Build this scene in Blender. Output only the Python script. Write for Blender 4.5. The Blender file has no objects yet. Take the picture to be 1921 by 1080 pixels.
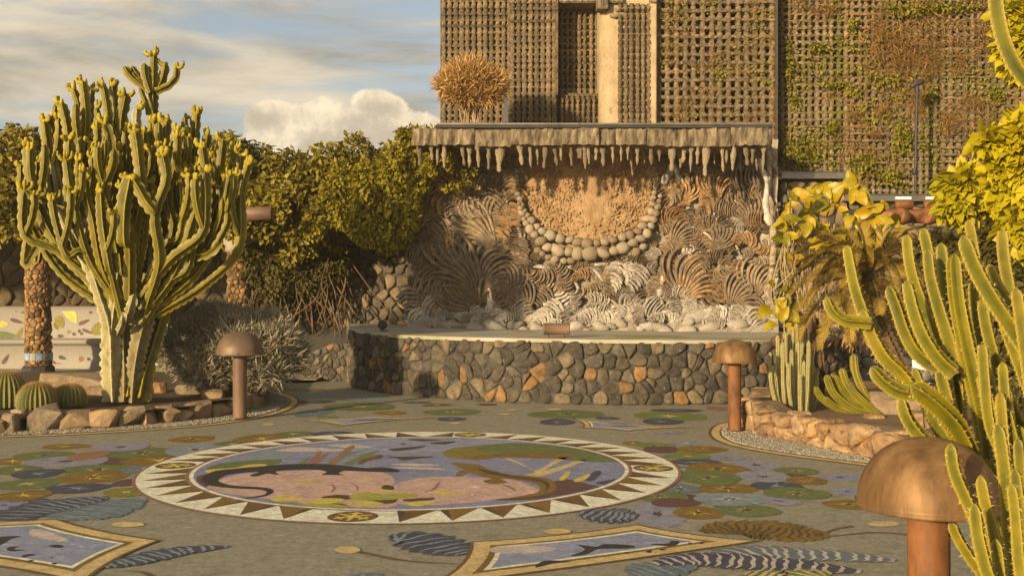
import bpy, bmesh, math, random
import numpy as np
from mathutils import Vector, Matrix, noise as mnoise

scene = bpy.context.scene
COL = scene.collection
RND = random.Random(7)
NR = np.random.default_rng(11)
rad = math.radians

# ------------------------------------------------------------------ camera
F = 2035.0          # focal length in pixels of the 1921 px wide photograph
H = 1.6             # eye height
cam_d = bpy.data.cameras.new('camera')
cam = bpy.data.objects.new('camera', cam_d)
COL.objects.link(cam)
cam.location = (0, 0, H)
cam.rotation_euler = (rad(90), 0, 0)
cam_d.sensor_width = 36
cam_d.lens = F / 1921 * 36
cam_d.clip_start = 0.05
cam_d.clip_end = 3000
scene.camera = cam
scene.render.resolution_x = 1024
scene.render.resolution_y = 575

# ------------------------------------------------------------------ world
SUN_EL, SUN_TRAVEL = 12.0, (0.60, 0.80)       # direction in which the light travels over the ground
w = bpy.data.worlds.new('World')
scene.world = w
w.use_nodes = True
nt = w.node_tree
N = nt.nodes
L = nt.links
for n in list(N):
    N.remove(n)
out = N.new('ShaderNodeOutputWorld')
bg = N.new('ShaderNodeBackground')
bg.inputs['Strength'].default_value = 0.15
L.new(bg.outputs[0], out.inputs['Surface'])
sky = N.new('ShaderNodeTexSky')
sky.sky_type = 'NISHITA'
sky.sun_disc = False
sky.sun_elevation = rad(SUN_EL)
az = math.atan2(-SUN_TRAVEL[0], -SUN_TRAVEL[1])
sky.sun_rotation = az % (2 * math.pi)
sky.air_density = 1.0
sky.dust_density = 2.0
tc = N.new('ShaderNodeTexCoord')


def wmath(op, a, b=None, c=None):
    n = N.new('ShaderNodeMath')
    n.operation = op
    for i, v in enumerate((a, b, c)):
        if v is None:
            continue
        if isinstance(v, (int, float)):
            n.inputs[i].default_value = v
        else:
            L.new(v, n.inputs[i])
    return n.outputs[0]


def wmix(f, a, b):
    n = N.new('ShaderNodeMix')
    n.data_type = 'RGBA'
    for s, v in ((n.inputs[0], f), (n.inputs[6], a), (n.inputs[7], b)):
        if isinstance(v, (int, float)):
            s.default_value = v
        elif isinstance(v, tuple):
            s.default_value = (*v, 1)
        else:
            L.new(v, s)
    return n.outputs[2]


def wnoise(vec, sc, det=6, rough=.55, dist=0.0):
    n = N.new('ShaderNodeTexNoise')
    n.inputs['Scale'].default_value = sc
    n.inputs['Detail'].default_value = det
    n.inputs['Roughness'].default_value = rough
    n.inputs['Distortion'].default_value = dist
    L.new(vec, n.inputs['Vector'])
    return n.outputs[0]


def wramp(v, lo, hi):
    n = N.new('ShaderNodeMapRange')
    n.interpolation_type = 'SMOOTHSTEP'
    n.inputs[1].default_value = lo
    n.inputs[2].default_value = hi
    L.new(v, n.inputs[0])
    return n.outputs[0]


def wmap(scale, loc=(0, 0, 0), rot=(0, 0, 0)):
    m = N.new('ShaderNodeMapping')
    m.inputs['Scale'].default_value = scale
    m.inputs['Location'].default_value = loc
    m.inputs['Rotation'].default_value = rot
    L.new(tc.outputs['Generated'], m.inputs[0])
    return m.outputs[0]


streak = wnoise(wmap((1.3, 1.3, 8.0), (.2, .4, 1.3), (0, rad(7), 0)), 2.1, 8, .58, .5)
wisps = wnoise(wmap((1.0, 1.0, 11.0), (3.1, .4, .3), (0, rad(-5), 0)), 6.0, 8, .62, .3)
cover = wramp(wmath('ADD', wmath('MULTIPLY', streak, .72), wmath('MULTIPLY', wisps, .28)), .40, .60)
shade = wnoise(wmap((1.0, 1.0, 4.0), (1.1, 2.4, .3)), 5.0, 7, .55, .3)
cl_col = wmix(wramp(shade, .30, .70), (1.45, 1.28, 1.0), (4.0, 3.4, 2.5))
hs = N.new('ShaderNodeHueSaturation')
hs.inputs['Saturation'].default_value = .62
hs.inputs['Value'].default_value = 0.72
L.new(sky.outputs[0], hs.inputs['Color'])
base = wmix(wmath('MULTIPLY', cover, .93), hs.outputs[0], cl_col)
# heaped clouds low over the horizon, each an ellipsoid of directions with a puffy edge
puff = wmath('ADD', wmath('MULTIPLY', wnoise(tc.outputs['Generated'], 16.0, 8, .55, .2), 1.0),
             wmath('MULTIPLY', wnoise(tc.outputs['Generated'], 44.0, 5, .6), .35))
def lobe(a, e, ra, re):
    dv = Vector((math.sin(rad(a)) * math.cos(rad(e)), math.cos(rad(a)) * math.cos(rad(e)), math.sin(rad(e))))
    sub = N.new('ShaderNodeVectorMath')
    sub.operation = 'SUBTRACT'
    L.new(tc.outputs['Generated'], sub.inputs[0])
    sub.inputs[1].default_value = dv
    mul = N.new('ShaderNodeVectorMath')
    mul.operation = 'MULTIPLY'
    L.new(sub.outputs[0], mul.inputs[0])
    mul.inputs[1].default_value = (1 / rad(ra), 1 / rad(ra), 1 / rad(re))
    ln = N.new('ShaderNodeVectorMath')
    ln.operation = 'LENGTH'
    L.new(mul.outputs[0], ln.inputs[0])
    return ln.outputs['Value']


fine_ = wnoise(tc.outputs['Generated'], 60.0, 7, .62)
lit = wnoise(wmap((1, 1, 1), (.012, .0, -.012)), 20.0, 7, .58, .2)
for group_ in ([(-9.0, 7.4, 5.6, 2.0), (-6.9, 9.3, 1.5, 1.1), (-12.4, 8.6, 1.7, 1.1), (-4.6, 8.0, 1.6, 1.3)], [(25, 7.5, 8, 2.2), (31, 9, 3, 2)], [(75, 6.5, 9, 3), (82, 9, 4, 2)], [(150, 8, 9, 3)], [(-70, 6, 7, 2.5), (-64, 8, 3, 2)], [(-130, 7, 8, 3)]):
    dist_ = None
    for q_ in group_:
        v_ = lobe(*q_)
        dist_ = v_ if dist_ is None else wmath('SMOOTH_MIN', dist_, v_, .35)
    d = wmath('SUBTRACT', wmath('ADD', 1.0 - .95, wmath('MULTIPLY', puff, 1.35)), dist_)
    mask = wramp(d, -.02, .18)
    body = wramp(wmath('ADD', wmath('MULTIPLY', d, .35), wmath('ADD', wmath('MULTIPLY', lit, 1.3), wmath('MULTIPLY', fine_, .45))), .72, 1.22)
    ccol = wmix(body, (5.3, 4.4, 3.05), (2.9, 2.45, 1.8))
    base = wmix(wmath('MULTIPLY', mask, .94), base, ccol)
L.new(base, bg.inputs['Color'])

# ------------------------------------------------------------------ sun
sd = bpy.data.lights.new('sun', 'SUN')
sd.energy = 5.0
sd.angle = rad(1.5)
sd.color = (1.0, 0.76, 0.45)
sun = bpy.data.objects.new('sun', sd)
COL.objects.link(sun)
tv = Vector((SUN_TRAVEL[0], SUN_TRAVEL[1], 0)).normalized() * math.cos(rad(SUN_EL))
tv.z = -math.sin(rad(SUN_EL))
sun.rotation_euler = tv.to_track_quat('-Z', 'Y').to_euler()
sun.location = (-8, -6, 12)

scene.view_settings.view_transform = 'Standard'
scene.view_settings.look = 'None'
scene.view_settings.exposure = 0.50
scene.view_settings.gamma = 1.0
scene.view_settings.use_curve_mapping = False


# ------------------------------------------------------------------ photograph helpers
def P(px, py, D):
    return Vector(((px - 960.5) / F * D, D, H - (py - 540) / F * D))


def G(px, py, z=0.0):
    D = (H - z) * F / (py - 540)
    return Vector(((px - 960.5) / F * D, D, z))


def tr(x0, y0, s, pts):
    return [(x0 + a / s, y0 + b / s) for a, b in pts]


# ------------------------------------------------------------------ objects
def link(name, me, mat=None, parent=None):
    o = bpy.data.objects.new(name, me)
    COL.objects.link(o)
    if mat is not None and me is not None and len(me.materials) == 0:
        me.materials.append(mat)
    if parent is not None:
        o.parent = parent
    return o


def thing(name, label, cat, loc=(0, 0, 0), group=None, rz=0):
    o = bpy.data.objects.new(name, None)
    COL.objects.link(o)
    o.location = loc
    o.rotation_euler = (0, 0, rz)
    o.empty_display_size = .2
    o['label'] = label
    o['category'] = cat
    if group:
        o['group'] = group
    return o


def tag(o, label, cat, group=None):
    o['label'] = label
    o['category'] = cat
    if group:
        o['group'] = group
    return o


def kind(o, k):
    o['kind'] = k
    return o


def mesh(name, v, f, smooth=True, mat=None):
    me = bpy.data.meshes.new(name)
    me.from_pydata([tuple(x) for x in v], [], [tuple(x) for x in f])
    if smooth:
        me.polygons.foreach_set('use_smooth', [True] * len(me.polygons))
    me.update()
    if mat:
        me.materials.append(mat)
    return me


def npmesh(name, V, Fc, smooth=False, attrs=None, mat=None):
    """V (n,3), Fc (m,k) all faces with k corners"""
    V = np.asarray(V, dtype=np.float32)
    Fc = np.asarray(Fc, dtype=np.int32)
    me = bpy.data.meshes.new(name)
    me.vertices.add(len(V))
    me.vertices.foreach_set('co', V.ravel())
    m, k = Fc.shape
    me.loops.add(m * k)
    me.loops.foreach_set('vertex_index', Fc.ravel())
    me.polygons.add(m)
    me.polygons.foreach_set('loop_start', np.arange(0, m * k, k, dtype=np.int32))
    me.polygons.foreach_set('loop_total', np.full(m, k, dtype=np.int32))
    if smooth:
        me.polygons.foreach_set('use_smooth', np.ones(m, dtype=bool))
    me.update(calc_edges=True)
    for an, av in (attrs or {}).items():
        a = me.attributes.new(an, 'FLOAT', 'POINT')
        a.data.foreach_set('value', np.asarray(av, dtype=np.float32))
    if mat:
        me.materials.append(mat)
    return me


def inst(name, bv, bf, pos, R, sc, attr_val=None, mat=None, smooth=False):
    """join many transformed copies of a small mesh: pos (n,3), R (n,3,3), sc (n,) or (n,3)"""
    bv = np.asarray(bv, float)
    bf = np.asarray(bf)
    n = len(pos)
    sc = np.asarray(sc, float)
    if sc.ndim == 1:
        sc = np.repeat(sc[:, None], 3, 1)
    V = bv[None] * sc[:, None, :]
    V = np.einsum('nij,nkj->nki', R, V) + np.asarray(pos)[:, None, :]
    Fc = bf[None] + (np.arange(n) * len(bv))[:, None, None]
    at = None
    if attr_val is None:
        attr_val = NR.random(n)
    at = {'var': np.repeat(attr_val, len(bv))}
    return npmesh(name, V.reshape(-1, 3), Fc.reshape(-1, bf.shape[1]), smooth, at, mat)


def frames(d, up=None, roll=None):
    """rotation matrices whose Y axis is d"""
    d = np.asarray(d, float)
    d = d / np.linalg.norm(d, axis=1, keepdims=True)
    n = len(d)
    if up is None:
        up = NR.normal(size=(n, 3))
    x = np.cross(d, up)
    x /= np.linalg.norm(x, axis=1, keepdims=True) + 1e-9
    z = np.cross(x, d)
    return np.stack([x, d, z], axis=2)


LEAF_V = [(0, 0, 0), (.30, .35, .06), (-.30, .35, .06), (.22, .72, .03), (-.22, .72, .03), (0, 1, -.10), (0, .4, -.03)]
LEAF_F = [(0, 1, 6), (0, 6, 2), (1, 3, 6), (2, 6, 4), (3, 5, 6), (4, 6, 5)]
BLADE_V = [(-.05, 0, 0), (.05, 0, 0), (.04, .55, .05), (-.04, .55, .05), (0, 1, 0)]
BLADE_F = [(0, 1, 2), (0, 2, 3), (3, 2, 4)]


def box(name, x0, x1, y0, y1, z0, z1, mat, parent=None, bev=0.0, jit=0.0):
    bm = bmesh.new()
    bmesh.ops.create_cube(bm, size=1)
    for v in bm.verts:
        v.co = Vector(((x0 + x1) / 2 + v.co.x * (x1 - x0), (y0 + y1) / 2 + v.co.y * (y1 - y0), (z0 + z1) / 2 + v.co.z * (z1 - z0)))
        if jit:
            v.co += Vector((RND.uniform(-jit, jit), RND.uniform(-jit, jit), RND.uniform(-jit, jit)))
    if bev:
        bmesh.ops.bevel(bm, geom=bm.edges[:], offset=bev, segments=2, affect='EDGES')
    me = bpy.data.meshes.new(name)
    bm.to_mesh(me)
    bm.free()
    return link(name, me, mat, parent)


def catmull(pts, step=None, n=None, closed=False):
    P_ = [Vector(p) for p in pts]
    m = len(P_)
    if m < 3 and not closed:
        if n is None:
            n = max(2, int((P_[1] - P_[0]).length / step) + 1)
        return [P_[0].lerp(P_[-1], i / (n - 1)) for i in range(n)]
    segs = m if closed else m - 1
    res = []
    for i in range(segs):
        if closed:
            p0, p1, p2, p3 = P_[i - 1], P_[i], P_[(i + 1) % m], P_[(i + 2) % m]
        else:
            p1, p2 = P_[i], P_[i + 1]
            p0 = P_[i - 1] if i > 0 else p1 * 2 - p2
            p3 = P_[i + 2] if i + 2 < m else p2 * 2 - p1
        k = n if n else max(2, int((p2 - p1).length / step))
        for j in range(k):
            t = j / k
            res.append(0.5 * ((2 * p1) + (p2 - p0) * t + (2 * p0 - 5 * p1 + 4 * p2 - p3) * t * t + (3 * p1 - p0 - 3 * p2 + p3) * t ** 3))
    if not closed:
        res.append(P_[-1].copy())
    return res


def sweep(pts, radius, prof, closed_tip=True):
    """sweep a profile (list of (angle, factor, attr)) along pts; radius(t, i) ; returns V, F, attr"""
    n = len(pts)
    k = len(prof)
    V, Fc, A = [], [], []
    t0 = (pts[1] - pts[0]).normalized()
    x = t0.orthogonal().normalized()
    # a steady start frame
    ref = Vector((0.3, -1, 0.1))
    x = (ref - t0 * ref.dot(t0)).normalized()
    for i in range(n):
        t = (pts[min(i + 1, n - 1)] - pts[max(i - 1, 0)]).normalized()
        x = (x - t * x.dot(t)).normalized()
        y = t.cross(x)
        r = radius(i / (n - 1), i)
        for (a, f, at) in prof:
            ff = f(i) if callable(f) else f
            V.append(pts[i] + (x * math.cos(a) + y * math.sin(a)) * r * ff)
            A.append(at)
        if i:
            b = (i - 1) * k
            for j in range(k):
                j2 = (j + 1) % k
                Fc.append((b + j, b + j2, b + k + j2, b + k + j))
    V.append(pts[-1] + (pts[-1] - pts[-2]).normalized() * radius(1, n - 1) * .25)
    A.append(0.5)
    b = (n - 1) * k
    for j in range(k):
        Fc.append((b + j, b + (j + 1) % k, len(V) - 1))
    return V, Fc, A


def tube(name, pts, r, mat, parent=None, sides=8, rfun=None, n=None, step=.05):
    c = catmull(pts, step=step, n=n)
    prof = [(2 * math.pi * i / sides, 1.0, 0) for i in range(sides)]
    V, Fc, A = sweep(c, rfun or (lambda t, i: r), prof)
    return link(name, mesh(name, V, Fc), mat, parent)


def lathe(prof, segs=24):
    V, Fc = [], []
    for (r, z) in prof:
        for s in range(segs):
            a = 2 * math.pi * s / segs
            V.append((r * math.cos(a), r * math.sin(a), z))
    for i in range(len(prof) - 1):
        for s in range(segs):
            s2 = (s + 1) % segs
            Fc.append((i * segs + s, i * segs + s2, (i + 1) * segs + s2, (i + 1) * segs + s))
    return V, Fc


# ------------------------------------------------------------------ materials
def mat(name, c1, c2, scale=4.0, rough=.8, bump=.3, bscale=None, objvar=None, attr=None, attrcol=None, detail=6,
        lo=.35, hi=.65, metal=0.0, trans=0.0, spots=None, bdist=.02, vor=None, spec=.3, aniso=(1, 1, 1), age=None):
    """c1..c2 mixed by noise; objvar = list of colours picked by each object's random; attr = name of a point attribute mixing to attrcol"""
    m = bpy.data.materials.new(name)
    m.use_nodes = True
    t = m.node_tree
    ns, ls = t.nodes, t.links
    b = ns['Principled BSDF']
    b.inputs['Roughness'].default_value = rough
    b.inputs['Metallic'].default_value = metal
    b.inputs['Specular IOR Level'].default_value = spec
    co = ns.new('ShaderNodeTexCoord')
    mp = ns.new('ShaderNodeMapping')
    mp.inputs['Scale'].default_value = aniso
    ls.new(co.outputs['Object'], mp.inputs[0])

    def no(s, d=detail, r=.6):
        n = ns.new('ShaderNodeTexNoise')
        n.inputs['Scale'].default_value = s
        n.inputs['Detail'].default_value = d
        n.inputs['Roughness'].default_value = r
        ls.new(mp.outputs[0], n.inputs['Vector'])
        return n.outputs[0]

    def mr(v, a, c):
        n = ns.new('ShaderNodeMapRange')
        n.inputs[1].default_value = a
        n.inputs[2].default_value = c
        ls.new(v, n.inputs[0])
        return n.outputs[0]

    def mx(f, a, c, mode='MIX'):
        n = ns.new('ShaderNodeMix')
        n.data_type = 'RGBA'
        n.blend_type = mode
        for s, v in ((n.inputs[0], f), (n.inputs[6], a), (n.inputs[7], c)):
            if isinstance(v, (int, float)):
                s.default_value = v
            elif isinstance(v, tuple):
                s.default_value = (*v, 1)
            else:
                ls.new(v, s)
        return n.outputs[2]

    col = mx(mr(no(scale), lo, hi), c1, c2)
    if objvar:
        oi = ns.new('ShaderNodeObjectInfo')
        cr = ns.new('ShaderNodeValToRGB')
        cr.color_ramp.interpolation = 'CONSTANT'
        while len(cr.color_ramp.elements) > 1:
            cr.color_ramp.elements.remove(cr.color_ramp.elements[0])
        k = len(objvar)
        cr.color_ramp.elements[0].position = 0
        cr.color_ramp.elements[0].color = (*objvar[0], 1)
        for i in range(1, k):
            e = cr.color_ramp.elements.new(i / k)
            e.color = (*objvar[i], 1)
        ls.new(oi.outputs['Random'], cr.inputs[0])
        col = mx(1.0, col, cr.outputs[0], 'MULTIPLY')
    if attr:
        an = ns.new('ShaderNodeAttribute')
        an.attribute_name = attr
        col = mx(an.outputs['Fac'], col, attrcol)
    if age:
        an = ns.new('ShaderNodeAttribute')
        an.attribute_name = 'age'
        am = ns.new('ShaderNodeMath')
        am.operation = 'MULTIPLY'
        ls.new(an.outputs['Fac'], am.inputs[0])
        ls.new(mr(no(14, 5, .65), .25, .6), am.inputs[1])
        col = mx(am.outputs[0], col, age)
    if spots:
        for (scol, ssc, a0, a1) in spots:
            col = mx(mr(no(ssc, 5, .65), a0, a1), col, scol)
    if vor:
        vn = ns.new('ShaderNodeTexVoronoi')
        vn.inputs['Scale'].default_value = vor[0]
        ls.new(mp.outputs[0], vn.inputs['Vector'])
        sp = ns.new('ShaderNodeSeparateColor')
        ls.new(vn.outputs['Color'], sp.inputs[0])
        fac = mr(sp.outputs[0], 0, 1)
        col = mx(vor[1], col, mx(1.0, col, mx(fac, vor[2], vor[3]), 'MULTIPLY'))
    ls.new(col, b.inputs['Base Color'])
    if bump:
        bn = ns.new('ShaderNodeBump')
        bn.inputs['Strength'].default_value = bump
        bn.inputs['Distance'].default_value = bdist
        h = no(bscale or scale * 5, 6, .7)
        ls.new(h, bn.inputs['Height'])
        ls.new(bn.outputs[0], b.inputs['Normal'])
    if trans:
        tn = ns.new('ShaderNodeBsdfTranslucent')
        ls.new(col, tn.inputs[0])
        ms = ns.new('ShaderNodeMixShader')
        ms.inputs[0].default_value = trans
        ls.new(b.outputs[0], ms.inputs[1])
        ls.new(tn.outputs[0], ms.inputs[2])
        o = ns['Material Output']
        ls.new(ms.outputs[0], o.inputs['Surface'])
    return m


greys = [(.62, .58, .52), (.50, .47, .43), (.78, .72, .62), (.95, .88, .75), (.42, .40, .38), (.70, .64, .55), (.56, .53, .50), (1.15, 1.0, .8), (.55, .52, .50), (1.6, 1.02, .52), (.66, .6, .5), (1.2, 1.05, .78), (.48, .45, .42), (.85, .82, .76), (.6, .58, .56), (.4, .38, .37)]
M = {}
M['lava'] = mat('lava_stone', (.085, .078, .068), (.235, .21, .17), 11, .9, 1.0, 48, objvar=greys, bdist=.03, lo=.3, hi=.7, spots=[((.33, .29, .21), 26, .60, .72), ((.04, .037, .03), 17, .60, .7)])
M['lava_far'] = mat('pale_lava_stone', (.15, .13, .10), (.25, .21, .155), 7, .9, .8, 45, objvar=greys[:9], bdist=.012)
M['lava_pale'] = mat('grey_stone_blocks', (.25, .24, .22), (.36, .34, .30), 9, .9, .8, 45, objvar=[(.8, .8, .8), (.95, .95, .95), (.7, .7, .72), (1.1, 1.05, 1)], bdist=.012)
M['mortar'] = mat('dark_mortar', (.055, .05, .042), (.10, .09, .07), 14, .95, .8, 60)
M['ochre'] = mat('ochre_rock', (.26, .16, .08), (.55, .39, .22), 7, .85, 1.0, 16, objvar=[(1, 1, 1), (.85, .8, .75), (.75, .66, .58), (1.12, 1.05, .98), (.62, .58, .55)], bdist=.05, spots=[((.10, .07, .045), 12, .58, .68), ((.58, .34, .12), 4, .56, .70)])
M['ochre_dim'] = mat('brown_rock', (.20, .14, .085), (.36, .27, .165), 5, .85, .9, 22, objvar=[(1, 1, 1), (.85, .8, .75), (.7, .66, .6), (1.2, 1.1, 1), (.8, .85, .9)], bdist=.02, spots=[((.08, .065, .05), 9, .60, .72)])
M['soil'] = mat('soil', (.085, .058, .034), (.15, .105, .06), 12, .95, 1.0, 70, bdist=.03, spots=[((.26, .19, .11), 60, .64, .7)])
M['gravel'] = mat('gravel', (.34, .305, .24), (.50, .45, .36), 30, .9, .5, 80, attr='var', attrcol=(.22, .195, .15))
M['gravel_bed'] = mat('gravel_bed', (.24, .215, .165), (.40, .36, .28), 45, .95, .9, 120, bdist=.01)
M['concrete'] = mat('weathered_concrete', (.075, .057, .036), (.30, .235, .15), 13, .9, 1.0, 26, bdist=.03, spots=[((.13, .10, .07), 5, .55, .7), ((.50, .43, .32), 13, .62, .75)], aniso=(1, 1, .28))
M['stalactite'] = mat('dripstone', (.13, .10, .066), (.36, .29, .20), 12, .8, .8, 30, objvar=[(1, 1, 1), (.8, .78, .75), (1.2, 1.18, 1.12), (.66, .62, .58)], bdist=.015)
M['panel'] = mat('relief_mortar', (.25, .215, .165), (.46, .41, .33), 6, .9, 1.0, 30, bdist=.03)
M['lavaroll'] = mat('rope_lava', (.12, .092, .062), (.30, .235, .16), 9, .7, .9, 55, objvar=[(1, 1, 1), (.75, .72, .7), (1.25, 1.2, 1.1), (1.5, 1.2, .85), (.85, .85, .88), (1.1, 1.05, 1), (.9, .85, .8)], bdist=.012, spec=.35)
M['paleroll'] = mat('pale_lime_relief', (.30, .265, .22), (.56, .51, .44), 12, .85, .9, 40, objvar=[(1, 1, 1), (.8, .77, .73), (1.15, 1.15, 1.15), (.9, .88, .86)], bdist=.015, spots=[((.14, .12, .10), 8, .58, .7)])
M['sand'] = mat('ochre_render', (.30, .18, .085), (.48, .33, .18), 3.5, .9, 1.0, 35, bdist=.03, spots=[((.14, .09, .05), 7, .6, .75)])
M['pebble'] = mat('beach_pebble', (.26, .21, .145), (.40, .34, .25), 10, .75, .5, 40, objvar=[(1, 1, 1), (.8, .78, .75), (1.15, 1.1, 1.05), (.7, .62, .55), (.9, .9, .9), (.92, .9, .84)], bdist=.02)
M['tower'] = mat('tower_stone', (.085, .062, .036), (.36, .27, .155), 13, .9, 1.0, 30, bdist=.06, lo=.32, hi=.66, objvar=[(1, 1, 1), (.8, .78, .76), (1.2, 1.15, 1.1), (.95, .95, .95)], spots=[((.07, .055, .035), 3.0, .56, .75)])
M['tower_plain'] = mat('tower_plaster', (.36, .27, .155), (.50, .39, .24), 3, .9, 1.0, 20, bdist=.03, spots=[((.18, .14, .09), 5, .6, .75)])
M['tower_back'] = mat('shade_toned_stone', (.085, .066, .042), (.10, .078, .05), 8, .95, .8, 30, bdist=.04)  # backing stone with the shade of holes and gaps put into its colour
M['tower_moss'] = mat('mossy_stone', (.09, .068, .038), (.36, .275, .165), 12, .95, 1.0, 28, bdist=.04, objvar=[(1, 1, 1), (.78, .76, .74), (1.2, 1.15, 1.1), (.9, .92, .8)], spots=[((.13, .13, .02), 1.5, .54, .64), ((.24, .115, .03), 1.1, .57, .68)])
M['steel'] = mat('brushed_steel', (.20, .18, .15), (.30, .27, .22), 3, .38, .1, 60, metal=.8)
M['darkmetal'] = mat('dark_metal', (.03, .028, .025), (.05, .045, .04), 3, .5, .1)
M['rust'] = mat('rusty_steel', (.09, .036, .013), (.25, .10, .03), 9, .68, .5, 30, bdist=.004, spots=[((.09, .04, .02), 10, .58, .72), ((.36, .17, .055), 3, .58, .75)], aniso=(1, 1, .35), spec=.4)
M['rust_dim'] = mat('brown_steel', (.115, .065, .042), (.19, .115, .072), 6, .6, .3, 40, bdist=.004, aniso=(1, 1, .35), spec=.4)  # muted copy of rust; on the left lamp's pole its tone stands for shade
M['dome'] = mat('bronze_dome', (.12, .062, .022), (.27, .155, .058), 11, .60, .5, 30, bdist=.004, metal=.35, spots=[((.12, .06, .028), 5, .6, .75), ((.42, .27, .12), 2.2, .55, .8)], aniso=(1, 1, .3), spec=.5)
M['dome_dim'] = mat('shaded_bronze_dome', (.125, .085, .055), (.19, .13, .085), 9, .5, .25, 45, bdist=.004, metal=.3, spots=[((.10, .05, .03), 5, .6, .75)], aniso=(1, 1, .3))  # copy of the dome with the left lamp's shade put into the colour
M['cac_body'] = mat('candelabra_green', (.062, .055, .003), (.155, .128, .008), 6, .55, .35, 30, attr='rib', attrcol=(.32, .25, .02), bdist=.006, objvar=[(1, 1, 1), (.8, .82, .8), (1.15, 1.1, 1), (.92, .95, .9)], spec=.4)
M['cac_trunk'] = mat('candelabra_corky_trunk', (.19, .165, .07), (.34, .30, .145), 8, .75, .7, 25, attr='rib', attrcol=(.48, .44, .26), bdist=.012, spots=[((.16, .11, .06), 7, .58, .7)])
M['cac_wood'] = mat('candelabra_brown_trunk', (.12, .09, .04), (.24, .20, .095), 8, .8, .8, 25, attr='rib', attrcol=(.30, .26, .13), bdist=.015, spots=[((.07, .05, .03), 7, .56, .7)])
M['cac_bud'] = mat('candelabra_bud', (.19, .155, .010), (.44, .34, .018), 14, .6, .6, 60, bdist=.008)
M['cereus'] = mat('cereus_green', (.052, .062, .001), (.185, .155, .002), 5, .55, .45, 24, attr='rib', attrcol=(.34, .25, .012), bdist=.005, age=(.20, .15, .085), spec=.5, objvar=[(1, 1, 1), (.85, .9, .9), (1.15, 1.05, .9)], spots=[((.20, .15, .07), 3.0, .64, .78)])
M['spine'] = mat('spines', (.45, .33, .15), (.62, .48, .25), 20, .6, 0)
M['spine_red'] = mat('golden_spines', (.40, .22, .07), (.55, .36, .14), 20, .6, 0, trans=.3)
M['barrel'] = mat('barrel_green', (.06, .08, .014), (.11, .13, .022), 12, .6, .3, 30, attr='rib', attrcol=(.22, .18, .06))
M['column_pale'] = mat('pale_column_cactus', (.17, .155, .045), (.27, .24, .08), 12, .7, .5, 50, attr='rib', attrcol=(.52, .45, .22), bdist=.006)
M['sago'] = mat('cycad_leaf', (.17, .13, .016), (.30, .22, .03), 3, .5, 0, attr='var', attrcol=(.42, .27, .05), trans=.15)
M['hedge'] = mat('hedge_leaf', (.11, .094, .013), (.22, .18, .024), 1.3, .5, 0, attr='var', attrcol=(.33, .27, .035), trans=.3)
M['ivy'] = mat('ivy_leaf', (.17, .155, .012), (.32, .27, .018), 2, .5, 0, attr='var', attrcol=(.30, .25, .02), trans=.3)
M['shrub'] = mat('silver_leaf', (.17, .15, .10), (.30, .265, .19), 5, .8, 0, attr='var', attrcol=(.42, .37, .27), trans=.15)
M['bigleaf'] = mat('round_yellow_leaf', (.28, .225, .004), (.52, .385, .008), 12, .42, .1, 20, trans=.32, objvar=[(1, 1, 1), (.85, .88, 1), (1.15, 1, .6), (1, .95, .8), (.5, .62, 1.2)], spec=.5)
M['lime'] = mat('lime_leaf', (.22, .21, .005), (.42, .36, .008), 2, .45, 0, attr='var', attrcol=(.58, .47, .012), trans=.3)
M['darkleaf'] = mat('dark_leaf', (.045, .042, .008), (.085, .075, .014), 2, .6, 0, attr='var', attrcol=(.11, .09, .018), trans=.2)
M['moss'] = mat('moss_tuft', (.13, .125, .012), (.23, .205, .02), 2, .8, 0, attr='var', attrcol=(.30, .26, .02), trans=.2)
M['dry'] = mat('dry_grass', (.30, .165, .05), (.48, .29, .10), 3, .8, 0, attr='var', attrcol=(.62, .42, .17), trans=.25)
M['drymoss'] = mat('dry_tuft', (.17, .085, .022), (.30, .165, .045), 3, .8, 0, attr='var', attrcol=(.40, .25, .08), trans=.2)
M['twig'] = mat('twig', (.24, .17, .09), (.38, .29, .17), 9, .9, .3, 40)
M['twig_dark'] = mat('woody_stem', (.10, .068, .036), (.18, .125, .068), 9, .9, .3, 40)
M['palmtrunk'] = mat('fibrous_trunk', (.095, .062, .032), (.19, .125, .065), 14, .95, 1.0, 40, bdist=.03)
M['pillar'] = mat('brown_pillar_stone', (.21, .125, .055), (.36, .23, .105), 8, .9, 1.0, 26, bdist=.03, objvar=[(1, 1, 1), (.7, .66, .62), (1.15, 1.1, 1), (.5, .48, .45), (1.3, 1.1, .9)])
M['capital'] = mat('plaster_band', (.33, .28, .21), (.45, .39, .30), 9, .9, .8, 40)
M['white'] = mat('shaded_white_mosaic', (.24, .22, .18), (.32, .295, .245), 60, .55, .35, 150, bdist=.004)  # white greyed down: the shade over the bench is put into the colour
M['signwhite'] = mat('white_sign', (.78, .78, .76), (.82, .82, .8), 5, .4, 0)
M['bluetile'] = mat('blue_tile', (.10, .22, .36), (.30, .42, .50), 9, .4, .2)


def paint(name, c, j=.76):
    c = tuple(min(.82, x * 1.14) for x in c)
    """small glazed tesserae of one colour"""
    a = tuple(x * j for x in c)
    m = mat('inlay_' + name, a, c, 14, .62, .6, 120, bdist=.008, detail=8, vor=(60, .5, (.66, .66, .66), (1.36, 1.33, 1.28)), lo=.38, hi=.62,
            spots=[(tuple(x * .55 for x in c), 4.5, .55, .72), (tuple(min(.8, x * 1.35 + .02) for x in c), 9, .60, .72)])
    M['i_' + name] = m
    return m


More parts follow.
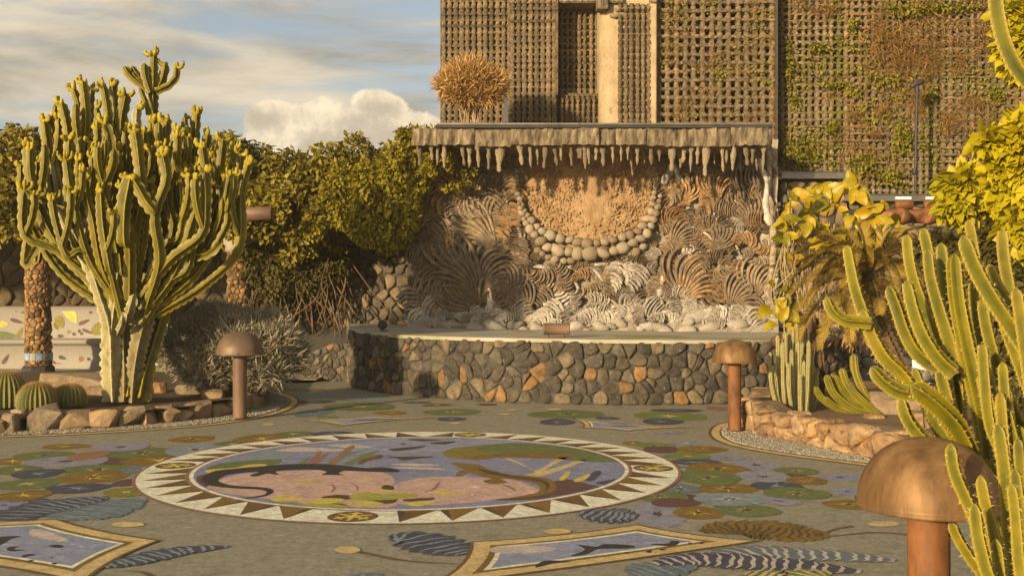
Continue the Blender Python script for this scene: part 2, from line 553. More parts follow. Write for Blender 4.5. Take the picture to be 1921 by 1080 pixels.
for nme, c in dict(floor=(.27, .252, .185), cream=(.66, .56, .40), sandy=(.56, .42, .19), brown=(.15, .085, .025), umber=(.085, .055, .03), white=(.80, .71, .56),
                   blue=(.22, .235, .34), sky=(.25, .275, .37), navy=(.062, .065, .095), teal=(.125, .165, .185), lilac=(.245, .245, .30), green=(.125, .155, .055),
                   olive=(.20, .175, .035), ochre=(.20, .125, .024), maroon=(.115, .06, .055), rust=(.27, .14, .08), pink=(.52, .35, .29), lime=(.33, .33, .05),
                   yellow=(.56, .44, .10), black=(.035, .032, .03), cyan=(.21, .255, .28), leafgreen=(.15, .19, .05), cloud=(.50, .43, .37)).items():
    paint(nme, c)

# ================================================================== GROUND
ground = kind(link('ground', mesh('ground', [(-400, -200, -.02), (400, -200, -.02), (400, 900, -.02), (-400, 900, -.02)], [(0, 1, 2, 3)], False), mat('dry_ground', (.14, .11, .07), (.22, .18, .12), .3, .95, .5, 8)), 'structure')
plaza = kind(link('plaza_floor', mesh('plaza_floor', [(-14, -6, 0), (11, -6, 0), (11, 24, 0), (-14, 24, 0)], [(0, 1, 2, 3)], False), M['i_floor']), 'structure')


def flat(name, pts, z, m, parent=None, px=True, smooth=True, n=5):
    """an inlay: a closed outline (photo pixels, dropped on to the ground) as a thin sheet at height z"""
    g = [G(*p) for p in pts] if px else [Vector((p[0], p[1], 0)) for p in pts]
    if smooth:
        g = catmull(g, n=n, closed=True)
    v = [(p.x, p.y, z) for p in g]
    area = sum(v[i - 1][0] * v[i][1] - v[i][0] * v[i - 1][1] for i in range(len(v)))
    if area < 0:
        v.reverse()
    return link(name, mesh(name, v, [tuple(range(len(v)))], False), M['i_' + m], parent)


def ribbon(name, pts, wd, z, m, parent=None, px=True, taper=True, n=6):
    g = [G(*p) for p in pts] if px else [Vector((p[0], p[1], 0)) for p in pts]
    g = catmull(g, n=n)
    V, Fc = [], []
    for i, p in enumerate(g):
        t = (g[min(i + 1, len(g) - 1)] - g[max(i - 1, 0)]).normalized()
        s = Vector((-t.y, t.x, 0))
        ww = wd / 2 * ((1 - .75 * i / len(g)) if taper else 1)
        V += [(p.x + s.x * ww, p.y + s.y * ww, z), (p.x - s.x * ww, p.y - s.y * ww, z)]
        if i:
            b = 2 * i
            Fc.append((b - 2, b - 1, b + 1, b))
    return link(name, mesh(name, V, Fc, False), M['i_' + m], parent)


def multi(name, polys, z, m, parent=None):
    """several small painted marks of one figure in one sheet (world xy polygons)"""
    V, Fc = [], []
    for p in polys:
        a = sum(p[i - 1][0] * p[i][1] - p[i][0] * p[i - 1][1] for i in range(len(p)))
        if a < 0:
            p = p[::-1]
        Fc.append(tuple(range(len(V), len(V) + len(p))))
        V += [(q[0], q[1], z) for q in p]
    return link(name, mesh(name, V, Fc, False), M['i_' + m], parent)


plaza.scale = (1, 1, .2)        # the inlays lie almost flush


# ---- lily pads -----------------------------------------------------
def stroke(x0, y0, x1, y1, w0, w1):
    dx, dy = x1 - x0, y1 - y0
    l = math.hypot(dx, dy) + 1e-6
    nx, ny = -dy / l, dx / l
    return [(x0 + nx * w0, y0 + ny * w0), (x0 - nx * w0, y0 - ny * w0), (x1 - nx * w1, y1 - ny * w1), (x1 + nx * w1, y1 + ny * w1)]


layer = 0


def pad(cx, cy, rx, ry, m, seed, z=None):
    global layer
    layer += 1
    z = z or .004 + (layer % 9) * .0022
    c = G(cx, cy)
    e = G(cx + rx, cy)
    top, bot = G(cx, cy - ry), G(cx, cy + ry)
    ax = (e - c).length
    ay = (top.y - bot.y) / 2
    cy_ = (top.y + bot.y) / 2
    rr = random.Random(seed)
    pts = []
    k = 18
    ph = [rr.uniform(0, 6.28) for _ in range(3)]
    for i in range(k):
        a = 2 * math.pi * i / k
        q = 1 + .05 * math.sin(2 * a + ph[0]) + .04 * math.sin(3 * a + ph[1]) + .025 * math.sin(5 * a + ph[2])
        pts.append((c.x + ax * q * math.cos(a), cy_ + ay * q * math.sin(a)))
    o = flat('lily_pad', pts, z, m, plaza, px=False, n=3)
    veins = {'ochre': 'yellow', 'green': 'sandy', 'olive': 'yellow', 'navy': 'cyan', 'blue': 'navy', 'lilac': 'navy', 'teal': 'cloud', 'cyan': 'cloud', 'brown': 'yellow', 'leafgreen': 'sandy'}
    vc = veins.get(m)
    if vc:
        pl = []
        nv = rr.randint(5, 8)
        a0 = rr.uniform(0, 6)
        for i in range(nv):
            a = a0 + 2 * math.pi * i / nv + rr.uniform(-.25, .25)
            r1 = rr.uniform(.22, .75 if m in ('teal', 'navy', 'ochre', 'cyan') else .42)
            am = a + rr.uniform(-.25, .25)
            mx_, my_ = c.x + ax * r1 * .5 * math.cos(am), cy_ + ay * r1 * .5 * math.sin(am)
            ex, ey = c.x + ax * r1 * math.cos(a), cy_ + ay * r1 * math.sin(a)
            wv = min(ax, ay) * .045
            pl += [stroke(c.x, cy_, mx_, my_, wv * 1.6, wv * .8), stroke(mx_, my_, ex, ey, wv * .8, wv * .2)]
        # strokes share one sheet and cross at the heart: lift each a hair
        V, Fc = [], []
        for j, p in enumerate(pl):
            Fc.append(tuple(range(len(V), len(V) + 4)))
            V += [(q[0], q[1], z + .0008 + j * .00006) for q in p]
        link('vein', mesh('vein', V, Fc, False), M['i_' + vc], o)
        if rr.random() < .55:
            k2 = [(c.x + ax * .2 * math.cos(t) * rr.uniform(.6, 1.1), cy_ + ay * .2 * math.sin(t) * rr.uniform(.6, 1.1)) for t in [i * .785 for i in range(8)]]
            multi('heart', [k2], z + .0016, 'umber' if m != 'navy' else 'cyan', o)
    return o


PADS = []
for a in [(990, 284, 120, 17, 'ochre'), (1200, 310, 95, 20, 'green'), (1510, 257, 100, 14, 'green'), (1345, 282, 130, 25, 'ochre'), (335, 322, 112, 15, 'ochre'), (620, 325, 150, 22, 'lilac'),
          (455, 370, 95, 24, 'rust'), (1000, 340, 140, 32, 'cyan'), (930, 345, 60, 20, 'cloud'), (620, 392, 130, 24, 'maroon'), (730, 355, 195, 28, 'green'), (60, 398, 105, 20, 'ochre'), (230, 368, 150, 22, 'green'),
          (340, 400, 205, 30, 'lilac'), (820, 395, 180, 27, 'ochre'), (1690, 258, 90, 12, 'navy'), (730, 442, 105, 22, 'teal'), (500, 440, 185, 30, 'green'),
          (90, 440, 120, 28, 'green'), (195, 462, 130, 25, 'navy'), (475, 480, 185, 32, 'ochre'), (140, 515, 160, 32, 'green'), (660, 507, 78, 20, 'maroon'),
          (395, 538, 160, 26, 'navy'), (120, 575, 140, 28, 'ochre'), (650, 558, 115, 25, 'olive'), (-60, 540, 110, 30, 'lilac'), (20, 625, 90, 26, 'blue')]:
    PADS.append((0 + a[0] / 2.744, 720 + a[1] / 2.744, a[2] / 2.744, a[3] / 2.744, a[4]))
for a in [(20, 290, 60, 13, 'ochre'), (150, 302, 125, 17, 'leafgreen'), (345, 290, 90, 15, 'cyan'), (200, 328, 120, 20, 'maroon'), (430, 328, 150, 22, 'ochre'), (580, 375, 110, 14, 'blue'), (350, 368, 135, 20, 'leafgreen'),
          (400, 402, 160, 20, 'navy'), (320, 445, 90, 22, 'teal'), (760, 420, 150, 30, 'lilac'), (530, 442, 195, 32, 'ochre'), (1000, 487, 70, 18, 'maroon'), (1000, 455, 130, 22, 'green'),
          (800, 490, 150, 35, 'lilac'), (470, 497, 200, 42, 'green'), (1060, 513, 120, 26, 'ochre'), (300, 560, 140, 32, 'teal'), (880, 545, 150, 30, 'navy'), (585, 560, 185, 33, 'ochre'),
          (360, 618, 90, 26, 'umber'), (180, 605, 170, 38, 'green'), (275, 645, 145, 28, 'maroon'), (900, 635, 120, 25, 'lilac'), (1000, 590, 190, 38, 'green'), (605, 625, 220, 38, 'cyan'),
          (1260, 492, 120, 20, 'blue'), (1300, 577, 100, 20, 'blue'), (1310, 655, 150, 30, 'ochre'), (170, 715, 165, 76, 'lilac'), (415, 705, 150, 40, 'ochre'), (700, 690, 205, 38, 'green')]:
    PADS.append((1180 + a[0] / 3.177, 740 + a[1] / 3.177, a[2] / 3.177, a[3] / 3.177, a[4]))
for a in [(110, 120, 90, 6, 'navy'), (320, 108, 90, 9, 'cyan'), (300, 140, 150, 17, 'green'), (110, 165, 80, 18, 'teal'), (170, 183, 50, 5, 'leafgreen'), (430, 166, 70, 8, 'ochre'), (540, 122, 60, 4, 'navy'), (625, 133, 60, 6, 'brown'),
          (690, 163, 120, 14, 'green'), (835, 131, 46, 4, 'umber'), (685, 192, 65, 8, 'navy'), (190, 253, 90, 9, 'navy'), (50, 253, 60, 8, 'leafgreen'), (1170, 172, 160, 18, 'green'), (1340, 188, 50, 7, 'navy'),
          (1130, 204, 78, 13, 'navy'), (1600, 180, 150, 20, 'leafgreen'), (1630, 156, 105, 7, 'navy'), (1570, 203, 90, 12, 'navy'), (1590, 251, 55, 6, 'blue'), (60, 70, 90, 6, 'olive'), (120, 92, 110, 6, 'cyan'), (1800, 148, 45, 9, 'rust')]:
    PADS.append((540 + a[0] / 2.234, 700 + a[1] / 2.234, a[2] / 2.234, a[3] / 2.234, a[4]))
for i, p in enumerate(PADS):
    pad(*p, seed=i)
for (cx, cy, rx, ry) in [(240, 984, 31, 5), (652, 1032, 24, 6.5), (1046, 997, 26, 5), (1658, 983, 31, 5), (504, 796, 12, 2), (855, 794, 10, 1.6), (947, 777, 11, 1.6), (960, 769, 9, 1.4), (1040, 768, 14, 1.6)]:
    flat('dot', [(cx + rx * math.cos(t * math.pi / 5), cy + ry * math.sin(t * math.pi / 5)) for t in range(10)], .0236, 'sandy', plaza)
# bed strips that edge the gravel of the two planters and the stem lines
ribbon('stem_line', [(676, 1036), (760, 1052), (860, 1058)], .035, .0240, 'brown', plaza)
ribbon('stem_line', [(1600, 987), (1570, 992), (1530, 1004), (1470, 1008)], .04, .0240, 'brown', plaza)
ribbon('stem_line', [(1722, 1004), (1640, 999), (1590, 1003), (1500, 1012)], .04, .0244, 'brown', plaza)
ribbon('stem_line', [(300, 1090), (268, 1074), (232, 1071)], .03, .0240, 'brown', plaza)


def frond(pts, wid, m, vein, z, name='painted_leaf', lobes=11, side=(1, 1), prof=None, vw=.014):
    """a lobed leaf drawn along a curved midrib: pts in photo pixels, wid in metres"""
    g = catmull([G(*p) for p in pts], n=12)
    n = len(g)
    Lf, Rt, mid = [], [], []
    for i, p in enumerate(g):
        t = i / (n - 1)
        d = (g[min(i + 1, n - 1)] - g[max(i - 1, 0)]).normalized()
        s = Vector((-d.y, d.x, 0))
        pr = prof(t) if prof else (math.sin(math.pi * min(1, t * .93 + .04)) ** .7)
        ph = (t * lobes) % 1
        lob = .66 + .34 * (ph ** .6)
        Lf.append(p + s * wid * side[0] * pr * lob - d * wid * .10 * ph * pr)
        Rt.append(p - s * wid * side[1] * pr * (.66 + .34 * (((t * lobes + .4) % 1) ** .6)) - d * wid * .10 * (((t * lobes + .4) % 1)) * pr)
        mid.append((p, d, s, pr))
    V, Fc = [], []
    for i in range(n):
        V += [(Lf[i].x, Lf[i].y, z), (g[i].x, g[i].y, z), (Rt[i].x, Rt[i].y, z)]
        if i:
            b = 3 * i
            Fc += [(b - 3, b - 2, b + 1, b), (b - 2, b - 1, b + 2, b + 1)]
    o = link(name, mesh(name, V, Fc, False), M['i_' + m], plaza)
    V, Fc = [], []
    k = 0
    for j in range(lobes):
        t = (j + .35) / lobes
        i = min(n - 2, int(t * n))
        p, d, s, pr = mid[i]
        for sd in (1, -1):
            ww = wid * side[0 if sd > 0 else 1] * pr
            if ww < .02:
                continue
            a = p + d * wid * .05
            b_ = p + s * sd * ww * .42 + d * wid * .10
            c_ = p + s * sd * ww * .80 - d * wid * .02
            for (u, v, w0, w1) in ((a, b_, vw, vw * .8), (b_, c_, vw * .8, vw * .25)):
                st = stroke(u.x, u.y, v.x, v.y, w0, w1)
                Fc.append(tuple(range(len(V), len(V) + 4)))
                V += [(q[0], q[1], z + .0008 + k * .00004) for q in st]
                k += 1
    link('leaf_vein', mesh('leaf_vein', V, Fc, False), M['i_' + vein], o)
    return o


frond(tr(1180, 740, 3.177, [(1190, 838), (1000, 830), (800, 808), (620, 800), (455, 818)]), .44, 'ochre', 'umber', .0252, lobes=17, side=(.70, .75), vw=.012)
frond(tr(1180, 740, 3.177, [(560, 980), (760, 945), (1000, 950), (1300, 965), (1600, 992)]), .30, 'teal', 'cloud', .0268, lobes=15, side=(.8, .9), prof=lambda t: (1 - t) ** .45 * min(1, t * 6 + .3))
frond(tr(1180, 740, 3.177, [(150, 1010), (400, 985), (700, 1000), (1000, 1020), (1385, 1060)]), .21, 'navy', 'cloud', .0284, lobes=18, side=(1, 1))
frond(tr(1180, 740, 3.177, [(960, 1100), (820, 1080), (700, 1062)]), .16, 'green', 'sandy', .0300, lobes=6)
frond(tr(1180, 740, 3.177, [(960, 1110), (1060, 1070), (1200, 1060)]), .14, 'leafgreen', 'sandy', .0300, lobes=6)
frond(tr(600, 900, 1.746, [(478, 245), (400, 222), (300, 192), (215, 191)]), .24, 'navy', 'cyan', .0252, lobes=10)
frond(tr(600, 900, 1.746, [(1042, 122), (960, 118), (845, 108)]), .30, 'navy', 'cyan', .0252, lobes=8)
frond(tr(600, 900, 1.746, [(1020, 310), (1100, 296), (1230, 278)]), .2, 'teal', 'cyan', .0252, lobes=6)
frond([(0, 1090 - 108), (60, 958), (130, 944), (198, 932)], .30, 'navy', 'cyan', .0252, lobes=12)
frond([(110, 975), (170, 960), (262, 935)], .34, 'teal', 'cyan', .0236, lobes=10)
frond([(175, 1066), (250, 1052), (330, 1035), (428, 1025)], .15, 'navy', 'cyan', .0262, lobes=15)
frond([(80, 935), (10, 985), (-60, 1010)], .2, 'navy', 'cyan', .0236, lobes=8)
frond([(720, 1086), (680, 1084), (640, 1092)], .12, 'teal', 'cyan', .0236, lobes=5)


# ---- kite-shaped pictures -----------------------------------------
def inset(g, d):
    n = len(g)
    a = sum(g[i - 1][0] * g[i][1] - g[i][0] * g[i - 1][1] for i in range(n))
    sgn = 1 if a > 0 else -1
    res = []
    for i in range(n):
        p0, p1, p2 = Vector(g[i - 1]), Vector(g[i]), Vector(g[(i + 1) % n])
        e1, e2 = (p1 - p0).normalized(), (p2 - p1).normalized()
        n1, n2 = Vector((-e1.y, e1.x)) * sgn, Vector((-e2.y, e2.x)) * sgn
        b = (n1 + n2)
        l = b.length
        b = b / l if l > 1e-5 else n1
        res.append(tuple(p1 + b * d / max(.35, b.dot(n1))))
    return res


def side_curves(corners, bows):
    k = len(corners)
    W_ = [G(*q) for q in corners]
    cen = sum(W_, Vector()) / k
    out_ = []
    for i in range(k):
        a, b = W_[i], W_[(i + 1) % k]
        d_ = b - a
        nn = Vector((-d_.y, d_.x, 0)).normalized()
        if nn.dot(cen - a) < 0:
            nn = -nn
        c = (a + b) / 2 + nn * bows[i] * 2
        out_.append(([a * (1 - t) ** 2 + c * 2 * t * (1 - t) + b * t * t for t in [j / 8 for j in range(9)]], nn))
    return out_


def cross2(p, p2, q, q2):
    r, s = p2 - p, q2 - q
    den = r.x * s.y - r.y * s.x
    if abs(den) < 1e-9:
        return None
    t = ((q.x - p.x) * s.y - (q.y - p.y) * s.x) / den
    u = ((q.x - p.x) * r.y - (q.y - p.y) * r.x) / den
    return (t, u) if 0 <= t <= 1 and 0 <= u <= 1 else None


def inner_outline(curves, d):
    """every side moved inwards by d and trimmed where it meets its neighbours"""
    offs = []
    for c, nn in curves:
        o = []
        for i, p in enumerate(c):
            t = (c[min(i + 1, len(c) - 1)] - c[max(i - 1, 0)]).normalized()
            n = Vector((-t.y, t.x, 0))
            if n.dot(nn) < 0:
                n = -n
            o.append(p + n * d)
        e0, e1 = (o[0] - o[1]).normalized(), (o[-1] - o[-2]).normalized()
        offs.append([o[0] + e0 * 1.5] + o + [o[-1] + e1 * 1.5])
    k = len(offs)
    hit = []
    for i in range(k):
        A_, B_ = offs[i], offs[(i + 1) % k]
        best = None
        for x in range(len(A_) - 1):
            for y in range(len(B_) - 1):
                r = cross2(A_[x], A_[x + 1], B_[y], B_[y + 1])
                if r:
                    sc = abs(x + r[0] - (len(A_) - 2)) + abs(y + r[1] - 1)
                    if best is None or sc < best[0]:
                        best = (sc, x, y, A_[x].lerp(A_[x + 1], r[0]))
        if best is None:
            return None
        hit.append(best)
    res = []
    for i in range(k):
        st, en = hit[i - 1], hit[i]
        res.append((st[3].x, st[3].y))
        for x in range(st[2] + 1, en[1] + 1):
            res.append((offs[i][x].x, offs[i][x].y))
    return res


def kite(corners, bows, label, z=.0316, ws=(.025, .125, .165, .195)):
    t_ = thing('kite_picture', label, 'floor mosaic', (0, 0, 0))
    t_.parent = plaza
    del t_['category']
    cv = side_curves(corners, bows)
    g = []
    for c, _ in cv:
        g += [(p.x, p.y) for p in c[:-1]]
    for i, (d, m_) in enumerate([(0, 'brown'), (ws[0], 'sandy'), (ws[1], 'ochre'), (ws[2], 'white'), (ws[3], 'sky')]):
        gg = inner_outline(cv, d) if d else g
        if gg:
            flat(['outline', 'border', 'inner_border', 'white_line', 'blue_field'][i], gg, z + i * .002, m_, t_, px=False, smooth=False)
    return t_


KZ = .0316 + .0100
k1 = kite([(1195, 984), (1432, 1015), (800, 1101), (881, 1017)], [.07, -.02, .07, .06], 'kite shaped sea picture with bird in front of the round mosaic')
k2 = kite([(108, 974), (303, 1014), (158, 1095), (-190, 1040), (-90, 984)], [.05, .06, .05, .04, .0], 'kite shaped sea picture at the left front edge')
k3 = kite([(562, 789), (640, 799.5), (832, 784), (700, 781)], [.08, .12, .1, .08], 'small kite picture behind the round mosaic, left one', ws=(.02, .06, .08, .10))
k4 = kite([(1066, 784), (1092, 803), (1178, 809), (1306, 803.5)], [.08, .06, .10, .12], 'small kite picture behind the round mosaic, right one', ws=(.02, .07, .09, .11))


def marks(parent, m, z, polys, nm='painted_mark'):
    return multi(nm, [[(q.x, q.y) for q in catmull([G(*p) for p in pl], n=4, closed=True)] for pl in polys], z, m, parent)


C = lambda p: tr(600, 900, 1.746, p)
marks(k1, 'cloud', KZ, [C([(575, 222), (700, 218), (775, 226), (740, 238), (620, 243), (560, 238)])], 'cloud')
marks(k1, 'black', KZ + .001, [C([(845, 215), (905, 222), (935, 213), (1025, 218), (1020, 227), (930, 229), (905, 232), (870, 248), (820, 252), (868, 232)]), C([(735, 268), (820, 270), (760, 278), (705, 290)]),
                               C([(1078, 213), (1140, 211), (1150, 203), (1178, 204), (1170, 215), (1140, 220)]), C([(1070, 235), (1085, 233), (1085, 241), (1072, 241)]), C([(995, 241), (1012, 239), (1005, 245)]), C([(1205, 209), (1218, 208), (1212, 212)]), C([(1110, 230), (1135, 230), (1120, 234)]), C([(1240, 210), (1256, 206), (1252, 213)])], 'bird')
A = lambda p: tr(0, 720, 2.744, p)
marks(k2, 'cloud', KZ, [A([(170, 752), (240, 762), (340, 800), (330, 816), (210, 800), (150, 778)])], 'cloud')
marks(k2, 'black', KZ + .001, [A([(-40, 800), (20, 790), (110, 788), (60, 802), (10, 832), (-60, 850)]), A([(45, 845), (100, 842), (70, 855), (128, 860), (60, 866), (35, 858)]), A([(250, 840), (295, 832), (330, 840), (300, 850)]),
                               A([(112, 890), (150, 880), (188, 886), (150, 892), (120, 898)]), A([(135, 916), (165, 910), (172, 915), (145, 920)]), A([(250, 900), (275, 896), (265, 902)]), A([(262, 928), (300, 926), (280, 934)])], 'bird')
marks(k3, 'navy', KZ, [[(660, 788.5), (720, 787), (760, 785.5), (700, 789.5)]], 'bird')
marks(k4, 'navy', KZ, [[(1140, 794), (1190, 799), (1170, 796)], [(1150, 799), (1200, 800.5), (1160, 801)]], 'bird')

# ---- the round mosaic ----------------------------------------------
MC = Vector((-.885, 9.70))
RO, RI = 2.345, 1.93
med = thing('round_mosaic', 'round mosaic picture of lizards on pink rocks ringed by brown sun rays', 'floor mosaic', (0, 0, 0))
med.parent = plaza
del med['category']


def disc(name, r, z, m, parent, c=MC, n=96, r0=0):
    V = [(c.x + r * math.cos(2 * math.pi * i / n), c.y + r * math.sin(2 * math.pi * i / n), z) for i in range(n)]
    if not r0:
        return link(name, mesh(name, V, [tuple(range(n))], False), M['i_' + m], parent)
    V += [(c.x + r0 * math.cos(2 * math.pi * i / n), c.y + r0 * math.sin(2 * math.pi * i / n), z) for i in range(n)]
    return link(name, mesh(name, V, [(i, (i + 1) % n, n + (i + 1) % n, n + i) for i in range(n)], False), M['i_' + m], parent)


Z0 = .030
disc('outer_line', RO + .03, Z0, 'rust', med)
ring = disc('white_ring', RO, Z0 + .002, 'white', med)
DISC_A = [math.atan2(G(*p).y - MC.y, G(*p).x - MC.x) for p in ((663, 969), (343, 874), (885, 814.5), (1232, 879))]
nt_ = 40
for i in range(nt_):
    a = 2 * math.pi * (i + .5) / nt_ - math.pi / 2 + .03
    if any(abs((a - d + math.pi) % (2 * math.pi) - math.pi) < .13 for d in DISC_A):
        continue
    hw = math.pi / nt_ * .98
    # rays: base on the inner ring, point towards the rim
    ap = a + hw * .75 * (1 if math.cos(a) * -1 > 0 else -1)
    pts = [(MC.x + RI * math.cos(a - hw), MC.y + RI * math.sin(a - hw)), (MC.x + RO * .985 * math.cos(ap), MC.y + RO * .985 * math.sin(ap)), (MC.x + RI * math.cos(a + hw), MC.y + RI * math.sin(a + hw))]
    o = multi('sun_ray', [pts], Z0 + .004, 'ochre' if i % 2 else 'brown', med)
    e = pts[0] if (ap < a) else pts[2]
    q = (e[0] + (MC.x + RI * math.cos(a) - e[0]) * .42, e[1] + (MC.y + RI * math.sin(a) - e[1]) * .42)
    multi('ray_shading', [[e, pts[1], q]], Z0 + .0055, 'umber', o)
for d in DISC_A:
    c = Vector((MC.x + (RO + RI) / 2 * math.cos(d), MC.y + (RO + RI) / 2 * math.sin(d)))
    o = disc('emblem_disc', .178, Z0 + .0065, 'brown', med, c, 28)
    pl = []
    for k in range(6):
        t = d + k * 1.047 + .3 * math.sin(k * 3.1)
        pl.append(stroke(c.x, c.y, c.x + .14 * math.cos(t), c.y + .14 * math.sin(t), .02, .014))
        if k % 2:
            x_, y_ = c.x + .10 * math.cos(t), c.y + .10 * math.sin(t)
            pl.append(stroke(x_ - .05 * math.sin(t), y_ + .05 * math.cos(t), x_ + .05 * math.sin(t), y_ - .05 * math.cos(t), .012, .012))
    V, Fc = [], []
    for j, p in enumerate(pl):
        Fc.append(tuple(range(len(V), len(V) + 4)))
        V += [(q[0], q[1], Z0 + .0080 + j * .00008) for q in p]
    link('emblem', mesh('emblem', V, Fc, False), M['i_yellow'], o)
disc('inner_line', RI + .02, Z0 + .0058, 'rust', med, r0=RI - .012)
disc('cream_line', RI - .010, Z0 + .0066, 'white', med)
pic = disc('picture_field', RI - .045, Z0 + .0080, 'blue', med)
B = lambda p: tr(260, 790, 1.865, p)
ZP = Z0 + .0095


def bit(nm, m, lev, polys, sm=True):
    ps = []
    for pl in polys:
        g = [G(*p) for p in B(pl)]
        if sm:
            g = catmull(g, n=4, closed=True)
        q = []
        for v in g:     # keep inside the picture disc
            dx, dy = v.x - MC.x, v.y - MC.y
            r = math.hypot(dx, dy)
            k = min(1, (RI - .06) / r)
            q.append((MC.x + dx * k, MC.y + dy * k))
        ps.append(q)
    V, Fc = [], []
    for j, p in enumerate(ps):
        a = sum(p[i - 1][0] * p[i][1] - p[i][0] * p[i - 1][1] for i in range(len(p)))
        if a < 0:
            p = p[::-1]
        Fc.append(tuple(range(len(V), len(V) + len(p))))
        V += [(q[0], q[1], ZP + lev * .0016 + j * .0001) for q in p]
    return link(nm, mesh(nm, V, Fc, False), M['i_' + m], med)


bit('grey_sky', 'sky', 0, [[(700, 95), (850, 66), (1100, 56), (1400, 62), (1500, 80), (1300, 100), (1000, 110), (850, 120)]])
bit('pale_cloud', 'cloud', 1, [[(480, 103), (560, 92), (680, 98), (730, 104), (640, 109), (520, 108)], [(660, 86), (740, 82), (815, 92), (740, 95)], [(880, 152), (960, 150), (1060, 156), (960, 159)], [(885, 163), (1000, 163), (1075, 170), (960, 170)]])
bit('hillside', 'green', 1, [[(250, 160), (300, 148), (400, 138), (480, 132), (500, 145), (420, 165), (320, 172), (240, 172)]])
bit('bushes', 'cyan', 2, [[(370, 128), (420, 112), (470, 118), (520, 112), (530, 128), (460, 136), (390, 138)]])
bit('yellow_field', 'yellow', 3, [[(240, 172), (330, 166), (400, 152), (450, 156), (350, 178), (250, 184)]])
bit('broad_tree_top', 'olive', 2, [[(1065, 112), (1100, 96), (1180, 88), (1260, 80), (1300, 95), (1270, 122), (1180, 134), (1090, 130)]])
bit('broad_tree_crown', 'green', 3, [[(1190, 92), (1300, 78), (1420, 84), (1540, 98), (1660, 118), (1735, 142), (1640, 145), (1500, 138), (1400, 122), (1290, 118), (1200, 108)]])
bit('tree_shade', 'ochre', 4, [[(1140, 130), (1250, 116), (1380, 112), (1530, 122), (1430, 132), (1280, 128), (1180, 137)]])
bit('tree_trunk', 'sandy', 3, [[(1280, 132), (1320, 140), (1370, 166), (1400, 172), (1450, 142), (1480, 126), (1500, 130), (1420, 175), (1540, 140), (1560, 143), (1440, 186), (1370, 198), (1350, 192), (1385, 176)]])
bit('palm_stem', 'rust', 2, [[(570, 158), (600, 140), (625, 112), (640, 106), (635, 124), (670, 108), (650, 130), (610, 158)], [(650, 158), (690, 128), (735, 90), (758, 90), (720, 125), (680, 158)]])
bit('reed', 'leafgreen', 3, [[(720, 150), (790, 118), (845, 104), (800, 126), (740, 154)], [(690, 132), (740, 112), (780, 106), (730, 122)], [(560, 150), (600, 128), (580, 150)]])
bit('pink_rock', 'pink', 1, [[(235, 235), (300, 200), (400, 182), (540, 176), (680, 172), (800, 174), (880, 190), (895, 220), (860, 245), (900, 300), (700, 300), (500, 280), (330, 258)], [(890, 228), (960, 205), (1060, 196), (1200, 200), (1300, 205), (1400, 240), (1390, 260), (1280, 272), (1130, 290), (1000, 296), (900, 290), (850, 270)]])
bit('red_ground', 'maroon', 2, [[(205, 196), (250, 186), (300, 192), (262, 215), (232, 235), (208, 218)], [(1380, 262), (1420, 225), (1500, 205), (1570, 222), (1610, 232), (1500, 258), (1400, 275), (1290, 280), (1250, 276)]])
bit('blue_reed', 'navy', 3, [[(1560, 205), (1600, 176), (1620, 182), (1590, 210)], [(1600, 218), (1660, 205), (1700, 200), (1640, 224)]])
bit('yellow_reed', 'yellow', 3, [[(1470, 205), (1500, 178), (1512, 182), (1490, 208)], [(1520, 210), (1570, 188), (1580, 192), (1550, 214)]])
bit('pod', 'brown', 3, [[(765, 148), (800, 128), (852, 120), (845, 132), (800, 142), (780, 153)]])
bit('left_lizard', 'black', 5, [[(220, 208), (232, 192), (270, 176), (340, 168), (430, 160), (520, 153), (640, 152), (720, 158), (790, 166), (850, 164), (905, 172), (905, 180), (830, 180), (740, 176), (715, 176), (700, 186), (722, 192), (680, 190), (640, 190), (658, 180), (620, 172), (540, 172), (480, 178), (490, 190), (450, 186), (410, 196), (390, 192), (420, 180), (350, 184), (290, 196), (280, 212), (320, 226), (400, 232), (450, 236), (473, 248), (440, 266), (350, 274), (430, 262), (448, 250), (420, 242), (340, 238), (250, 228)]])
bit('right_lizard', 'ochre', 5, [[(1095, 148), (1140, 150), (1190, 155), (1230, 172), (1300, 188), (1390, 196), (1440, 206), (1462, 228), (1450, 250), (1400, 264), (1290, 273), (1380, 256), (1405, 242), (1392, 224), (1340, 210), (1270, 203), (1285, 216), (1250, 222), (1215, 214), (1235, 206), (1200, 194), (1160, 184), (1140, 190), (1108, 196), (1120, 180), (1140, 172), (1120, 164)]])
bit('lizard_back', 'umber', 6, [[(1190, 168), (1300, 192), (1400, 204), (1440, 226), (1420, 248), (1424, 226), (1390, 212), (1300, 200), (1220, 186)]])
bit('flying_bird', 'umber', 3, [[(875, 100), (930, 94), (1010, 88), (960, 100), (900, 106)], [(872, 126), (920, 126), (1040, 126), (970, 134), (930, 138), (900, 132)], [(1020, 76), (1060, 74), (1110, 72), (1080, 82), (1040, 82)], [(914, 80), (938, 79), (925, 84)], [(940, 66), (990, 64), (1060, 68), (990, 72)]])
bit('yellow_leaf', 'yellow', 6, [[(460, 275), (500, 266), (570, 268), (560, 282), (490, 286)], [(600, 285), (640, 272), (720, 276), (700, 288), (630, 292)], [(720, 294), (800, 282), (860, 292), (800, 302)], [(1020, 255), (1060, 246), (1110, 254), (1160, 256), (1080, 262)], [(765, 210), (800, 206), (832, 211), (790, 214)], [(525, 212), (580, 208), (650, 210), (600, 217)], [(820, 244), (850, 240), (892, 248), (850, 252)], [(930, 290), (1000, 282), (1040, 288), (980, 302)]])
